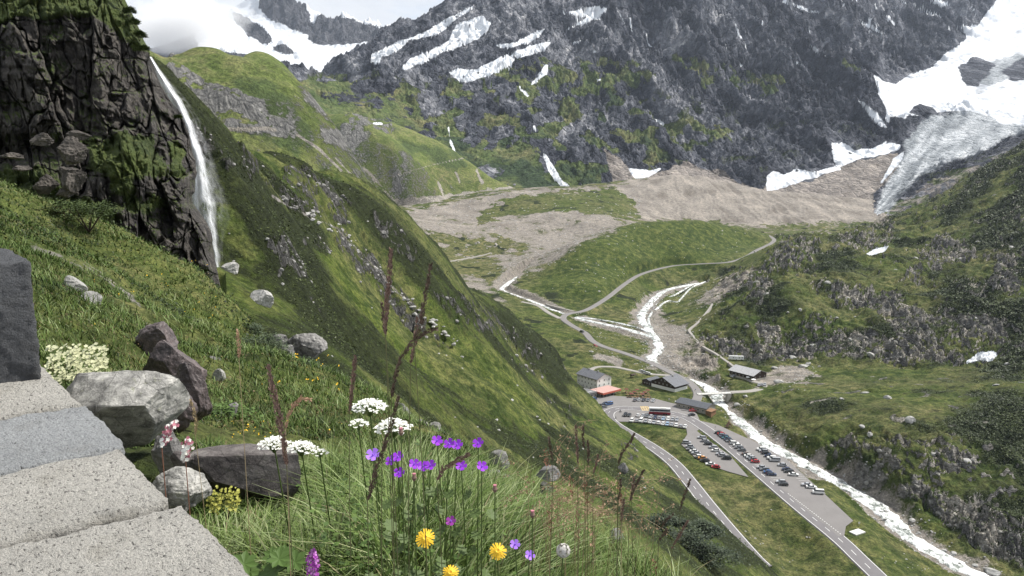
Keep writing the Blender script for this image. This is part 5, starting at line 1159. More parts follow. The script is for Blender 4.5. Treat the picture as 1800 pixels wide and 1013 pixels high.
#@@END30
# ================================================================== CLIFF, WATERFALL, NEAR SLOPE
def noise3(x, y, z, sc, o, seed, f=ridged):
    return (f(x/sc, y/sc, o, seed)+f(y/sc+5.2, z/sc, o, seed+3)+f(z/sc-3.1, x/sc+1.7, o, seed+7))/3
CL_Y = [-70, 0, 40, 85, 102, 144, 177, 200, 232, 276, 310, 345, 358, 382, 410, 455, 500, 545, 600]
CL_R = [170, 216, 238, 257, 259, 278, 299, 316, 327, 341, 345, 337, 338, 353, 370, 376, 384, 383, 384]
CL_D = np.interp(CL_Y, [-70, 100, 300, 600], [55, 52, 49, 45])
nu, nv = 620, 620
v_ = np.linspace(-70, 600, nv); Rr = np.interp(v_, CL_Y, CL_R); Dr = np.interp(v_, CL_Y, CL_D)
u_ = np.linspace(0, 1.28, nu); U, VV = np.meshgrid(u_, v_); RR = Rr[:, None]; DR = Dr[:, None]
uc = np.minimum(U, 1)
PX = -110+(RR+110)*uc; back = np.maximum(U-1, 0)/.28
D_ = DR-1-3*np.sin(uc*math.pi)+3*uc**6+back*24
# the grassy knoll stands out in front, the left part leans back above the ledge
kn = np.exp(-(((PX-235)/85)**2+((VV-310)/60)**2)**1.4); D_ -= 3.0*kn
D_ += np.exp(-((PX-30)/80)**2-((VV-265)/26)**2)*3+sstep(300, 420, VV)*(-5)*(1-uc)
D_ += .018*np.maximum(40-VV, 0)*1.2
t, r = ray(PX, VV); X = t*D_; Y = D_*1.0; Z = CZ+r*D_
X = X-back*3*np.sign(X)*0
mk_rock = pm(PX, VV, [[(-120,-80),(225,-80),(240,50),(225,60),(150,40),(60,20),(30,10),(-120,10)]], 10, 14, X, Z, 6, 3)
top_green = pm(PX, VV, [[(-120,-80),(200,-80),(225,0),(250,50),(262,95),(235,85),(205,62),(180,40),(120,30),(60,35),(20,35),(-120,40)]], 9, 16, PX, VV, 60, 3)
kgreen = pm(PX, VV, [[(150,245),(215,235),(275,245),(290,265),(285,300),(270,315),(240,320),(225,345),(190,330),(165,300),(150,270)]], 12, 18, PX, VV, 40, 4)
kgreen = np.maximum(kgreen, pm(PX, VV, [[(100,355),(190,350),(205,400),(150,410)],[(-120,300),(60,300),(130,340),(200,400),(215,450),(290,500),(330,545),(330,600),(-120,600)],[(225,350),(290,345),(300,365),(240,385)],[(300,255),(322,262),(325,300),(300,310)]], 12, 18, PX, VV, 40, 5))
QX, QZ = PX*.036+back*16, -VV*.036; sk = QX+QZ*.22; bigs = ridged(sk/8, QZ/14, 5, 110)-.5; mids = ridged(sk/2.6, QZ/6, 5, 120)-.5; fin = ridged(sk/.8, QZ/1.5, 4, 130)-.5
blk = np.abs(fbm(sk/3.4, QZ/9, 3, 140)); crack = sstep(.05, .0, blk)+sstep(.035, .0, np.abs(fbm(QX/5+QZ/9, QZ/3, 3, 141)))*.8
gsoft = np.maximum(top_green, kgreen)
amp = (1-.55*gsoft)*(1-.35*np.clip(back, 0, 1))
edge = 1-.85*sstep(.965, 1.0, uc)*(1-.5*back)
blk3 = blocks(sk/2.6, QZ/6.0, 4, 170, gain=.42)
ledge = sstep(.0, .35, fbm(QX/6, QZ/2.2+QX/9, 4, 152)); disp = amp*edge*(2.0*bigs+1.0*mids+.35*fin-.45*crack+2.3*blk3+.9*ledge)+gsoft*(.55*(1-np.abs(fbm(QX/2.0, QZ/1.5, 5, 150))*2.4)-.2)
# push along the outward direction (towards the valley and the road)
kq = 1-disp/np.maximum(D_, 20); X2 = X*kq+(1-edge)*.45*fbm(Z/1.6, Z/9, 5, 151); Y2 = Y*kq; Z2 = CZ+(Z-CZ)*kq+gsoft*disp*.3
rockm = np.clip(1-gsoft*1.0+.1, 0, 1)*(.80+.6*fbm(PX/60, VV/50, 5, 142)); rockm = np.clip(rockm, 0, 1)
sl = slope_of(X2, Y2, Z2); rockm = np.clip(rockm-.35*sstep(.62, .85, sl), 0, 1)
def cliff_mat():
    m, n = mat('dark_gneiss_cliff'); pos = n.coord(); st = n.coord(scale=(1, 1, .3))
    a = n.noise(.22, 8, .62, st, .6); b = n.noise(1.6, 9, .7, pos, .4); c = n.noise(.5, 6, .6, n.coord(scale=(1, 1, .12)), .2)
    rk = n.ramp(b, [(.32, (.016, .015, .015)), (.46, (.056, .050, .046)), (.56, (.105, .094, .083)), (.70, (.22, .20, .175))])
    rk = n.mix(n.mr(a, .50, .68, 0, .75), rk, n.mix(b, (.060, .052, .045), (.15, .135, .115)))
    rk = n.mix(n.mr(c, .52, .66, 0, .72), rk, (.014, .013, .015))
    cr = n.voro(.42, n.coord(scale=(1, 1, .55)), 'DISTANCE_TO_EDGE')
    lich = n.noise(4.5, 8, .8, pos); rk = n.mix(n.mr(lich, .62, .70, 0, .75), rk, (.30, .31, .28))
    g1 = n.noise(.35, 5, .6, pos); g2 = n.noise(2.4, 7, .7, pos)
    g = n.mix(n.mr(g1, .35, .65), (.036, .056, .013), (.080, .112, .022)); g = n.mix(n.mr(g2, .5, .75), g, (.15, .165, .05)); g = n.mix(n.mr(g2, .45, .25), g, (.012, .018, .007))
    rf = n.mr(n.math('ADD', n.attr('rock'), n.math('MULTIPLY', n.math('SUBTRACT', g2, .5), 1.5)), .40, .58)
    col = n.mix(rf, g, rk); h = n.math('ADD', n.math('MULTIPLY', b, 1.3), n.math('ADD', n.math('MULTIPLY', n.mr(cr, 0, .07), .1), g2))
    n.out(n.bsdf(col, .8, n.bump(h, .9, .55), spec=.3)); return m
mCliff = cliff_mat()
CLIFF = grid_mesh('cliff', X2, Y2, Z2, mCliff, dict(rock=rockm), flip=True, kind='structure')
CLX, CLYY, CLZ = X2, Y2, Z2

# ---- waterfall: many thin sheets of falling spray, wider and thinner towards the foot
WF = [(262,98,5),(275,122,9),(289,146,13),(308,175,16),(325,208,17),(336,248,19),(347,282,20),(352,321,24),(356,358,32),(365,388,26),(373,420,15),(378,450,9),(380,470,7)]
mF, n = mat('falling_water'); pv = n.coord(scale=(1, 1, .16))
q1 = n.noise(2.6, 8, .68, pv, .3); q2 = n.noise(.5, 4, .6, n.coord(scale=(1, 1, .3)))
al = n.math('MULTIPLY', n.mr(n.math('ADD', q1, n.math('MULTIPLY', n.math('SUBTRACT', q2, .5), 1.0)), .38, .66), n.attr('dens'))
n.out(n.bsdf((.86, .88, .91), .6, alpha=al, spec=.2))
wfa = np.array(WF, float); pyq = np.linspace(100, 470, 220); pxq = np.interp(pyq, wfa[:, 1], wfa[:, 0]); wq = np.interp(pyq, wfa[:, 1], wfa[:, 2])*1.45
co = []; dn = []; fc = []
for sh in range(4):
    b0 = len(co); K = 11; dd_ = 78+1.6*(sh-1)
    for i in range(len(pyq)):
        for k in range(K):
            f = k/(K-1)*2-1; xx = pxq[i]+f*wq[i]*.5*(1+.15*(sh-2)*.3+1.1*(sh == 3)*min(1, i/70))+3.2*float(pn(np.array(pyq[i]/22.0+sh*3), np.array(sh*7.3), 9))*min(1, (i/60))
            d0 = dd_-(1-f*f)*1.6+4.0*(i/len(pyq))*-1
            p = P(xx, pyq[i], d0); co.append(p[:])
            e = max(0, 1-abs(f)**1.5); dn.append(e*(.95 if pyq[i] < 260 else .95-.55*(pyq[i]-260)/210)*(1, .8, .8, .34)[sh])
    for i in range(len(pyq)-1):
        for k in range(K-1): a = b0+i*K+k; fc.append((a, a+1, a+K+1, a+K))
o = np_mesh('waterfall', co, fc, mF, smooth=True); a = o.data.attributes.new('dens', 'FLOAT', 'POINT'); a.data.foreach_set('value', np.array(dn, np.float32)); o['kind'] = 'structure'

# ---- the near slope below and beyond the wall
def NZ(px, py, d): return D(px, py, d)
N_PTS = [(-.9, 1.0, CZ-1.15),(-.3, 1.0, CZ-1.12),(.3, 1.0, CZ-1.15),(.9, 1.0, CZ-1.25),
 D(-60,420,13),D(-60,330,26),D(-60,300,45),D(0,440,13),D(0,380,24),D(0,330,36),D(100,470,13),D(150,402,29),D(100,420,20),D(0,600,6),D(100,620,5.5),
 D(150,560,8.5),D(200,560,10.5),D(235,500,19),D(300,560,14),D(205,408,33),D(255,470,35),D(300,503,37),D(340,525,39),D(383,550,40),D(300,600,11),D(330,570,20),D(360,590,21),D(420,600,25),D(400,640,15),
 D(100,760,3.7),D(210,770,3.9),D(280,790,3.7),D(340,860,3.4),D(330,720,5.6),D(380,740,6.3),D(430,860,3.6),D(400,960,2.8),D(500,820,4.6),D(560,760,6.5),D(480,720,8.5),D(400,700,8.5),
 D(455,604,31),D(520,658,27),D(560,716,15),D(600,704,24),D(640,726,21),D(680,750,18),D(440,642,18),D(480,672,17.5),D(520,692,17),D(600,728,16),D(640,746,15),D(480,642,23),D(520,668,22),D(560,692,21.5),D(600,716,20),D(740,785,13.5),D(800,822,11),D(860,850,9.0),D(920,880,7.8),D(700,850,5.4),D(620,850,4.4),
 D(600,960,2.8),D(750,960,3.0),D(700,1040,2.3),D(900,1000,3.3),D(980,950,5.6),D(1050,985,5.0),D(900,1040,2.7),D(1100,1040,3.8),D(1200,1080,3.8),D(1150,1025,5.4),
 WP(-60,60,CZ+3),WP(200,60,CZ-6),WP(375,60,CZ-14),WP(455,50,CZ-20),WP(520,46,CZ-24),WP(600,42,CZ-26),WP(680,36,CZ-26),WP(740,30,CZ-24),WP(800,26,CZ-23),WP(860,22,CZ-20),WP(920,20,CZ-19),WP(1000,18,CZ-20),WP(1100,18,CZ-22),WP(1200,18,CZ-24),WP(1400,18,CZ-26),WP(1400,6,CZ-7.5),WP(1400,3,CZ-3.5)]
TN = TPS(N_PTS)
N_SHRUB = [[(100,355),(200,355),(210,400),(150,415)],[(400,560),(480,590),(600,690),(720,740),(700,760),(620,700),(480,640)],[(300,490),(350,510),(385,545),(350,560)]]
def near_dz(X, Y):
    s = np.clip(Y/12, .08, 1.0)
    dz = s*(.35*fbm(X/3.5, Y/3.5, 4, 160)+.10*fbm(X/.8, Y/.8, 4, 161))+.05*fbm(X/.2, Y/.2, 3, 162)*(Y > 2)
    return dz+sstep(12, 25, Y)*(.28*(1-np.abs(fbm(X/2.4, Y/2.4, 4, 163))*2)-.2)
def shape_N(X, Y, Z, px, py):
    dz = near_dz(X, Y)
    Z2 = Z+dz; qx, qy = proj(X, Y, Z2)
    bare = 1-sstep(4, 11, line_d(qx, qy, [(60,435),(110,455),(180,480),(230,520),(255,560),(275,580)])+6*fbm(X/1.2, Y/1.2, 3, 8))
    bare = bare*sstep(-.22, .12, fbm(X/.9, Y/.9, 4, 18))
    rock = pm(qx, qy, [[(0,270),(60,270),(150,300),(140,345),(60,310),(0,300)],[(40,290),(100,230),(150,230),(160,300),(120,350),(60,320)]], 6, 14, X, Y, 2, 5)
    wet = 1-sstep(3, 9, line_d(qx, qy, [(108,490),(125,505),(140,525),(165,548)])+5*fbm(X/.8, Y/.8, 3, 8))
    shrub = np.clip(.30+.9*fbm(X/6, Y/6, 4, 165)-.2, 0, 1)
    return Z2, full(dict(rock=np.maximum(rock*.8, wet*.0), scree=np.maximum(bare*.6, 0), shrub=shrub, tan=np.clip(.25+.9*fbm(X/3, Y/3, 3, 166), 0, 1)), X.shape)
mN = terrain_mat('near_turf', .035, gA=(.048, .072, .016), gB=(.078, .105, .024), gC=(.10, .115, .034), dark=(.024, .034, .012), rA=(.04, .036, .034), rB=(.14, .125, .11), rC=(.30, .28, .25), bumpk=1.2)
layer('near_slope', TN, 1.0, 60, -140, 1500, 620, 700, mN, shape_N, floor=.3)
#@@END40
# ================================================================== FOREGROUND
def gz(x, y):
    x = np.asarray(x, float); y = np.asarray(y, float); return TN(x/y, y)+near_dz(x, y)
def near_hit(px, py, d0=1.6, d1=58): return TN.hit(px, py, d0, d1, 900)

# ---- rocks
def rock_mat(name, c0, c1, c2, S=1.0, lich=.0, wet=0):
    m, n = mat(name); pos = n.coord(); a = n.noise(3.0/S, 9, .68, pos, .3); b = n.noise(26/S, 8, .75, pos); c = n.noise(1.1/S, 4, .5, pos)
    col = n.ramp(a, [(.30, c0), (.48, c1), (.66, c2)]); col = n.mix(n.mr(b, .56, .70, 0, .7), col, tuple(v*.25 for v in c0)); col = n.mix(n.mr(b, .44, .30, 0, .8), col, tuple(min(.8, v*1.5) for v in c2))
    if lich: col = n.mix(n.mr(n.noise(7/S, 8, .8, pos), .58, .64, 0, lich), col, (.27, .29, .17))
    cr = n.voro(1.7/S, n.coord(scale=(1, 1, 1.6)), 'DISTANCE_TO_EDGE'); col = n.mix(n.mr(cr, 0, .02, .5, 0), col, (.01, .01, .01))
    n.out(n.bsdf(col, .9-wet, n.bump(n.math('ADD', a, n.math('MULTIPLY', b, .35)), .75, .05*S), spec=.25+wet)); return m
mPale = rock_mat('pale_granite', (.075, .075, .07), (.27, .265, .25), (.52, .51, .475), .22, .5)
mGrey = rock_mat('grey_gneiss', (.07, .068, .066), (.18, .175, .17), (.36, .35, .33), 1.2, .3)
mLedge = rock_mat('brownish_ledge_rock', (.02, .018, .017), (.062, .055, .049), (.14, .125, .11), 3, .1)
mDarkR = rock_mat('wet_dark_rock', (.016, .012, .013), (.060, .045, .045), (.15, .115, .11), .4, 0, .35)
mPurp = rock_mat('lichened_purple_rock', (.045, .040, .040), (.11, .098, .095), (.20, .185, .175), .35, .25)
mFarB = rock_mat('weathered_boulder', (.16, .155, .15), (.34, .335, .32), (.52, .51, .49), 4, .15)
def ico(sub):
    me = bpy.data.meshes.new('t'); import bmesh; bm = bmesh.new(); bmesh.ops.create_icosphere(bm, subdivisions=sub, radius=1); bm.to_mesh(me); bm.free()
    v = np.empty(len(me.vertices)*3); me.vertices.foreach_get('co', v); f = np.empty(len(me.polygons)*3, np.int32); me.polygons.foreach_get('vertices', f); bpy.data.meshes.remove(me)
    return v.reshape(-1, 3), f.reshape(-1, 3)
ICO = {k: ico(k) for k in (2, 3, 5)}
def rock_shape(seed, sub=5, cuts=11, nz=.10, sz=(1, 1, 1), flat=None, planes=None):
    r_ = np.random.default_rng(seed); v, f = ICO[sub]; v = v.copy()
    if planes:
        for nn, h in planes: nn = np.array(nn, float); nn /= np.linalg.norm(nn); dd = v@nn; k = dd > h; v[k] -= np.outer(dd[k]-h, nn)
        v *= 1.25
    for _ in range(cuts):
        nn = r_.normal(size=3); nn /= np.linalg.norm(nn); h = r_.uniform(.55, .88); dd = v@nn; k = dd > h; v[k] -= np.outer(dd[k]-h, nn)
    if flat: k = v[:, 2] > flat; v[k, 2] = flat+(v[k, 2]-flat)*.12
    n3_ = lambda s_, o, sd: (fbm(v[:, 0]*s_+seed, v[:, 1]*s_, o, sd)+fbm(v[:, 1]*s_, v[:, 2]*s_+seed, o, sd+1)+fbm(v[:, 2]*s_+seed, v[:, 0]*s_, o, sd+2))/2
    rad = 1+nz*(n3_(1.6, 4, seed)+.45*n3_(6, 3, seed+5))
    return v*rad[:, None]*np.array(sz), f
def rock(name, c, sz, seed, m, label, cat='rock', rz=0, tilt=0, sub=5, cuts=11, nz=.17, flat=None, group=None, planes=None):
    v, f = rock_shape(seed, sub, cuts, nz, sz, flat, planes); o = np_mesh(name, v, f, m, smooth=False, nv=3)
    o.data.polygons.foreach_set('use_smooth', np.full(len(f), sub < 5)); o.location = c; o.rotation_euler = (tilt, 0, rz); return tag(o, label, cat, group)
def rock_box(name, box, d, seed, m, label, dr=.8, hf=1.0, **kw):
    x0, y0, x1, y1 = box
    if 6 < d < 60: h = near_hit((x0+x1)/2, y1-.15*(y1-y0), 3, 58).y
    elif d >= 60: h = TA.hit((x0+x1)/2, y1-.15*(y1-y0), 55, 520).y
    else: h = d
    if .5*d < h < 2.2*d: d = h
    c = P((x0+x1)/2, (y0+y1)/2, d); k = d/1400/.93
    w_ = (x1-x0)*k/2; h_ = (y1-y0)*k/2
    return rock(name, c, (w_*1.12, w_*dr, h_*1.12*hf), seed, m, label, **kw)
rock_box('boulder', (116,644,300,770), 3.55, 11, mPale, 'big pale speckled boulder right behind the granite wall', dr=.75, cuts=5, rz=0, nz=.07, planes=[((-.15,-.45,1),.50),((.25,-.75,-.60),.46),((1,-.35,.25),.70),((-1,-.4,.45),.62),((-.35,-1,.05),.60),((-.5,-.5,-.6),.66),((.5,-.6,.8),.60)])
rock_box('rock', (262,600,352,700), 5.6, 13, mDarkR, 'wet dark brown rock leaning above the dark hollow', dr=.7, cuts=14)
rock_box('rock', (300,640,372,735), 4.9, 15, mDarkR, 'dark cracked rock block right of the pale boulder', dr=.7, cuts=14)
rock_box('rock', (245,572,315,650), 6.6, 17, mDarkR, 'dark slab with grey top behind the brown rocks', dr=.8)
rock_box('rock', (270,690,340,760), 4.6, 19, mDarkR, 'dark shadowed rock low between boulder and grass', dr=.6)
rock_box('rock', (338,770,538,890), 3.35, 23, mPurp, 'flat-topped grey-purple rock under the white umbels', dr=.45, cuts=6, flat=.55, nz=.07)
rock_box('rock', (276,825,372,900), 2.9, 25, mPale, 'small pale rock half sunk in grass beside the wall', dr=.8)
rock_box('rock', (262,760,330,835), 3.4, 27, mGrey, 'grey rock under the pink saxifrage', dr=.7)
rock_box('rock', (300,790,345,830), 3.3, 29, mPurp, 'little mossy rock left of the flat-topped rock', dr=.8)
rock_box('rock', (108,486,150,522), 11, 31, mFarB, 'white wet rock upper of two beside the bare path', dr=.8)
rock_box('rock', (140,515,178,552), 10, 33, mFarB, 'white wet rock lower of two beside the bare path', dr=.8)
rock_box('rock', (352,625,385,650), 10, 35, mGrey, 'small grey rock in the grass right of the brown rocks', dr=.8)
rock_box('rock', (375,650,395,680), 9, 37, mPale, 'narrow pale stone poking out of the green bank', dr=.8)
rock_box('rock', (395,708,420,738), 6.6, 39, mGrey, 'small stone in the leafy green clump', dr=.8)
rock_box('boulder', (388,462,421,482), 93, 41, mFarB, 'pale boulder on the slope just right of the waterfall foot', dr=.8)
rock_box('boulder', (436,512,476,545), 82, 43, mFarB, 'larger whitish wedge boulder on the dark slope below the waterfall', dr=.8, cuts=16)
rock_box('boulder', (507,588,570,640), 68, 45, mGrey, 'large grey split boulder at the foot of the dark slope', dr=.8, cuts=9)
rock_box('boulder', (478,588,512,616), 71, 47, mGrey, 'grey boulder touching the left of the large split boulder', dr=.8)
rock_box('boulder', (490,606,520,640), 67, 49, mGrey, 'low dark boulder under the large split boulder', dr=.8)
rock_box('boulder', (858,794,895,828), 14, 51, mGrey, 'rounded grey rock right of the purple flowers', dr=.8)
rock_box('rock', (850,825,880,848), 13, 53, mGrey, 'lower left rock of the pile right of the purple flowers', dr=.8)
rock_box('rock', (870,832,898,850), 13.4, 55, mGrey, 'lower right rock of the pile right of the purple flowers', dr=.8)
rock_box('boulder', (685,705,722,760), 22, 57, mGrey, 'slanting grey rock behind the upper white umbels', dr=.8)
rock_box('boulder', (1085,815,1104,840), 165, 59, mGrey, 'grey crag boulder in the dark heath above the road', dr=.8)
rock_box('boulder', (730,738,750,752), 34, 61, mGrey, 'left stone of the dark scree patch on the bank', dr=.8)
rock_box('boulder', (752,742,778,757), 33, 63, mGrey, 'right stone of the dark scree patch on the bank', dr=.8)
rock_box('boulder', (945,820,985,845), 7.6, 65, mGrey, 'pale rock behind the dry brown panicles', dr=.8)
rock_box('boulder', (1070,930,1098,956), 9.0, 67, mGrey, 'grey rock right of the seed clock among dry stalks', dr=.8)
rock_box('boulder', (948,845,972,870), 8.2, 69, mGrey, 'darker rock below the pale rock by the dry panicles', dr=.8)
for i, (x0, y0, x1, y1, d, lb) in enumerate([(0,262,45,285,34,'leftmost stone on the ledge below the cliff'),(50,228,100,262,37,'tall stone on the ledge below the cliff'),(95,240,150,290,36,'pinkish slab on the ledge below the cliff'),(98,285,152,340,33,'brown block at the lower end of the ledge'),(60,300,105,345,31,'dark stone under the brown block'),(110,222,160,252,38,'rounded stone under the overhang'),(18,285,60,305,32,'low stone in the dry-stone terrace'),(95,325,135,352,30,'small grey stone where the ledge meets the bushes')]):
    rock_box('rock', (x0+5, y0+6, x1-5, y1-4), d, 71+2*i, mLedge, lb, dr=.9, nz=.34, cuts=17)
# ---- the granite wall by the road: four cap stones and an upright block
def gran(name, c, dark=.2, pit=.62):
    m, n = mat(name); pos = n.coord(); a = n.noise(150, 6, .7, pos); b = n.noise(28, 7, .72, pos); c_ = n.noise(3.2, 5, .6, pos); p_ = n.noise(60, 5, .8, n.coord(scale=(1, 1.6, 1)))
    col = n.mix(n.mr(a, .35, .65), tuple(v*.72 for v in c), tuple(min(.85, v*1.22) for v in c)); col = n.mix(n.mr(c_, .4, .7, 0, .45), col, tuple(v*.62 for v in c))
    d1_ = n.noise(5.5, 6, .62, pos, .4); col = n.mix(n.mr(d1_, .54, .72, 0, .55), col, tuple(v*.50 for v in (c[0]*1.03, c[1]*.98, c[2]*.86))); d2_ = n.noise(22, 8, .8, pos); col = n.mix(n.mr(d2_, .64, .68, 0, .6), col, tuple(v*1.0 for v in (c[0]*.9, c[1]*.95, c[2]*.68)))
    col = n.mix(n.mr(p_, pit, pit+.05, 0, .85), col, (.035, .034, .033)); col = n.mix(n.mr(b, .60, .68, 0, .6), col, tuple(v*dark for v in c))
    n.out(n.bsdf(col, .88, n.bump(n.math('ADD', n.math('ADD', a, n.math('MULTIPLY', b, 2)), n.math('MULTIPLY', p_, -1.2)), 1.0, .016), spec=.2)); return m
mGran = gran('granite_cap', (.58, .56, .515), pit=.56); mGranB = gran('blue_grey_granite_cap', (.42, .435, .445), pit=.59); mGranD = gran('dark_hewn_granite', (.135, .14, .15), .3, .75)
def hewn(name, L, Wd, H, m, parent, seed, rough=.008, nseg=.012, big=.01, edge=.017):
    """a rough-hewn block, corner at the local origin, x 0..L, y 0..W, z -H..0, edges worn"""
    import bmesh; bm = bmesh.new(); nx, ny, nz = int(L/nseg), int(Wd/nseg), int(H/nseg); co = []; fc = []
    def face(o, a, b, na, nb):
        s0 = len(co); A = np.linspace(0, 1, na+1); B = np.linspace(0, 1, nb+1); g = o+A[None, :, None]*a+B[:, None, None]*b; co.extend(g.reshape(-1, 3))
        for j in range(nb):
            for i in range(na): q = s0+j*(na+1)+i; fc.append((q, q+1, q+na+2, q+na+1))
    X_, Y_, Z_ = np.array([L, 0, 0.]), np.array([0, Wd, 0.]), np.array([0, 0, H]); O = np.zeros(3)-np.array([0, 0, H])
    face(O+Z_, X_, Y_, nx, ny); face(O, Y_, X_, ny, nx); face(O, X_, Z_, nx, nz); face(O+Y_, Z_, X_, nz, nx); face(O, Z_, Y_, nz, ny); face(O+X_, Y_, Z_, ny, nz)
    c = np.array(co); lo = np.array([0, 0, -H]); hi = np.array([L, Wd, 0]); ctr = (lo+hi)/2
    q = np.minimum(c-lo, hi-c); ed = np.sort(q, 1)[:, 1]     # distance to the nearest edge
    k = np.clip(1-ed/edge, 0, 1)**2
    s = seed*3.1; r_ = big*(fbm(c[:, 0]*5+s, c[:, 1]*5+c[:, 2]*4, 3, seed)+.6*fbm(c[:, 2]*9+s, c[:, 0]*9-c[:, 1]*9, 3, seed+3))+rough*fbm(c[:, 0]*45+c[:, 2]*30, c[:, 1]*45+s+c[:, 2]*20, 4, seed+7)
    ero = k*edge*(.55+.5*fbm(c[:, 0]*16+s, c[:, 1]*16+c[:, 2]*16, 4, seed+9))
    d_ = (ctr-c); on = np.isclose(c, lo)|np.isclose(c, hi); nrm = np.where(np.isclose(c, hi), 1., 0)-np.where(np.isclose(c, lo), 1., 0)
    nn = nrm/np.maximum(np.linalg.norm(nrm, axis=1, keepdims=True), 1e-6); near = np.where(q < edge, np.sign(c-ctr), 0)*1.0; near /= np.maximum(np.linalg.norm(near, axis=1, keepdims=True), 1e-6)
    c = c+nn*r_[:, None]-near*ero[:, None]
    bm.free(); me = bpy.data.meshes.new(name); me.from_pydata(c.tolist(), [], fc)
    bm = bmesh.new(); bm.from_mesh(me); bmesh.ops.remove_doubles(bm, verts=bm.verts, dist=.0006); bmesh.ops.recalc_face_normals(bm, faces=bm.faces); bm.to_mesh(me); bm.free()
    me.polygons.foreach_set('use_smooth', [True]*len(me.polygons)); me.materials.append(m); o = bpy.data.objects.new(name, me); COL.objects.link(o); o.parent = parent; return o
WT = CZ-.80; wall = empty('parapet_wall', (-1.76, 3.0, WT), math.atan2(-.773, .635), 'pale granite parapet of broad cap stones with one dark upright block', 'wall')
def at_wall(o, x, y, z, rz=0, rx=0, ry=0): o.location = (x, y, z); o.rotation_euler = (rx, ry, rz); return o
# local x runs along the wall towards the camera, local -y away from the valley
ws = [(-.06, .474, .00, mGran), (.438, .530, .012, mGranB), (.994, .478, -.012, mGran), (1.498, .755, .006, mGran)]
for i, (x, l_, yo, m_) in enumerate(ws):
    o = hewn('cap_stone', l_, 1.25, .20, m_, wall, 200+i, big=.012); at_wall(o, x, -1.25+yo, .004*(i % 2), rz=(.0, -.012, .010, -.008)[i])
o = hewn('cap_stone', .9, 1.25, .20, mGran, wall, 207, nseg=.03); at_wall(o, 2.27, -1.25, 0)
o = hewn('cap_stone', .9, 1.25, .20, mGran, wall, 208, nseg=.03); at_wall(o, -.98, -1.25, 0)
o = hewn('upright_block', .62, .75, .47, mGranD, wall, 211, big=.012, rough=.012, edge=.009); at_wall(o, -.66, -.80, .462, rz=.0, rx=.0)
b = MB(); b.box(-1.0, 3.1, -1.2, -.08, -1.6, -.19); b.build('wall_body', mStoneW, wall)

# ---- plants
def leafmat(name, cols, rough=.6, trans=.0, attr='v'):
    m, n = mat(name); v = n.attr(attr); st = [(i/(len(cols)-1), c) for i, c in enumerate(cols)]
    c = n.ramp(v, st); n.out(n.bsdf(c, rough, spec=.25, **({'Subsurface Weight': 0.0}))); return m
mGrass = leafmat('grass_blades', [(.012, .025, .005), (.036, .068, .010), (.070, .116, .018), (.118, .165, .040), (.26, .31, .15), (.20, .165, .09)])
def attr_mesh(name, co, fc, v, m, nv, label=None, cat=None, kind=None):
    o = np_mesh(name, co, fc, m, nv=nv, smooth=False); a = o.data.attributes.new('v', 'FLOAT', 'POINT'); a.data.foreach_set('value', np.asarray(v, np.float32)); return tag(o, label, cat, kind=kind)
def blades(x, y, z, Ln, w_, az, lean, curl, v, seg=4):
    """curved tapering ribbons, all at once"""
    n_ = len(x); t_ = np.linspace(0, 1, seg+1)[None]; Lc = Ln[:, None]
    hor = Lc*(lean[:, None]*t_+curl[:, None]*t_**2.4); ver = Lc*t_*(1-.28*lean[:, None]-.45*curl[:, None]*t_**1.5)
    cx, sx = np.cos(az)[:, None], np.sin(az)[:, None]; X_ = x[:, None]+hor*cx; Y_ = y[:, None]+hor*sx; Z_ = z[:, None]+ver
    tw = az+math.pi/2+RNG.uniform(-.7, .7, n_); wv = w_[:, None]*(1-t_)**.6*.5+w_[:, None]*.04
    dx, dy = np.cos(tw)[:, None]*wv, np.sin(tw)[:, None]*wv
    co = np.stack([np.stack([X_-dx, Y_-dy, Z_], -1), np.stack([X_+dx, Y_+dy, Z_], -1)], 2).reshape(-1, 3)
    k = np.arange(n_)[:, None]*(2*(seg+1))+np.arange(seg)[None]*2; f = np.stack([k, k+1, k+3, k+2], -1).reshape(-1, 4)
    vv = np.clip(v[:, None]-.06+.20*t_, 0, 1); vv = np.repeat(vv, 2, 1).ravel() if False else np.stack([vv, vv], -1).ravel()  # roots darker than tips: shading painted into the blade colour
    return co, f, vv
WALLP = [Vector((-1.76, 3.0))+Vector((.635, -.773))*a_+Vector((-.773, -.635))*b_ for a_, b_ in ((-1.1, -.03), (3.2, -.03), (3.2, 1.3), (-1.1, 1.3))]
WALLP = [(p.x, p.y) for p in WALLP]
NOGRASS = [((-1.62, 3.65), .40), ((-1.2, 3.3), .0), ((-1.95, 4.9), .55), ((-1.75, 5.6), .6), ((-1.30, 3.95), .32)]
def sow(n_, p0, p1, d0, d1, dens=None):
    px = RNG.uniform(p0, p1, n_); d = np.exp(RNG.uniform(math.log(d0), math.log(d1), n_)); x = (px-900)/1400/.95*d
    k = poly_sd(x, d, WALLP) < -.01
    for (cx_, cy_), r_ in NOGRASS: k &= np.hypot(x-cx_, d-cy_) > r_
    if dens is not None: k &= RNG.uniform(0, 1, n_) < dens(x, d, px)
    x, d = x[k], d[k]; z = gz(x, d); qx, qy = proj(x, d, z); return x, d, z, qx, qy
parts_ = []
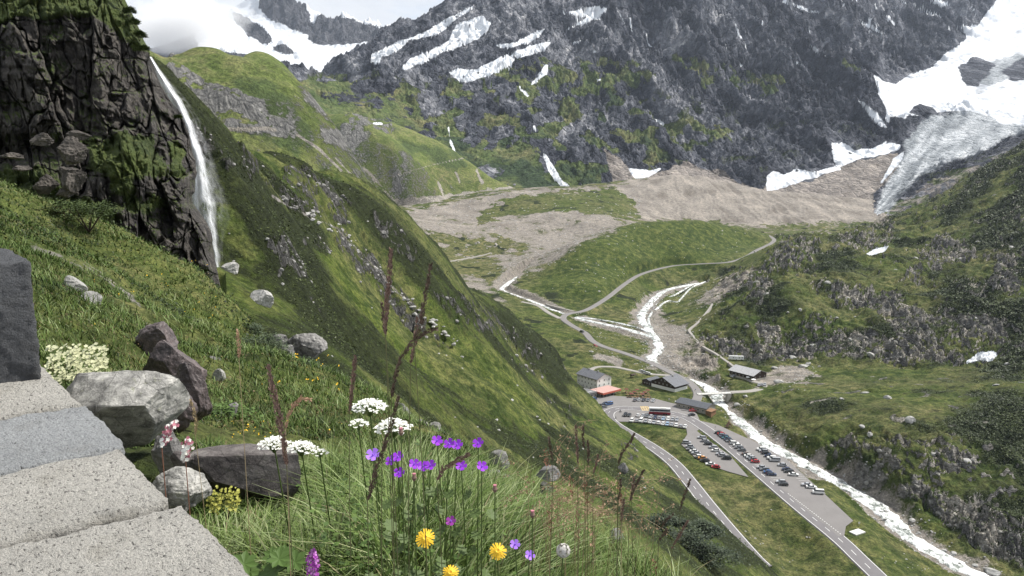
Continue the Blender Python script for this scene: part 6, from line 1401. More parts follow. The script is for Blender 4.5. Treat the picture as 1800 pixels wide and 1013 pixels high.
# foot-high grass at the bottom of the picture
def dn1(x, d, px): return np.clip(.55+.9*fbm(x/.35, d/.35, 3, 300), .12, 1)*(1-.55*(px > 1050))
x, y, z, qx, qy = sow(62000, 330, 1320, 1.35, 6.0, dn1)
n_ = len(x); clump = fbm(x/.3, y/.3, 3, 301); hgt = np.interp(y, [1.35, 2.2, 3.5, 6.0], [.30, .36, .36, .28])*(1+.6*clump)*np.where(qx > 1000, .8, 1.0)*RNG.uniform(.55, 1.25, n_)
hgt *= np.interp(qx, [330, 560, 680], [.42, .60, 1])*np.where((qx < 560) & (y > 2.7), .55, 1)*np.where(qx > 960, .72, 1)
az = 2*math.pi*RNG.uniform(0, 1, n_)*.35+1.2*fbm(x/.5, y/.5, 2, 302)+RNG.choice([0, 2.6], n_, p=[.65, .35])
vv = np.clip(.38+.45*clump+RNG.normal(0, .15, n_)+.28*(RNG.uniform(0, 1, n_) > .92), 0, .96)
parts_.append(blades(x, y, z, np.abs(hgt), RNG.uniform(.0036, .0088, n_), az, RNG.uniform(.05, .55, n_), RNG.uniform(.0, .9, n_), vv))
# shorter turf round the boulders and up the bank
x, y, z, qx, qy = sow(90000, -120, 1000, 3.2, 16, lambda x, d, px: np.clip(.6+.9*fbm(x/1.1, d/1.1, 3, 303), .15, 1)*(px < np.interp(d, [3, 6, 16], [1000, 900, 800])))
bare = line_d(qx, qy, [(60,435),(110,455),(180,480),(230,520),(255,560),(275,580)]) > 7; x, y, z = x[bare], y[bare], z[bare]
n_ = len(x); cl2 = fbm(x/.9, y/.9, 4, 304); parts_.append(blades(x, y, z, (.045+.0085*y)*RNG.uniform(.4, 1.3, n_)*(1+.8*cl2), .0016+.0011*y*RNG.uniform(.5, 1.2, n_), 2*math.pi*RNG.uniform(0, 1, n_), RNG.uniform(.1, .6, n_), RNG.uniform(0, .7, n_), np.clip(.30+.6*cl2+.35*fbm(x/2.7, y/2.7, 3, 311)+RNG.normal(0, .16, n_), 0, 1), seg=3))
x, y, z, qx, qy = sow(120000, -160, 1300, 12, 52, lambda x, d, px: np.clip(.6+.9*fbm(x/4, d/4, 3, 305), .2, 1))
bare = line_d(qx, qy, [(60,435),(110,455),(180,480),(230,520),(255,560),(275,580)]) > 6; x, y, z = x[bare], y[bare], z[bare]
n_ = len(x); cl2 = fbm(x/3, y/3, 4, 306); parts_.append(blades(x, y, z, (.0045*y+.06)*RNG.uniform(.4, 1.3, n_)*(1+.8*cl2), .0012*y*RNG.uniform(.6, 1.3, n_), 2*math.pi*RNG.uniform(0, 1, n_), RNG.uniform(.1, .7, n_), RNG.uniform(0, .6, n_), np.clip(.30+.65*cl2+.3*fbm(x/9, y/9, 3, 312)+RNG.normal(0, .15, n_), 0, 1), seg=2))
co = []; fs = []; vs = []; o_ = 0
for c, f, v in parts_: co.append(c); fs.append(f+o_); vs.append(v); o_ += len(c)
attr_mesh('meadow_grass', np.vstack(co), np.vstack(fs), np.concatenate(vs), mGrass, 4, 'long green and straw-coloured meadow grass on the near bank', 'grass', 'stuff')

# broad leaves, low herbs
def herb_patch(n_, p0, p1, d0, d1, k, cols, name, label, seed):
    x, y, z, qx, qy = sow(n_, p0, p1, d0, d1, lambda x, d, px: sstep(-.25, .35, fbm(x/(.35*k), d/(.35*k), 4, seed)))
    bare = line_d(qx, qy, [(60,435),(110,455),(180,480),(230,520),(255,560),(275,580)]) > 7; x, y, z = x[bare], y[bare], z[bare]; n_ = len(x)
    s = k*.02*(.5+y/14)*RNG.uniform(.4, 1.4, n_); hh = k*.05*(.5+y/10)*np.clip(.5+1.2*fbm(x/(.5*k), y/(.5*k), 3, seed+1), .1, 1.4)*RNG.uniform(.2, 1, n_)
    a = RNG.uniform(0, 6.28, n_); el = RNG.uniform(-.5, .9, n_); u = np.stack([np.cos(a)*np.cos(el), np.sin(a)*np.cos(el), np.sin(el)], -1); w_ = np.stack([-np.sin(a), np.cos(a), RNG.uniform(-.5, .5, n_)], -1); p = np.stack([x, y, z+hh], -1)
    co = np.stack([p, p+u*(s*.5)[:, None]+w_*(s*.3)[:, None], p+u*s[:, None], p+u*(s*.5)[:, None]-w_*(s*.3)[:, None]], 1).reshape(-1, 3)
    v = np.repeat(np.clip(.42+.9*fbm(x/(1.4*k), y/(1.4*k), 4, seed+2)+RNG.normal(0, .16, n_), 0, 1), 4); attr_mesh(name, co, np.arange(len(co)).reshape(-1, 4), v, leafmat(name+'_leaves', cols), 4, label, 'herbs', 'stuff')
herb_patch(90000, -140, 1000, 3.4, 20, 1.0, [(.016, .028, .008), (.05, .085, .016), (.095, .15, .026), (.15, .20, .05)], 'meadow_herbs', 'low leafy herbs filling the near bank between the grass', 320)
herb_patch(90000, -160, 1300, 14, 54, 2.0, [(.010, .017, .006), (.028, .045, .010), (.070, .10, .018), (.12, .15, .038)], 'bank_heath', 'dark bilberry heath and herbs over the upper bank', 330)
herb_patch(48000, -100, 800, 4, 30, 1.0, [(.06, .035, .02), (.12, .085, .04), (.20, .15, .07)], 'withered_tufts', 'brown withered tufts scattered through the near bank', 340)
def leaves(cx, cy, cz, n_, spread, size, v0, v1, up=.5):
    x = cx+RNG.normal(0, spread[0], n_); y = cy+RNG.normal(0, spread[1], n_); z = cz+np.abs(RNG.normal(0, spread[2], n_)); s = size*RNG.uniform(.5, 1.2, n_)
    a = RNG.uniform(0, 2*math.pi, n_); el = RNG.uniform(-.4, up, n_); u = np.stack([np.cos(a)*np.cos(el), np.sin(a)*np.cos(el), np.sin(el)], -1)
    w_ = np.stack([-np.sin(a), np.cos(a), RNG.uniform(-.5, .5, n_)], -1); p = np.stack([x, y, z], -1)
    co = np.stack([p, p+u*(s*.5)[:, None]+w_*(s*.32)[:, None], p+u*s[:, None], p+u*(s*.5)[:, None]-w_*(s*.32)[:, None]], 1).reshape(-1, 3)
    return co, np.arange(n_*4).reshape(-1, 4), np.repeat(RNG.uniform(v0, v1, n_), 4)
L_ = []; rk_ = np.random.default_rng(77)
for i in range(230):
    px_, d_ = rk_.uniform(560, 1010), rk_.uniform(1.55, 2.9); x_ = (px_-900)/1400/.95*d_; z_ = float(gz(x_, d_)); h_ = rk_.uniform(.10, .33)
    L_.append(leaves(x_, d_, z_+h_*.25, 34, np.array([.035, .035, h_*.42]), .024, *np.clip(rk_.uniform(.1, .6)+np.array([0, .3]), 0, 1), up=.8))
attr_mesh('meadow_weeds', np.vstack([a_[0] for a_ in L_]), np.vstack([a_[1]+i*34*4 for i, a_ in enumerate(L_)]), np.concatenate([a_[2] for a_ in L_]), leafmat('meadow_weeds_leaves', [(.014, .028, .007), (.040, .075, .014), (.075, .13, .024), (.12, .17, .045)]), 4, 'leafy weeds and low stems among the near meadow flowers', 'herbs', 'stuff')
def bush(name, px, py, d, rad, n_, ls, cols, label, cat='shrub', group=None, base=None):
    c = P(px, py, d) if base is None else base; rr = np.array(rad); per = max(14, n_//60); dirs = RNG.normal(size=(60, 3)); dirs /= np.linalg.norm(dirs, axis=1)[:, None]; dirs[:, 2] = np.abs(dirs[:, 2])*1.0-.15
    L_ = []
    for q in dirs:
        k = RNG.uniform(.45, 1.08); L_.append(leaves(*(q*rr*k), per, rr*.16, ls, *np.clip(RNG.uniform(.0, .7)+np.array([0, .3]), 0, 1)))
    co = np.vstack([a_[0] for a_ in L_]); f = np.vstack([a_[1]+i*per*4 for i, a_ in enumerate(L_)]); v = np.concatenate([a_[2] for a_ in L_])
    e = empty(name, c, 0, label, cat, group); o = attr_mesh('foliage', co, f, v, leafmat(name+'_leaves', cols), 4); o.parent = e
    q = MB()
    for i in range(7): a = i*.9; q.cyl((0, 0, -rad[2]*.9), (rad[0]*.55*math.cos(a), rad[1]*.55*math.sin(a), rad[2]*.5), rad[0]*.022, rad[0]*.008, n=5)
    q.build('stem', mWoodD, e); return e
GR_D = [(.008, .014, .005), (.022, .036, .010), (.045, .065, .018)]; GR_M = [(.018, .030, .008), (.050, .078, .018), (.10, .13, .035)]; GR_G = [(.025, .040, .020), (.055, .078, .038), (.10, .125, .07)]
bush('alder_shrub', 155, 382, 28.5, (1.15, .9, .60), 2600, .09, GR_M, 'bushy green shrub under the cliff knoll')
bush('alder_shrub', 120, 372, 29.5, (.8, .7, .42), 1500, .09, GR_M, 'lower shrub just left of the bushy green one')
for i, (x, y, d, r_, lb) in enumerate([(428,588,27,.7,'leftmost grey-green shrub on the bank edge'),(462,612,25,.75,'second grey-green shrub along the bank edge'),(520,652,21.5,.62,'grey-green shrub below the large split boulder'),(556,672,21,.68,'broad grey-green shrub in the middle of the bank edge'),(598,694,20,.55,'grey-green shrub above the white umbels'),(640,716,17,.42,'grey-green shrub behind the upper umbel'),(345,515,38,.8,'bright shrub at the foot of the dark cliff'),(372,535,39,.8,'bright shrub at the cliff corner below the waterfall')]):
    bush('willow_shrub', x, y, d, (r_, r_*.8, r_*.6), 2400, .075, GR_M if i > 5 else GR_G, lb, group='shrubs along the bank')
bush('leafy_herb', 382, 745, 6.6, (.34, .3, .15), 1500, .045, [(.03, .06, .012), (.07, .12, .025), (.13, .19, .05)], 'fresh green leafy clump right of the dark hollow', 'herb')
for i, (x, y, d, r_, lb) in enumerate([(1200,955,205,7,'large dark shrub above the lower road'),(1250,985,205,7,'dark shrub below the large one above the lower road'),(1170,925,200,5,'dark shrub left above the large one'),(1235,935,222,5,'dark shrub right of the large one near the road')]):
    bush('green_alder', x, y, d, (r_, r_*.8, r_*.6), 3600, .7, [(.010, .018, .010), (.030, .045, .022), (.06, .08, .04)], lb, group='shrubs above the lower road')
for i, (x, y, d, r_, lb) in enumerate([(228,22,53.2,.42,'topmost dark shrub on the cliff edge'),(236,42,52.8,.42,'dark shrub second from the top of the cliff edge'),(245,64,52.3,.42,'dark shrub leaning out of the cliff edge'),(253,88,51.8,.32,'lowest dark shrub on the cliff edge above the waterfall'),(212,-4,53.5,.5,'dark shrub cut by the top of the picture'),(313,207,49.6,.2,'tiny shrub on the cliff lip beside the waterfall')]):
    bush('cliff_bush', x, y, d, (r_, r_*.8, r_*.85), 3000, .09, GR_M, lb, group='bushes on the cliff edge')
bush('dwarf_pine', 942, 680, 395, (1.8, 1.8, 3.2), 1400, .7, GR_D, 'lone small dark conifer on the green slope left of the hotel')

# ---- flowers and seed heads
mStem = leafmat('flower_stem', [(.06, .09, .02), (.10, .12, .04)]); 
def solid(name, c, rough=.6): return simple(name, c, rough, var=.18, sc=60)
mWh = solid('white_petal', (.78, .78, .72)); mVio = solid('violet_petal', (.24, .028, .50)); mVio2 = solid('violet_petal_light', (.34, .16, .70)); mYe = solid('yellow_petal', (.80, .50, .03)); mYe2 = solid('orange_disc', (.60, .28, .02)); mMag = solid('magenta_petal', (.24, .03, .26)); mGr = solid('green_stem', (.065, .10, .025)); mGrL = solid('green_leaf', (.055, .10, .018)); mPk = solid('pink_bud', (.42, .16, .20)); mRed = solid('red_stalk', (.22, .10, .065)); mFl = solid('seed_fluff', (.50, .48, .45)); mStraw = solid('straw_stalk', (.30, .23, .13)); mBrn = solid('dark_brown_spikelet', (.085, .058, .042)); mDkS = solid('olive_brown_stalk', (.085, .085, .035)); mBrn2 = solid('purplish_brown_spikelet', (.15, .095, .075)); mTan = solid('tan_spikelet', (.36, .23, .15))
def curve_tube(mb, pts, r0, r1, n=5, mi=0):
    pts = [Vector(p) for p in pts]; b = len(mb.v); k = len(pts)
    for i, p in enumerate(pts):
        d = (pts[min(i+1, k-1)]-pts[max(i-1, 0)]).normalized(); u = d.orthogonal().normalized(); v = d.cross(u); r = r0+(r1-r0)*i/(k-1)
        for j in range(n): a = 2*math.pi*j/n; mb.v.append(tuple(p+u*math.cos(a)*r+v*math.sin(a)*r))
    for i in range(k-1):
        for j in range(n): q = b+i*n+j; w_ = b+i*n+(j+1) % n; mb.f.append((q, w_, w_+n, q+n)); mb.mi.append(mi)
def stem_pts(top, root, sag=.0, n=9, side=0):
    a, b = Vector(root), Vector(top); m_ = (a+b)/2+Vector((side, 0, 0)); return [a*(1-t)**2+m_*2*t*(1-t)+b*t*t for t in [i/(n-1) for i in range(n)]]
def root_for(top, dx=0.0, dy=0.06):
    x, y = top.x+dx, top.y+dy; return Vector((x, y, float(gz(x, y))-.02))
def flower_root(name, label, cat, px, py, d, dx=0, dy=.05, r=.0014, group=None, sm=None, side=0):
    top = P(px, py, d); rt = root_for(top, dx, dy); e = empty(name, rt, 0, label, cat, group); q = MB(); lt = top-rt
    curve_tube(q, stem_pts(lt, (0, 0, 0), side=side), r*1.3, r); q.build('stem', sm or mGr, e, True); return e, lt
def dab(mb, c, r, n=5, mi=0, nrm=None, tw=0):
    """a small five-lobed floret"""
    nrm = (nrm or Vector((0, -.3, 1))).normalized(); u = nrm.orthogonal().normalized(); v = nrm.cross(u); c = Vector(c)
    for i in range(n):
        a = 2*math.pi*i/n+tw; p = c+(u*math.cos(a)+v*math.sin(a))*r; s = (-u*math.sin(a)+v*math.cos(a))*r*.5; m_ = (c+p)/2
        mb.quad(c, m_-s, p+nrm*r*.15, m_+s, mi=mi)
def umbel(px, py, d, R_, label, dens=1.0):
    e, lt = flower_root('white_umbel', label, 'flower', px, py+14, d, dx=.02, dy=.12, r=.0022, group='white umbels in the grass'); q = MB(); ry = MB(); rn = random.Random(px)
    for i in range(int(34*dens)):
        a = i*2.4; rr = R_*math.sqrt((i+.5)/(34*dens)); c = lt+Vector((rr*math.cos(a), rr*math.sin(a)*.8, R_*.55*(1-(rr/R_)**2)*1.0)); curve_tube(ry, [lt-Vector((0, 0, R_*.5)), (lt*1+c)/2-Vector((0, 0, R_*.1)), c], .0008, .0005, 4)
        for k in range(12): b_ = c+Vector((rn.gauss(0, R_*.085), rn.gauss(0, R_*.085), rn.gauss(0, R_*.035))); dab(q, b_, R_*.072, 5, nrm=Vector((rn.uniform(-.5, .5), rn.uniform(-.9, .1), 1)), tw=rn.random())
    q.build('flower_head', mWh, e); ry.build('rays', mGr, e)
umbel(650, 705, 2.35, .052, 'highest white umbel, against the dark slope'); umbel(692, 741, 2.3, .054, 'broad white umbel just right below the highest one'); umbel(630, 734, 2.5, .034, 'thin half-open umbel left below the highest one', .5)
umbel(482, 770, 2.35, .048, 'left white umbel above the flat purple rock'); umbel(530, 777, 2.3, .044, 'middle white umbel above the flat purple rock'); umbel(562, 784, 2.3, .026, 'small loose white umbel at the right end of the flat rock', .5)
def geranium(px, py, d, label, tiltx=0, m_=None, R_=.0138):
    e, lt = flower_root('violet_cranesbill', label, 'flower', px, py, d, dx=random.uniform(-.05, .05), dy=.08, group='violet cranesbills'); q = MB(); nn = Vector((random.uniform(-.4, .4), -.75+tiltx, .9)).normalized(); u = nn.orthogonal().normalized(); v = nn.cross(u)
    for i in range(5):
        a = 2*math.pi*i/5+.3; r_ = u*math.cos(a)+v*math.sin(a); s = -u*math.sin(a)+v*math.cos(a); c = lt
        p = [c, c+r_*R_*.45+s*R_*.30+nn*R_*.15, c+r_*R_*.92+s*R_*.42+nn*R_*.32, c+r_*R_*1.05+nn*R_*.38, c+r_*R_*.92-s*R_*.42+nn*R_*.32, c+r_*R_*.45-s*R_*.30+nn*R_*.15]; q.quad(*p)
    q.build('petals', m_ or mVio, e); q = MB(); q.cyl(lt, lt+nn*.008, .0022, .001, n=6); q.build('stamen', mVio2, e)
    for k in range(3):
        q = MB(); t = .55+.14*k; c = lt*t; dab(q, c+Vector((random.uniform(-.03, .03), -.01, 0)), .017, 7, nrm=Vector((random.uniform(-.9, .9), -.4, .8))); q.build('leaf', mGr, e)
for x, y, lb in [(768,776,'leftmost violet bloom of the upper right group'),(790,781,'second violet bloom of the upper right group'),(804,783,'third violet bloom of the upper right group'),(841,780,'upper violet bloom standing alone on the right'),(700,804,'top violet bloom of the middle cluster'),(688,811,'leftmost violet bloom of the middle cluster'),(728,817,'violet bloom right of the middle cluster top'),(743,821,'violet bloom low in the middle cluster'),(757,819,'rightmost violet bloom of the middle cluster'),(702,832,'lowest violet bloom of the middle cluster'),(656,801,'pale blurred violet bloom left of the middle cluster'),(811,820,'small violet bloom between the groups'),(847,821,'lower violet bloom at the far right')]:
    geranium(x, y, 1.85 if x != 656 else 1.5, lb, m_=mVio2 if x in (656,) else None)
for x, y, lb in [(931,977,'single violet bloom right of the yellow daisies'),(905,958,'small pale violet bloom above the right yellow daisy'),(793,917,'little magenta bloom above the yellow daisies')]: geranium(x, y, 1.75, lb, R_=.012, m_=mMag if x == 793 else mVio2)
def daisy(px, py, d, R_, label):
    e, lt = flower_root('yellow_hawkbit', label, 'flower', px, py, d, dx=.01, dy=.05, r=.0016, group='yellow hawkbits'); q = MB(); nn = Vector((0, -.8, .75)).normalized(); u = nn.orthogonal().normalized(); v = nn.cross(u); rn = random.Random(px)
    for ring, (rr, k) in enumerate(((1, 20), (.72, 15), (.45, 10))):
        for i in range(k):
            a = 2*math.pi*(i+.5*ring)/k+rn.uniform(-.08, .08); r_ = u*math.cos(a)+v*math.sin(a); s = -u*math.sin(a)+v*math.cos(a); ll = R_*rr*rn.uniform(.88, 1.08); h = nn*(.002+.002*ring)
            q.quad(lt+h, lt+h+r_*ll*.5-s*R_*.085+nn*.002, lt+h+r_*ll-s*R_*.075, lt+h+r_*ll+s*R_*.075, lt+h+r_*ll*.5+s*R_*.085+nn*.002)
    q.build('petals', mYe, e); q = MB(); q.cyl(lt-nn*.001, lt+nn*.007, R_*.22, R_*.12, n=10); q.build('disc', mYe2, e); q = MB(); q.cyl(lt-nn*.012, lt, .003, .006, n=8); q.build('calyx', mGr, e)
daisy(748, 947, 1.55, .0205, 'left yellow daisy-like bloom in the grass'); daisy(875, 970, 1.6, .019, 'right yellow daisy-like bloom in the grass'); daisy(792, 1008, 1.5, .0165, 'lowest yellow bloom cut by the bottom edge')
e, lt = flower_root('purple_orchid', 'dense purple orchid spike at the bottom edge', 'flower', 551, 1008, 1.45, dy=.03, r=.003); q = MB(); rn = random.Random(4)
for i in range(64):
    h = i/64; a = i*2.4+rn.uniform(-.3, .3); r_ = .0118*math.sin(math.pi*min(1, .2+h*.78))**.7*rn.uniform(.8, 1.15); c = lt+Vector((r_*math.cos(a), r_*math.sin(a), h*.050-.002)); dab(q, c, .0052*rn.uniform(.8, 1.2), 3, mi=0 if rn.random() < .7 else 1, nrm=Vector((math.cos(a)+rn.uniform(-.5, .5), math.sin(a)+rn.uniform(-.5, .5), rn.uniform(-.6, .9))), tw=rn.uniform(0, 2))
q.build('flower_spike', [mMag, solid('pale_magenta_petal', (.42, .16, .44))], e)
def saxi(px0, py0, px1, py1, d, label):
    top = P(px1, py1, d); e, lt = flower_root('saxifrage_spike', label, 'flower', px0, py0, d, dy=.02, sm=mRed, group='saxifrage spikes'); tp = top-e.location; q = MB(); rn = random.Random(px0); s_ = MB(); curve_tube(s_, [lt, (lt+tp)/2, tp], .0015, .001)
    s_.build('flower_stalk', mRed, e)
    for i in range(70): t = i/70; c = lt.lerp(tp, t)+Vector((rn.gauss(0, .008), rn.gauss(0, .008), rn.gauss(0, .004))); dab(q, c, .0065, 5, mi=0 if rn.random() < .55 else 1, nrm=Vector((rn.uniform(-1, 1), -1, rn.uniform(0, 1))))
    o = q.build('florets', [mWh, mPk], e)
saxi(284, 782, 306, 742, 2.3, 'taller pink-white saxifrage spike beside the pale boulder'); saxi(326, 806, 332, 772, 2.3, 'smaller pink-white saxifrage spike above the little rock')
# seed clock and knapweed buds
e, lt = flower_root('seed_clock', 'fluffy grey seed clock among the dry stalks', 'flower', 990, 968, 1.6, dx=-.03, dy=.05, r=.0016); q = MB(); rn = random.Random(2)
for i in range(170):
    v_ = Vector((rn.gauss(0, 1), rn.gauss(0, 1), rn.gauss(0, 1))).normalized(); q.cyl(lt, lt+v_*.014, .00016, n=3, cap=False); dab(q, lt+v_*.0145, .0032, 6, nrm=v_)
q.build('pappus', mFl, e)
for x, y, lb in ((870,860,'dark pink-tipped bud on a bare stem right of the violets'),(936,905,'second dark bud lower right in the dry grass'),(728,840,'small dark bud under the violet cluster'),(705,760,'dark bud beneath the broad white umbel')):
    e, lt = flower_root('thistle_bud', lb, 'flower', x, y, 1.7, dy=.04, group='dark buds'); q = MB(); q.cyl(lt-Vector((0, 0, .007)), lt, .003, .0062, n=9); q.cyl(lt, lt+Vector((0, 0, .006)), .0062, .003, n=9); q.build('bud', mBrn2, e); q = MB(); q.cyl(lt+Vector((0, 0, .0055)), lt+Vector((0, 0, .010)), .003, .0045, n=7); q.build('petals', mPk, e)
# tall grass panicles
def panicle(pts, d, label, w_=5.0, m_=None, root=None, dens=1.0, sw=.0015, group='dark seed heads of tall grass', name='grass_seed_head', sm=None, soft=1.0):
    """pts: pixel polyline of the seed head from tip to neck, then the stem follows to the ground"""
    P3 = [P(x, y, d) for x, y in pts]; neck = P3[-1]; rt = Vector(root) if root else root_for(neck, random.uniform(-.03, .03), .05)
    e = empty(name, rt, 0, label, 'grass', group); q = MB(); rel = [p-rt for p in P3]; curve_tube(q, stem_pts(rel[-1], (0, 0, 0), side=random.uniform(-.03, .03)), sw*.75, sw*.45); curve_tube(q, rel[::-1], sw*.45, sw*.2, 4); q.build('stem', sm or (mDkS if m_ is None or m_ in (mBrn, mBrn2) else mStraw), e, True)
    q = MB(); rn = random.Random(int(pts[0][0]*7+pts[0][1])); tot = sum((a-b).length for a, b in zip(rel[:-1], rel[1:])); wm = w_*d/1400; N_ = int(tot/.0009*dens)
    cum = [0]
    for a, b in zip(rel[:-1], rel[1:]): cum.append(cum[-1]+(a-b).length)
    for i in range(N_):
        s = rn.random()*tot; k = max(j for j in range(len(cum)) if cum[j] <= s+1e-9); k = min(k, len(rel)-2); f = (s-cum[k])/max(cum[k+1]-cum[k], 1e-6); c = rel[k].lerp(rel[k+1], f); dr_ = (rel[k]-rel[k+1]).normalized(); env = math.sin(math.pi*min(.96, .10+.86*s/tot))**.6
        a = rn.uniform(0, 6.28); off = (dr_.orthogonal().normalized()*math.cos(a)+dr_.cross(dr_.orthogonal()).normalized()*math.sin(a)); l_ = rn.uniform(.004, .008)*soft; b_ = c+off*wm*env*rn.uniform(.15, 1); tip = b_+dr_*l_+off*l_*.35; sd_ = off.cross(dr_)*l_*.30
        q.quad(b_, (b_+tip)/2-sd_, tip, (b_+tip)/2+sd_)
    q.build('spikelets', m_ or mBrn, e); return e
panicle([(757,466),(752,500),(744,540),(740,575),(722,605),(705,628),(694,665),(688,700)], 1.35, 'tallest dark branching seed head in the middle of the picture', 4.6, dens=1.6, soft=1.0)
panicle([(766,579),(752,583),(740,590),(728,600)], 1.35, 'short dark side branch beside the tallest seed head', 4, dens=1.6)
panicle([(687,440),(685,480),(681,520),(678,560),(677,590)], 1.3, 'thin dark seed head just left of the tallest', 5, dens=2.0, m_=mBrn2)
panicle([(672,535),(675,560),(678,590)], 1.4, 'short dark seed head crossing the thin one', 4, dens=1.6)
panicle([(733,560),(730,600),(722,640)], 1.4, 'faint seed head between the two tall ones', 4, dens=1.2, m_=mBrn2)
panicle([(624,628),(621,660),(617,700),(614,725)], 1.45, 'upright brown seed head left of the highest umbel', 4.5, dens=1.8, m_=mBrn2)
panicle([(472,645),(478,680),(487,715),(494,750),(500,790),(504,820)], 1.25, 'large purplish seed head over the flat rock', 6.5, m_=mBrn2, dens=1.7, soft=1.1)
panicle([(545,702),(530,700),(515,715),(505,738),(502,755)], 1.4, 'arching pale seed head bending right over the bank', 4, m_=mTan, dens=1.4)
panicle([(335,705),(342,725),(345,745),(343,765)], 2.1, 'pale nodding seed head by the dark hollow', 4, m_=mStraw, dens=1.4)
panicle([(418,582),(420,610),(420,630)], 1.9, 'pale upright seed head on the bank left of the split boulder', 4, m_=mTan, dens=1.4)
panicle([(822,800),(800,812),(780,825),(768,845)], 1.35, 'drooping purplish seed head below the violets', 6, m_=mBrn2, dens=2)
panicle([(678,780),(666,810),(655,850),(646,880)], 1.3, 'dark seed head leaning past the violet cluster', 6, dens=2)
panicle([(700,700),(690,740),(672,790)], 1.35, 'dark stalk head crossing the broad umbel', 3.5, dens=1.4)
RT = [((1012,750),(1014,785),(1016,817)),((1026,750),(1024,770),(1027,790)),((1033,776),(1035,800),(1033,820)),((1051,802),(1047,818),(1043,833)),((1115,763),(1107,778),(1094,795),(1086,818)),((1131,828),(1120,848),(1111,868),(1107,882)),((1114,840),(1112,860),(1110,880)),((1214,842),(1206,862),(1199,882),(1195,898)),((1091,845),(1090,862),(1087,880)),((1148,872),(1143,895),(1140,918)),((1208,918),(1198,935),(1188,952),(1180,966)),((1172,930),(1165,942),(1158,950)),((1182,905),(1170,915),(1160,932)),((1096,880),(1094,900),(1092,920)),((1060,800),(1058,815),(1055,830)),((965,770),(968,790),(972,812)),((1138,905),(1132,930),(1128,955)),((1075,770),(1074,790),(1072,806)),((1230,890),(1222,905),(1214,925))]
for i, q_ in enumerate(RT[:9]+RT[10:14]+RT[15:16]):
    panicle(list(q_), 1.7+.1*(i % 4), f'dark slim seed head, {ORD[i]} of those before the lower road', 2.6, dens=1.3, group='slim seed heads before the lower road', m_=mBrn if i % 3 else mBrn2)
random.seed(5)
SR = [(958,792,30,'reddish sorrel spike left of the dry panicles'),(982,785,38,'tan sorrel spike above the dry panicles'),(1003,840,34,'rusty sorrel spike in the middle of the dry panicles'),(1028,850,40,'rusty sorrel spike right of the dry panicles'),(1088,850,36,'short red sorrel spike near the road edge'),(965,900,44,'low rusty sorrel spike left of the seed clock'),(1015,905,50,'tangled tan sorrel spike above the seed clock'),(1040,930,44,'tan sorrel spike right of the seed clock'),(1150,985,30,'reddish sorrel spike at the bottom right'),(925,840,30,'tan sorrel spike behind the dark buds')]
for x, y, h, lb in SR: panicle([(x, y), (x+2, y+h*.5), (x+3, y+h)], 1.9, lb, 6, m_=mTan if 'tan' in lb else mRed, dens=.55, group='sorrel spikes', name='sorrel_spike', soft=1.0, sw=.0012)
# dry tangled stalks
q = MB(); rn = random.Random(12); co = []
for i in range(110):
    px, py = rn.gauss(1010, 55), rn.gauss(890, 32); d = rn.uniform(2.0, 2.6); a = P(px, py, d); L_ = rn.uniform(.05, .16); an = rn.uniform(-1.0, 1.3); b_ = a+Vector((math.cos(an)*L_, rn.uniform(-.04, .04), math.sin(an)*L_*.7+.02)); c_ = (a+b_)/2+Vector((0, 0, L_*.25)); curve_tube(q, [a, c_, b_], .0007, .0004, 3)
    for k in range(9): t = rn.random(); p = a.lerp(b_, t)+Vector((rn.gauss(0, .006), rn.gauss(0, .006), L_*.18*math.sin(3.14*t)+rn.gauss(0, .006))); dab(q, p, .0035, 3, mi=1, nrm=Vector((rn.uniform(-1, 1), -1, rn.uniform(-1, 1))))
for i in range(40): px, py = rn.gauss(1005, 60), rn.gauss(880, 30); a = P(px, py, 2.2); r0 = root_for(a, rn.uniform(-.08, .08), .1); curve_tube(q, stem_pts(a, r0, side=rn.uniform(-.06, .06)), .0012, .0006, 4)
tag(q.build('dry_stalks', [mStraw, mTan]), 'tangle of dry tan stalks right of the yellow blooms', 'dry grass', kind='stuff')
# small white and yellow blossoms scattered in the turf, yellow lady's mantle, cream bedstraw left
def blossom_stuff(name, boxes, m_, size, label, seed):
    rn = random.Random(seed); q = MB(); s_ = MB()
    for (x0, y0, x1, y1, n_, hh) in boxes:
        for i in range(n_):
            px, py = rn.uniform(x0, x1), rn.uniform(y0, y1); g = near_hit(px, py+4) if n_ < 100 else None
            if g is None: g = near_hit(px, (y0+y1)/2+30); g = P(px, py, g.y)
            s = size*min(max(g.y/3, .8), 5)*rn.uniform(.6, 1.2)
            for k in range(2): dab(q, g+Vector((rn.gauss(0, s), rn.gauss(0, s), rn.uniform(.0, hh))), s, 5, nrm=Vector((rn.uniform(-.5, .5), -.8, 1)))
    o = q.build(name, m_); return tag(o, label, 'flowers', kind='stuff')
blossom_stuff('bedstraw_blossom', [(85, 612, 185, 672, 230, .03)], solid('cream_petal', (.55, .56, .36)), .008, 'cream bedstraw froth between dark block and pale boulder', 5)
blossom_stuff('turf_blossom', [(150, 450, 380, 600, 80, .05), (380, 620, 600, 760, 60, .04), (400, 700, 480, 770, 20, .03)], mYe, .0035, 'tiny yellow blossoms dotted over the green bank', 6)
blossom_stuff('mantle_blossom', [(365, 868, 420, 905, 120, .03)], solid('yellow_green_petal', (.38, .38, .08)), .006, 'yellow-green froth beside the pale rock at the wall', 7)
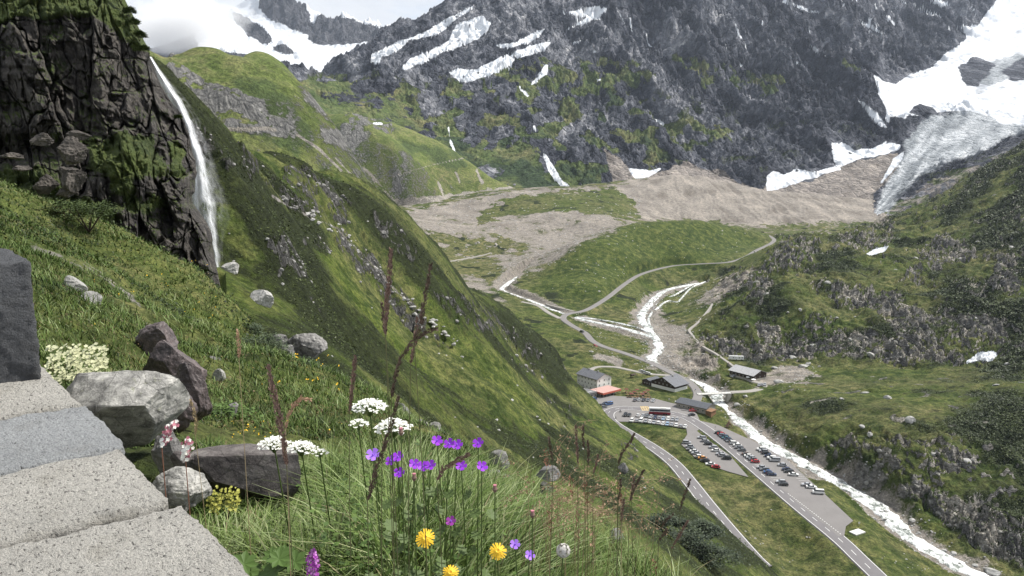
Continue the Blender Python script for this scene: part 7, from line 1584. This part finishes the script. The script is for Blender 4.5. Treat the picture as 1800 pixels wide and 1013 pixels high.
# lobed leaves by the wall
for i, (x, y, lb) in enumerate([(440, 992, 'pale lobed leaf cluster nearest the wall edge'), (475, 975, 'pale lobed leaf cluster a little right of the wall edge'), (510, 990, 'pale lobed leaf cluster left of the purple orchid')]):
    e, lt = flower_root('mantle_plant', lb, 'plant', x, y, 1.75, dy=.04, r=.002, group='lobed leaves by the wall'); rn = random.Random(x)
    for j in range(5):
        q = MB(); c = lt+Vector((rn.uniform(-.03, .03), rn.uniform(-.03, .03), rn.uniform(-.03, .01))); nn = Vector((rn.uniform(-.4, .4), -.5, 1)).normalized(); u = nn.orthogonal().normalized(); v = nn.cross(u); R_ = rn.uniform(.018, .030)
        ring = [c+(u*math.cos(a)+v*math.sin(a))*R_*(1+.22*math.cos(a*7))+nn*R_*.2 for a in [2*math.pi*k/28 for k in range(28)]]
        for k in range(28): q.quad(c, ring[k], ring[(k+1) % 28])
        q.build('leaf', mGrL, e)

# ---- heath and scrub over the far slopes, boulders on the valley floor
def scrub(layname, thr, n_, sz, cols, name, label, cond=None, seed=1, hgt=.5, up=.9):
    X_, Y_, Z_, px, py, mk = LAY[layname]; r_ = np.random.default_rng(seed); ok = (mk['shrub'] > thr) & (mk['rock'] < .5) & (mk['scree'] < .3) & (mk['snow'] < .2)
    if cond is not None: ok &= cond(X_, Y_, Z_, px, py)
    idx = np.flatnonzero(ok.ravel()); idx = r_.choice(idx, min(n_, len(idx)*3)); x = X_.ravel()[idx]; y = Y_.ravel()[idx]; z = Z_.ravel()[idx]; s = sz*y*r_.uniform(.4, 1.3, len(x))*(.4+mk['shrub'].ravel()[idx])
    x = x+r_.normal(0, 1, len(x))*s*.8; y = y+r_.normal(0, 1, len(x))*s*.8; z = z+r_.uniform(-.1, hgt, len(x))*s
    a = r_.uniform(0, 6.28, len(x)); el = r_.uniform(-.3, up, len(x)); u = np.stack([np.cos(a)*np.cos(el), np.sin(a)*np.cos(el), np.sin(el)], -1); a2 = a+1.6; w_ = np.stack([np.cos(a2), np.sin(a2), r_.uniform(-.6, .6, len(x))], -1); p = np.stack([x, y, z], -1)
    co = np.stack([p-w_*(s*.4)[:, None], p+w_*(s*.4)[:, None], p+u*s[:, None]], 1).reshape(-1, 3); v = np.repeat(np.clip(r_.normal(.42, .13, len(x))+.6*fbm(x/20, y/20, 3, seed), 0, 1), 3)
    attr_mesh(name, co, np.arange(len(co)).reshape(-1, 3), v, leafmat(name+'_leaves', cols), 3, label, 'scrub', 'stuff')
scrub('green_slope', .42, 100000, .0021, [(.010, .018, .005), (.028, .043, .010), (.056, .078, .016), (.092, .11, .028)], 'heath_scrub', 'low dark alpine heath clothing the near mountainside', seed=3)
scrub('valley_floor', .50, 90000, .0018, [(.016, .026, .008), (.030, .045, .011), (.052, .072, .017), (.08, .098, .028)], 'alder_scrub', 'dark dwarf scrub over the rocky right-hand hill', cond=lambda X_, Y_, Z_, px, py: (px > 1240) & (Y_ < 1150), seed=4)
protos = []
for i in range(7):
    v, f = rock_shape(400+i, 3, 9, .14, (1, .8, .62)); protos.append(np_mesh('boulder', v, f, mFarB, parent='mesh', nv=3))
def numw(n):
    U = ['', 'first', 'second', 'third', 'fourth', 'fifth', 'sixth', 'seventh', 'eighth', 'ninth', 'tenth', 'eleventh', 'twelfth', 'thirteenth', 'fourteenth', 'fifteenth', 'sixteenth', 'seventeenth', 'eighteenth', 'nineteenth']; T = ['', '', 'twenty', 'thirty', 'forty', 'fifty', 'sixty', 'seventy', 'eighty', 'ninety']; TO = ['', '', 'twentieth', 'thirtieth', 'fortieth', 'fiftieth', 'sixtieth', 'seventieth', 'eightieth', 'ninetieth']
    if n < 20: return U[n]
    if n < 100: return TO[n//10] if n % 10 == 0 else T[n//10]+'-'+U[n % 10]
    return 'hundredth' if n == 100 else 'hundred and '+numw(n-100)
BLD = {}
def boulder_at(x, y, z, s, label, group, m=None):
    o = bpy.data.objects.new('boulder', protos[random.randrange(7)]); COL.objects.link(o); o.location = (x, y, z); k = s; o.scale = (k*random.uniform(.8, 1.2), k, k*random.uniform(.7, 1.1)); o.rotation_euler = (random.uniform(-.3, .3), random.uniform(-.3, .3), random.uniform(0, 6.3)); tag(o, label, 'boulder', group); BLD.setdefault(group, []).append(o)
XB, YB, ZB, PXB, PYB, MKB = LAY['valley_floor']; lnyb = np.log(YB[:, 0]); tb = XB[0]/YB[0]
def zat(x, y):
    """height of the finished valley mesh, bilinear"""
    i = np.clip(np.interp(math.log(y), lnyb, np.arange(len(lnyb))), 0, len(lnyb)-1.001); j = np.clip(np.interp(x/y, tb, np.arange(len(tb))), 0, len(tb)-1.001); a, b_ = int(i), int(j); fa, fb = i-a, j-b_
    return (ZB[a, b_]*(1-fb)+ZB[a, b_+1]*fb)*(1-fa)+(ZB[a+1, b_]*(1-fb)+ZB[a+1, b_+1]*fb)*fa
random.seed(21); q = RIV
for i in range(70):
    k = random.randrange(int(len(q)*.05), int(len(q)*.97)); s_ = random.choice([-1, 1]); off = random.uniform(2.0, 8.5)*s_; tdir = q[min(k+1, len(q)-1)]-q[k-1]; tdir = tdir/np.hypot(tdir[0], tdir[1]); x = q[k][0]-tdir[1]*off; y = q[k][1]+tdir[0]*off
    boulder_at(x, y, zat(x, y)+.1, random.uniform(.6, 1.7), 'grey boulder lying at the edge of the white stream', 'boulders along the stream')
for i in range(60):
    k = random.randrange(int(len(q)*.12), int(len(q)*.97)); off = random.uniform(-2.6, 2.6); tdir = q[min(k+1, len(q)-1)]-q[k-1]; tdir = tdir/np.hypot(tdir[0], tdir[1]); boulder_at(q[k][0]-tdir[1]*off, q[k][1]+tdir[0]*off, q[k][2]-.30, random.uniform(.5, 1.25), 'dark boulder standing in the white stream', 'boulders in the stream')
hb = [(1348,516),(1407,548),(1385,545),(1455,500),(1490,520),(1505,545),(1470,560),(1590,575),(1575,470),(1610,450),(1650,455),(1690,450),(1712,567),(1760,490),(1420,640),(1362,648),(1393,630),(1530,628),(1480,705),(1600,740),(1700,810),(1515,750),(1530,765),(1440,640),(1370,672),(1412,645),(1310,700),(1295,708),(1640,800),(1560,700),(1495,590),(1430,600),(1345,575),(1520,690),(1750,680),(1770,640),(1480,815),(1720,420),(1780,430),(1745,1000)]
for i, (x, y) in enumerate(hb):
    p = TB.hit(x, y, 260, 1200); boulder_at(p.x, p.y, zat(p.x, p.y)+.3, random.uniform(1.6, 3.6), 'pale rounded boulder bedded in the scrub of the right-hand hill', 'boulders on the right-hand hill')
random.seed(31)
for i in range(60):
    x, y = random.choice([(random.uniform(1000, 1330), random.uniform(405, 515)), (random.uniform(1380, 1640), random.uniform(930, 1010)), (random.uniform(1230, 1440), random.uniform(880, 1000)), (random.uniform(1040, 1140), random.uniform(570, 650)), (random.uniform(1150, 1260), random.uniform(560, 660)), (random.uniform(790, 990), random.uniform(380, 460))])
    p = TB.hit(x, y, 260, 1500)
    if float(flat_field(np.array([p.x]), np.array([p.y]))[0][0]) > .2: continue
    boulder_at(p.x, p.y, zat(p.x, p.y)+.1, random.uniform(.45, 1.1)*(p.y/500), 'small pale boulder scattered in the valley meadow', 'boulders in the valley meadow')
XA, YA, ZA, PXA, PYA, MKA = LAY['green_slope']; random.seed(41); va = np.flatnonzero((MKA['rock'].ravel() < 2) & (PYA.ravel() < 900) & (PXA.ravel() > 400) & (YA.ravel() > 75) & (YA.ravel() < 430) & (PXA.ravel() < 1150))
qxa, qya = proj(XA.ravel()[va], YA.ravel()[va], ZA.ravel()[va])
for i in range(64):
    k = va[random.randrange(len(va))]; x, y, z = XA.ravel()[k], YA.ravel()[k], ZA.ravel()[k]; boulder_at(x, y, z, random.uniform(.0012, .0035)*y, 'weathered pale stone bedded in the heath of the green slope', 'stones on the green slope')
for (a0, a1, n_) in (((478,345),(600,405),16), ((600,405),(700,515),34), ((700,515),(800,600),30)):
    for i in range(n_):
        t = random.random(); px = a0[0]+(a1[0]-a0[0])*t+random.gauss(0, 4); py = a0[1]+(a1[1]-a0[1])*t+random.gauss(0, 4); p = TA.hit(px, py, 60, 520); boulder_at(p.x, p.y, p.z, random.uniform(.3, 1.0), 'grey stone in the stony gully down the green slope', 'stones in the gully')
for g, os_ in BLD.items():      # tell them apart by their place
    vert = 'stream' in g; key = (lambda o: -proj(o.location.x, o.location.y, o.location.z)[1]) if vert else (lambda o: proj(o.location.x, o.location.y, o.location.z)[0])
    for i, o in enumerate(sorted(os_, key=key)): o['label'] = {'boulders along the stream': 'grey stream-edge boulder, ', 'boulders in the stream': 'dark boulder in white water, ', 'boulders on the right-hand hill': 'pale boulder in right-hand scrub, ', 'boulders in the valley meadow': 'small pale meadow boulder, ', 'stones on the green slope': 'pale stone on green slope, ', 'stones in the gully': 'grey stone in stony gully, '}[g]+numw(i+1)+(' of its kind from the bottom' if vert else ' of its kind from the left')
# loose stones along the streams as one mass
def rubble(name, label, pts, m_, seed):
    r_ = np.random.default_rng(seed); v0, f0 = rock_shape(500, 2, 7, .16, (1, .8, .6)); C_ = []; F_ = []
    for i, (x, y, z, s) in enumerate(pts): a = r_.uniform(0, 6.28); c_, s_ = math.cos(a), math.sin(a); v = v0*s; C_.append(np.stack([v[:, 0]*c_-v[:, 1]*s_+x, v[:, 0]*s_+v[:, 1]*c_+y, v[:, 2]+z], -1)); F_.append(f0+i*len(v0))
    tag(np_mesh(name, np.vstack(C_), np.vstack(F_), m_, nv=3), label, 'stones', kind='stuff')
pts = []; r_ = np.random.default_rng(8)
for ln, n_, w0, w1 in ((RIV, 1500, 3.2, 13), (RIV2, 450, 3, 11), (RIV3, 200, 2, 6)):
    for i in range(n_):
        k = r_.integers(1, len(ln)-1); td = ln[k+1]-ln[k-1]; td = td/np.hypot(td[0], td[1]); off = (w0+(w1-w0)*r_.uniform(0, 1)**1.7)*r_.choice([-1, 1]); x = ln[k][0]-td[1]*off; y = ln[k][1]+td[0]*off; pts.append((x, y, zat(x, y), r_.uniform(.2, .65)))
rubble('stream_rubble', 'loose grey stones strewn along both banks of the streams', pts, mFarB, 9)
def sample_mask(lay, w_, n_, seed, lo=.0012, hi=.004, sink=.25):
    X_, Y_, Z_, px, py, mk = LAY[lay]; r_ = np.random.default_rng(seed); p = np.clip(w_, 0, None).ravel()*1.0; p /= p.sum(); k = r_.choice(len(p), n_, p=p); s = np.exp(r_.uniform(math.log(lo), math.log(hi), n_))*Y_.ravel()[k]
    return [(X_.ravel()[a], Y_.ravel()[a], Z_.ravel()[a]-b*sink, b) for a, b in zip(k, s)]
_, YB_, _, pxb, pyb, mkb = LAY['valley_floor']; qxb, qyb = proj(XB, YB, ZB); side_ = (qxb > 1235)*(YB < 1150)
rubble('bedrock_knobs', 'rounded pale bedrock knobs breaking through the right-hand hill', sample_mask('valley_floor', side_*sstep(.40, .6, mkb['rock']), 380, 61, .0014, .0060, .62), rock_mat('pale_bedrock', (.05, .048, .045), (.17, .165, .15), (.36, .35, .32), 7, .2), 62)
md = pm(qxb, qyb, [[(990,405),(1150,392),(1340,412),(1290,455),(1050,520),(960,500)],[(640,345),(1130,330),(1120,400),(960,480),(880,520),(760,420)],[(1230,880),(1300,900),(1420,1000),(1330,1000)],[(1500,930),(1640,1000),(1560,1013)],[(1010,555),(1200,600),(1250,670),(1040,640)],[(1300,640),(1440,640),(1440,690),(1340,690)],[(1120,520),(1330,470),(1250,600),(1160,600)]], 6, 6, XB, YB, 20)
fl_ = flat_field(XB, YB)[0] < .05
rubble('meadow_stones', 'small pale stones scattered over the valley meadows and gravel', sample_mask('valley_floor', md*fl_*(.15+mkb['scree']), 2600, 63, .0005, .0017, .2), mFarB, 64)
_, YA_, _, pxa, pya, mka = LAY['green_slope']
rubble('slope_knobs', 'grey rock knobs breaking through the heath of the near mountainside', sample_mask('green_slope', sstep(.3, .5, mka['rock'])*(YA_ > 80), 350, 65, .0012, .0045, .5), mGrey, 66)
#@@END50
# ================================================================== HAZE
m = bpy.data.materials.new('valley_air'); m.use_nodes = True; n = NT(m.node_tree)
pv = n.node('ShaderNodeVolumePrincipled'); pv.inputs["Density"].default_value = .000026; pv.inputs['Color'].default_value = (.74, .84, 1, 1); pv.inputs['Anisotropy'].default_value = .2
o_ = n.node('ShaderNodeOutputMaterial'); n.l.new(pv.outputs[0], o_.inputs['Volume'])
q = MB(); q.box(-3200, 3800, -60, 6600, -120, 1900); o = q.build('haze', m); o['kind'] = 'stuff'
tag(o, 'thin pale air lying over the whole valley', 'haze')
# a bank of cloud caught on the far peak
def cloud_bank(name, px, py, d, sx, sy, sz, dens, seed, label):
    m = bpy.data.materials.new(name+'_vapour'); m.use_nodes = True; n = NT(m.node_tree)
    tc = n.node('ShaderNodeTexCoord'); g = n.node('ShaderNodeVectorMath', operation='LENGTH'); n.l.new(tc.outputs['Object'], g.inputs[0])
    ns = n.noise(1.9, 5, .6, n.coord(scale=(1, 1, .8), kind='Object'), .3)
    dd = n.math('MULTIPLY', n.mr(n.math('ADD', n.math('SUBTRACT', 1.0, g.outputs['Value']), n.math('MULTIPLY', n.math('SUBTRACT', ns, .5), 1.7)), .28, .62), dens)
    pv = n.node('ShaderNodeVolumePrincipled'); n.put(pv.inputs['Density'], dd); pv.inputs['Color'].default_value = (1, 1, 1, 1); pv.inputs['Anisotropy'].default_value = .3
    pv.inputs['Emission Strength'].default_value = 0
    o_ = n.node('ShaderNodeOutputMaterial'); n.l.new(pv.outputs[0], o_.inputs['Volume'])
    v, f = ICO[3]; o = np_mesh(name, v+.0, f, m, nv=3); o.location = P(px, py, d); o.scale = (sx, sy, sz); o['kind'] = 'stuff'; tag(o, label, 'cloud'); return o
cloud_bank('cloud', 315, 45, 4350, 430, 300, 230, .010, 1, 'white cloud bank wrapping the left foot of the far peak')
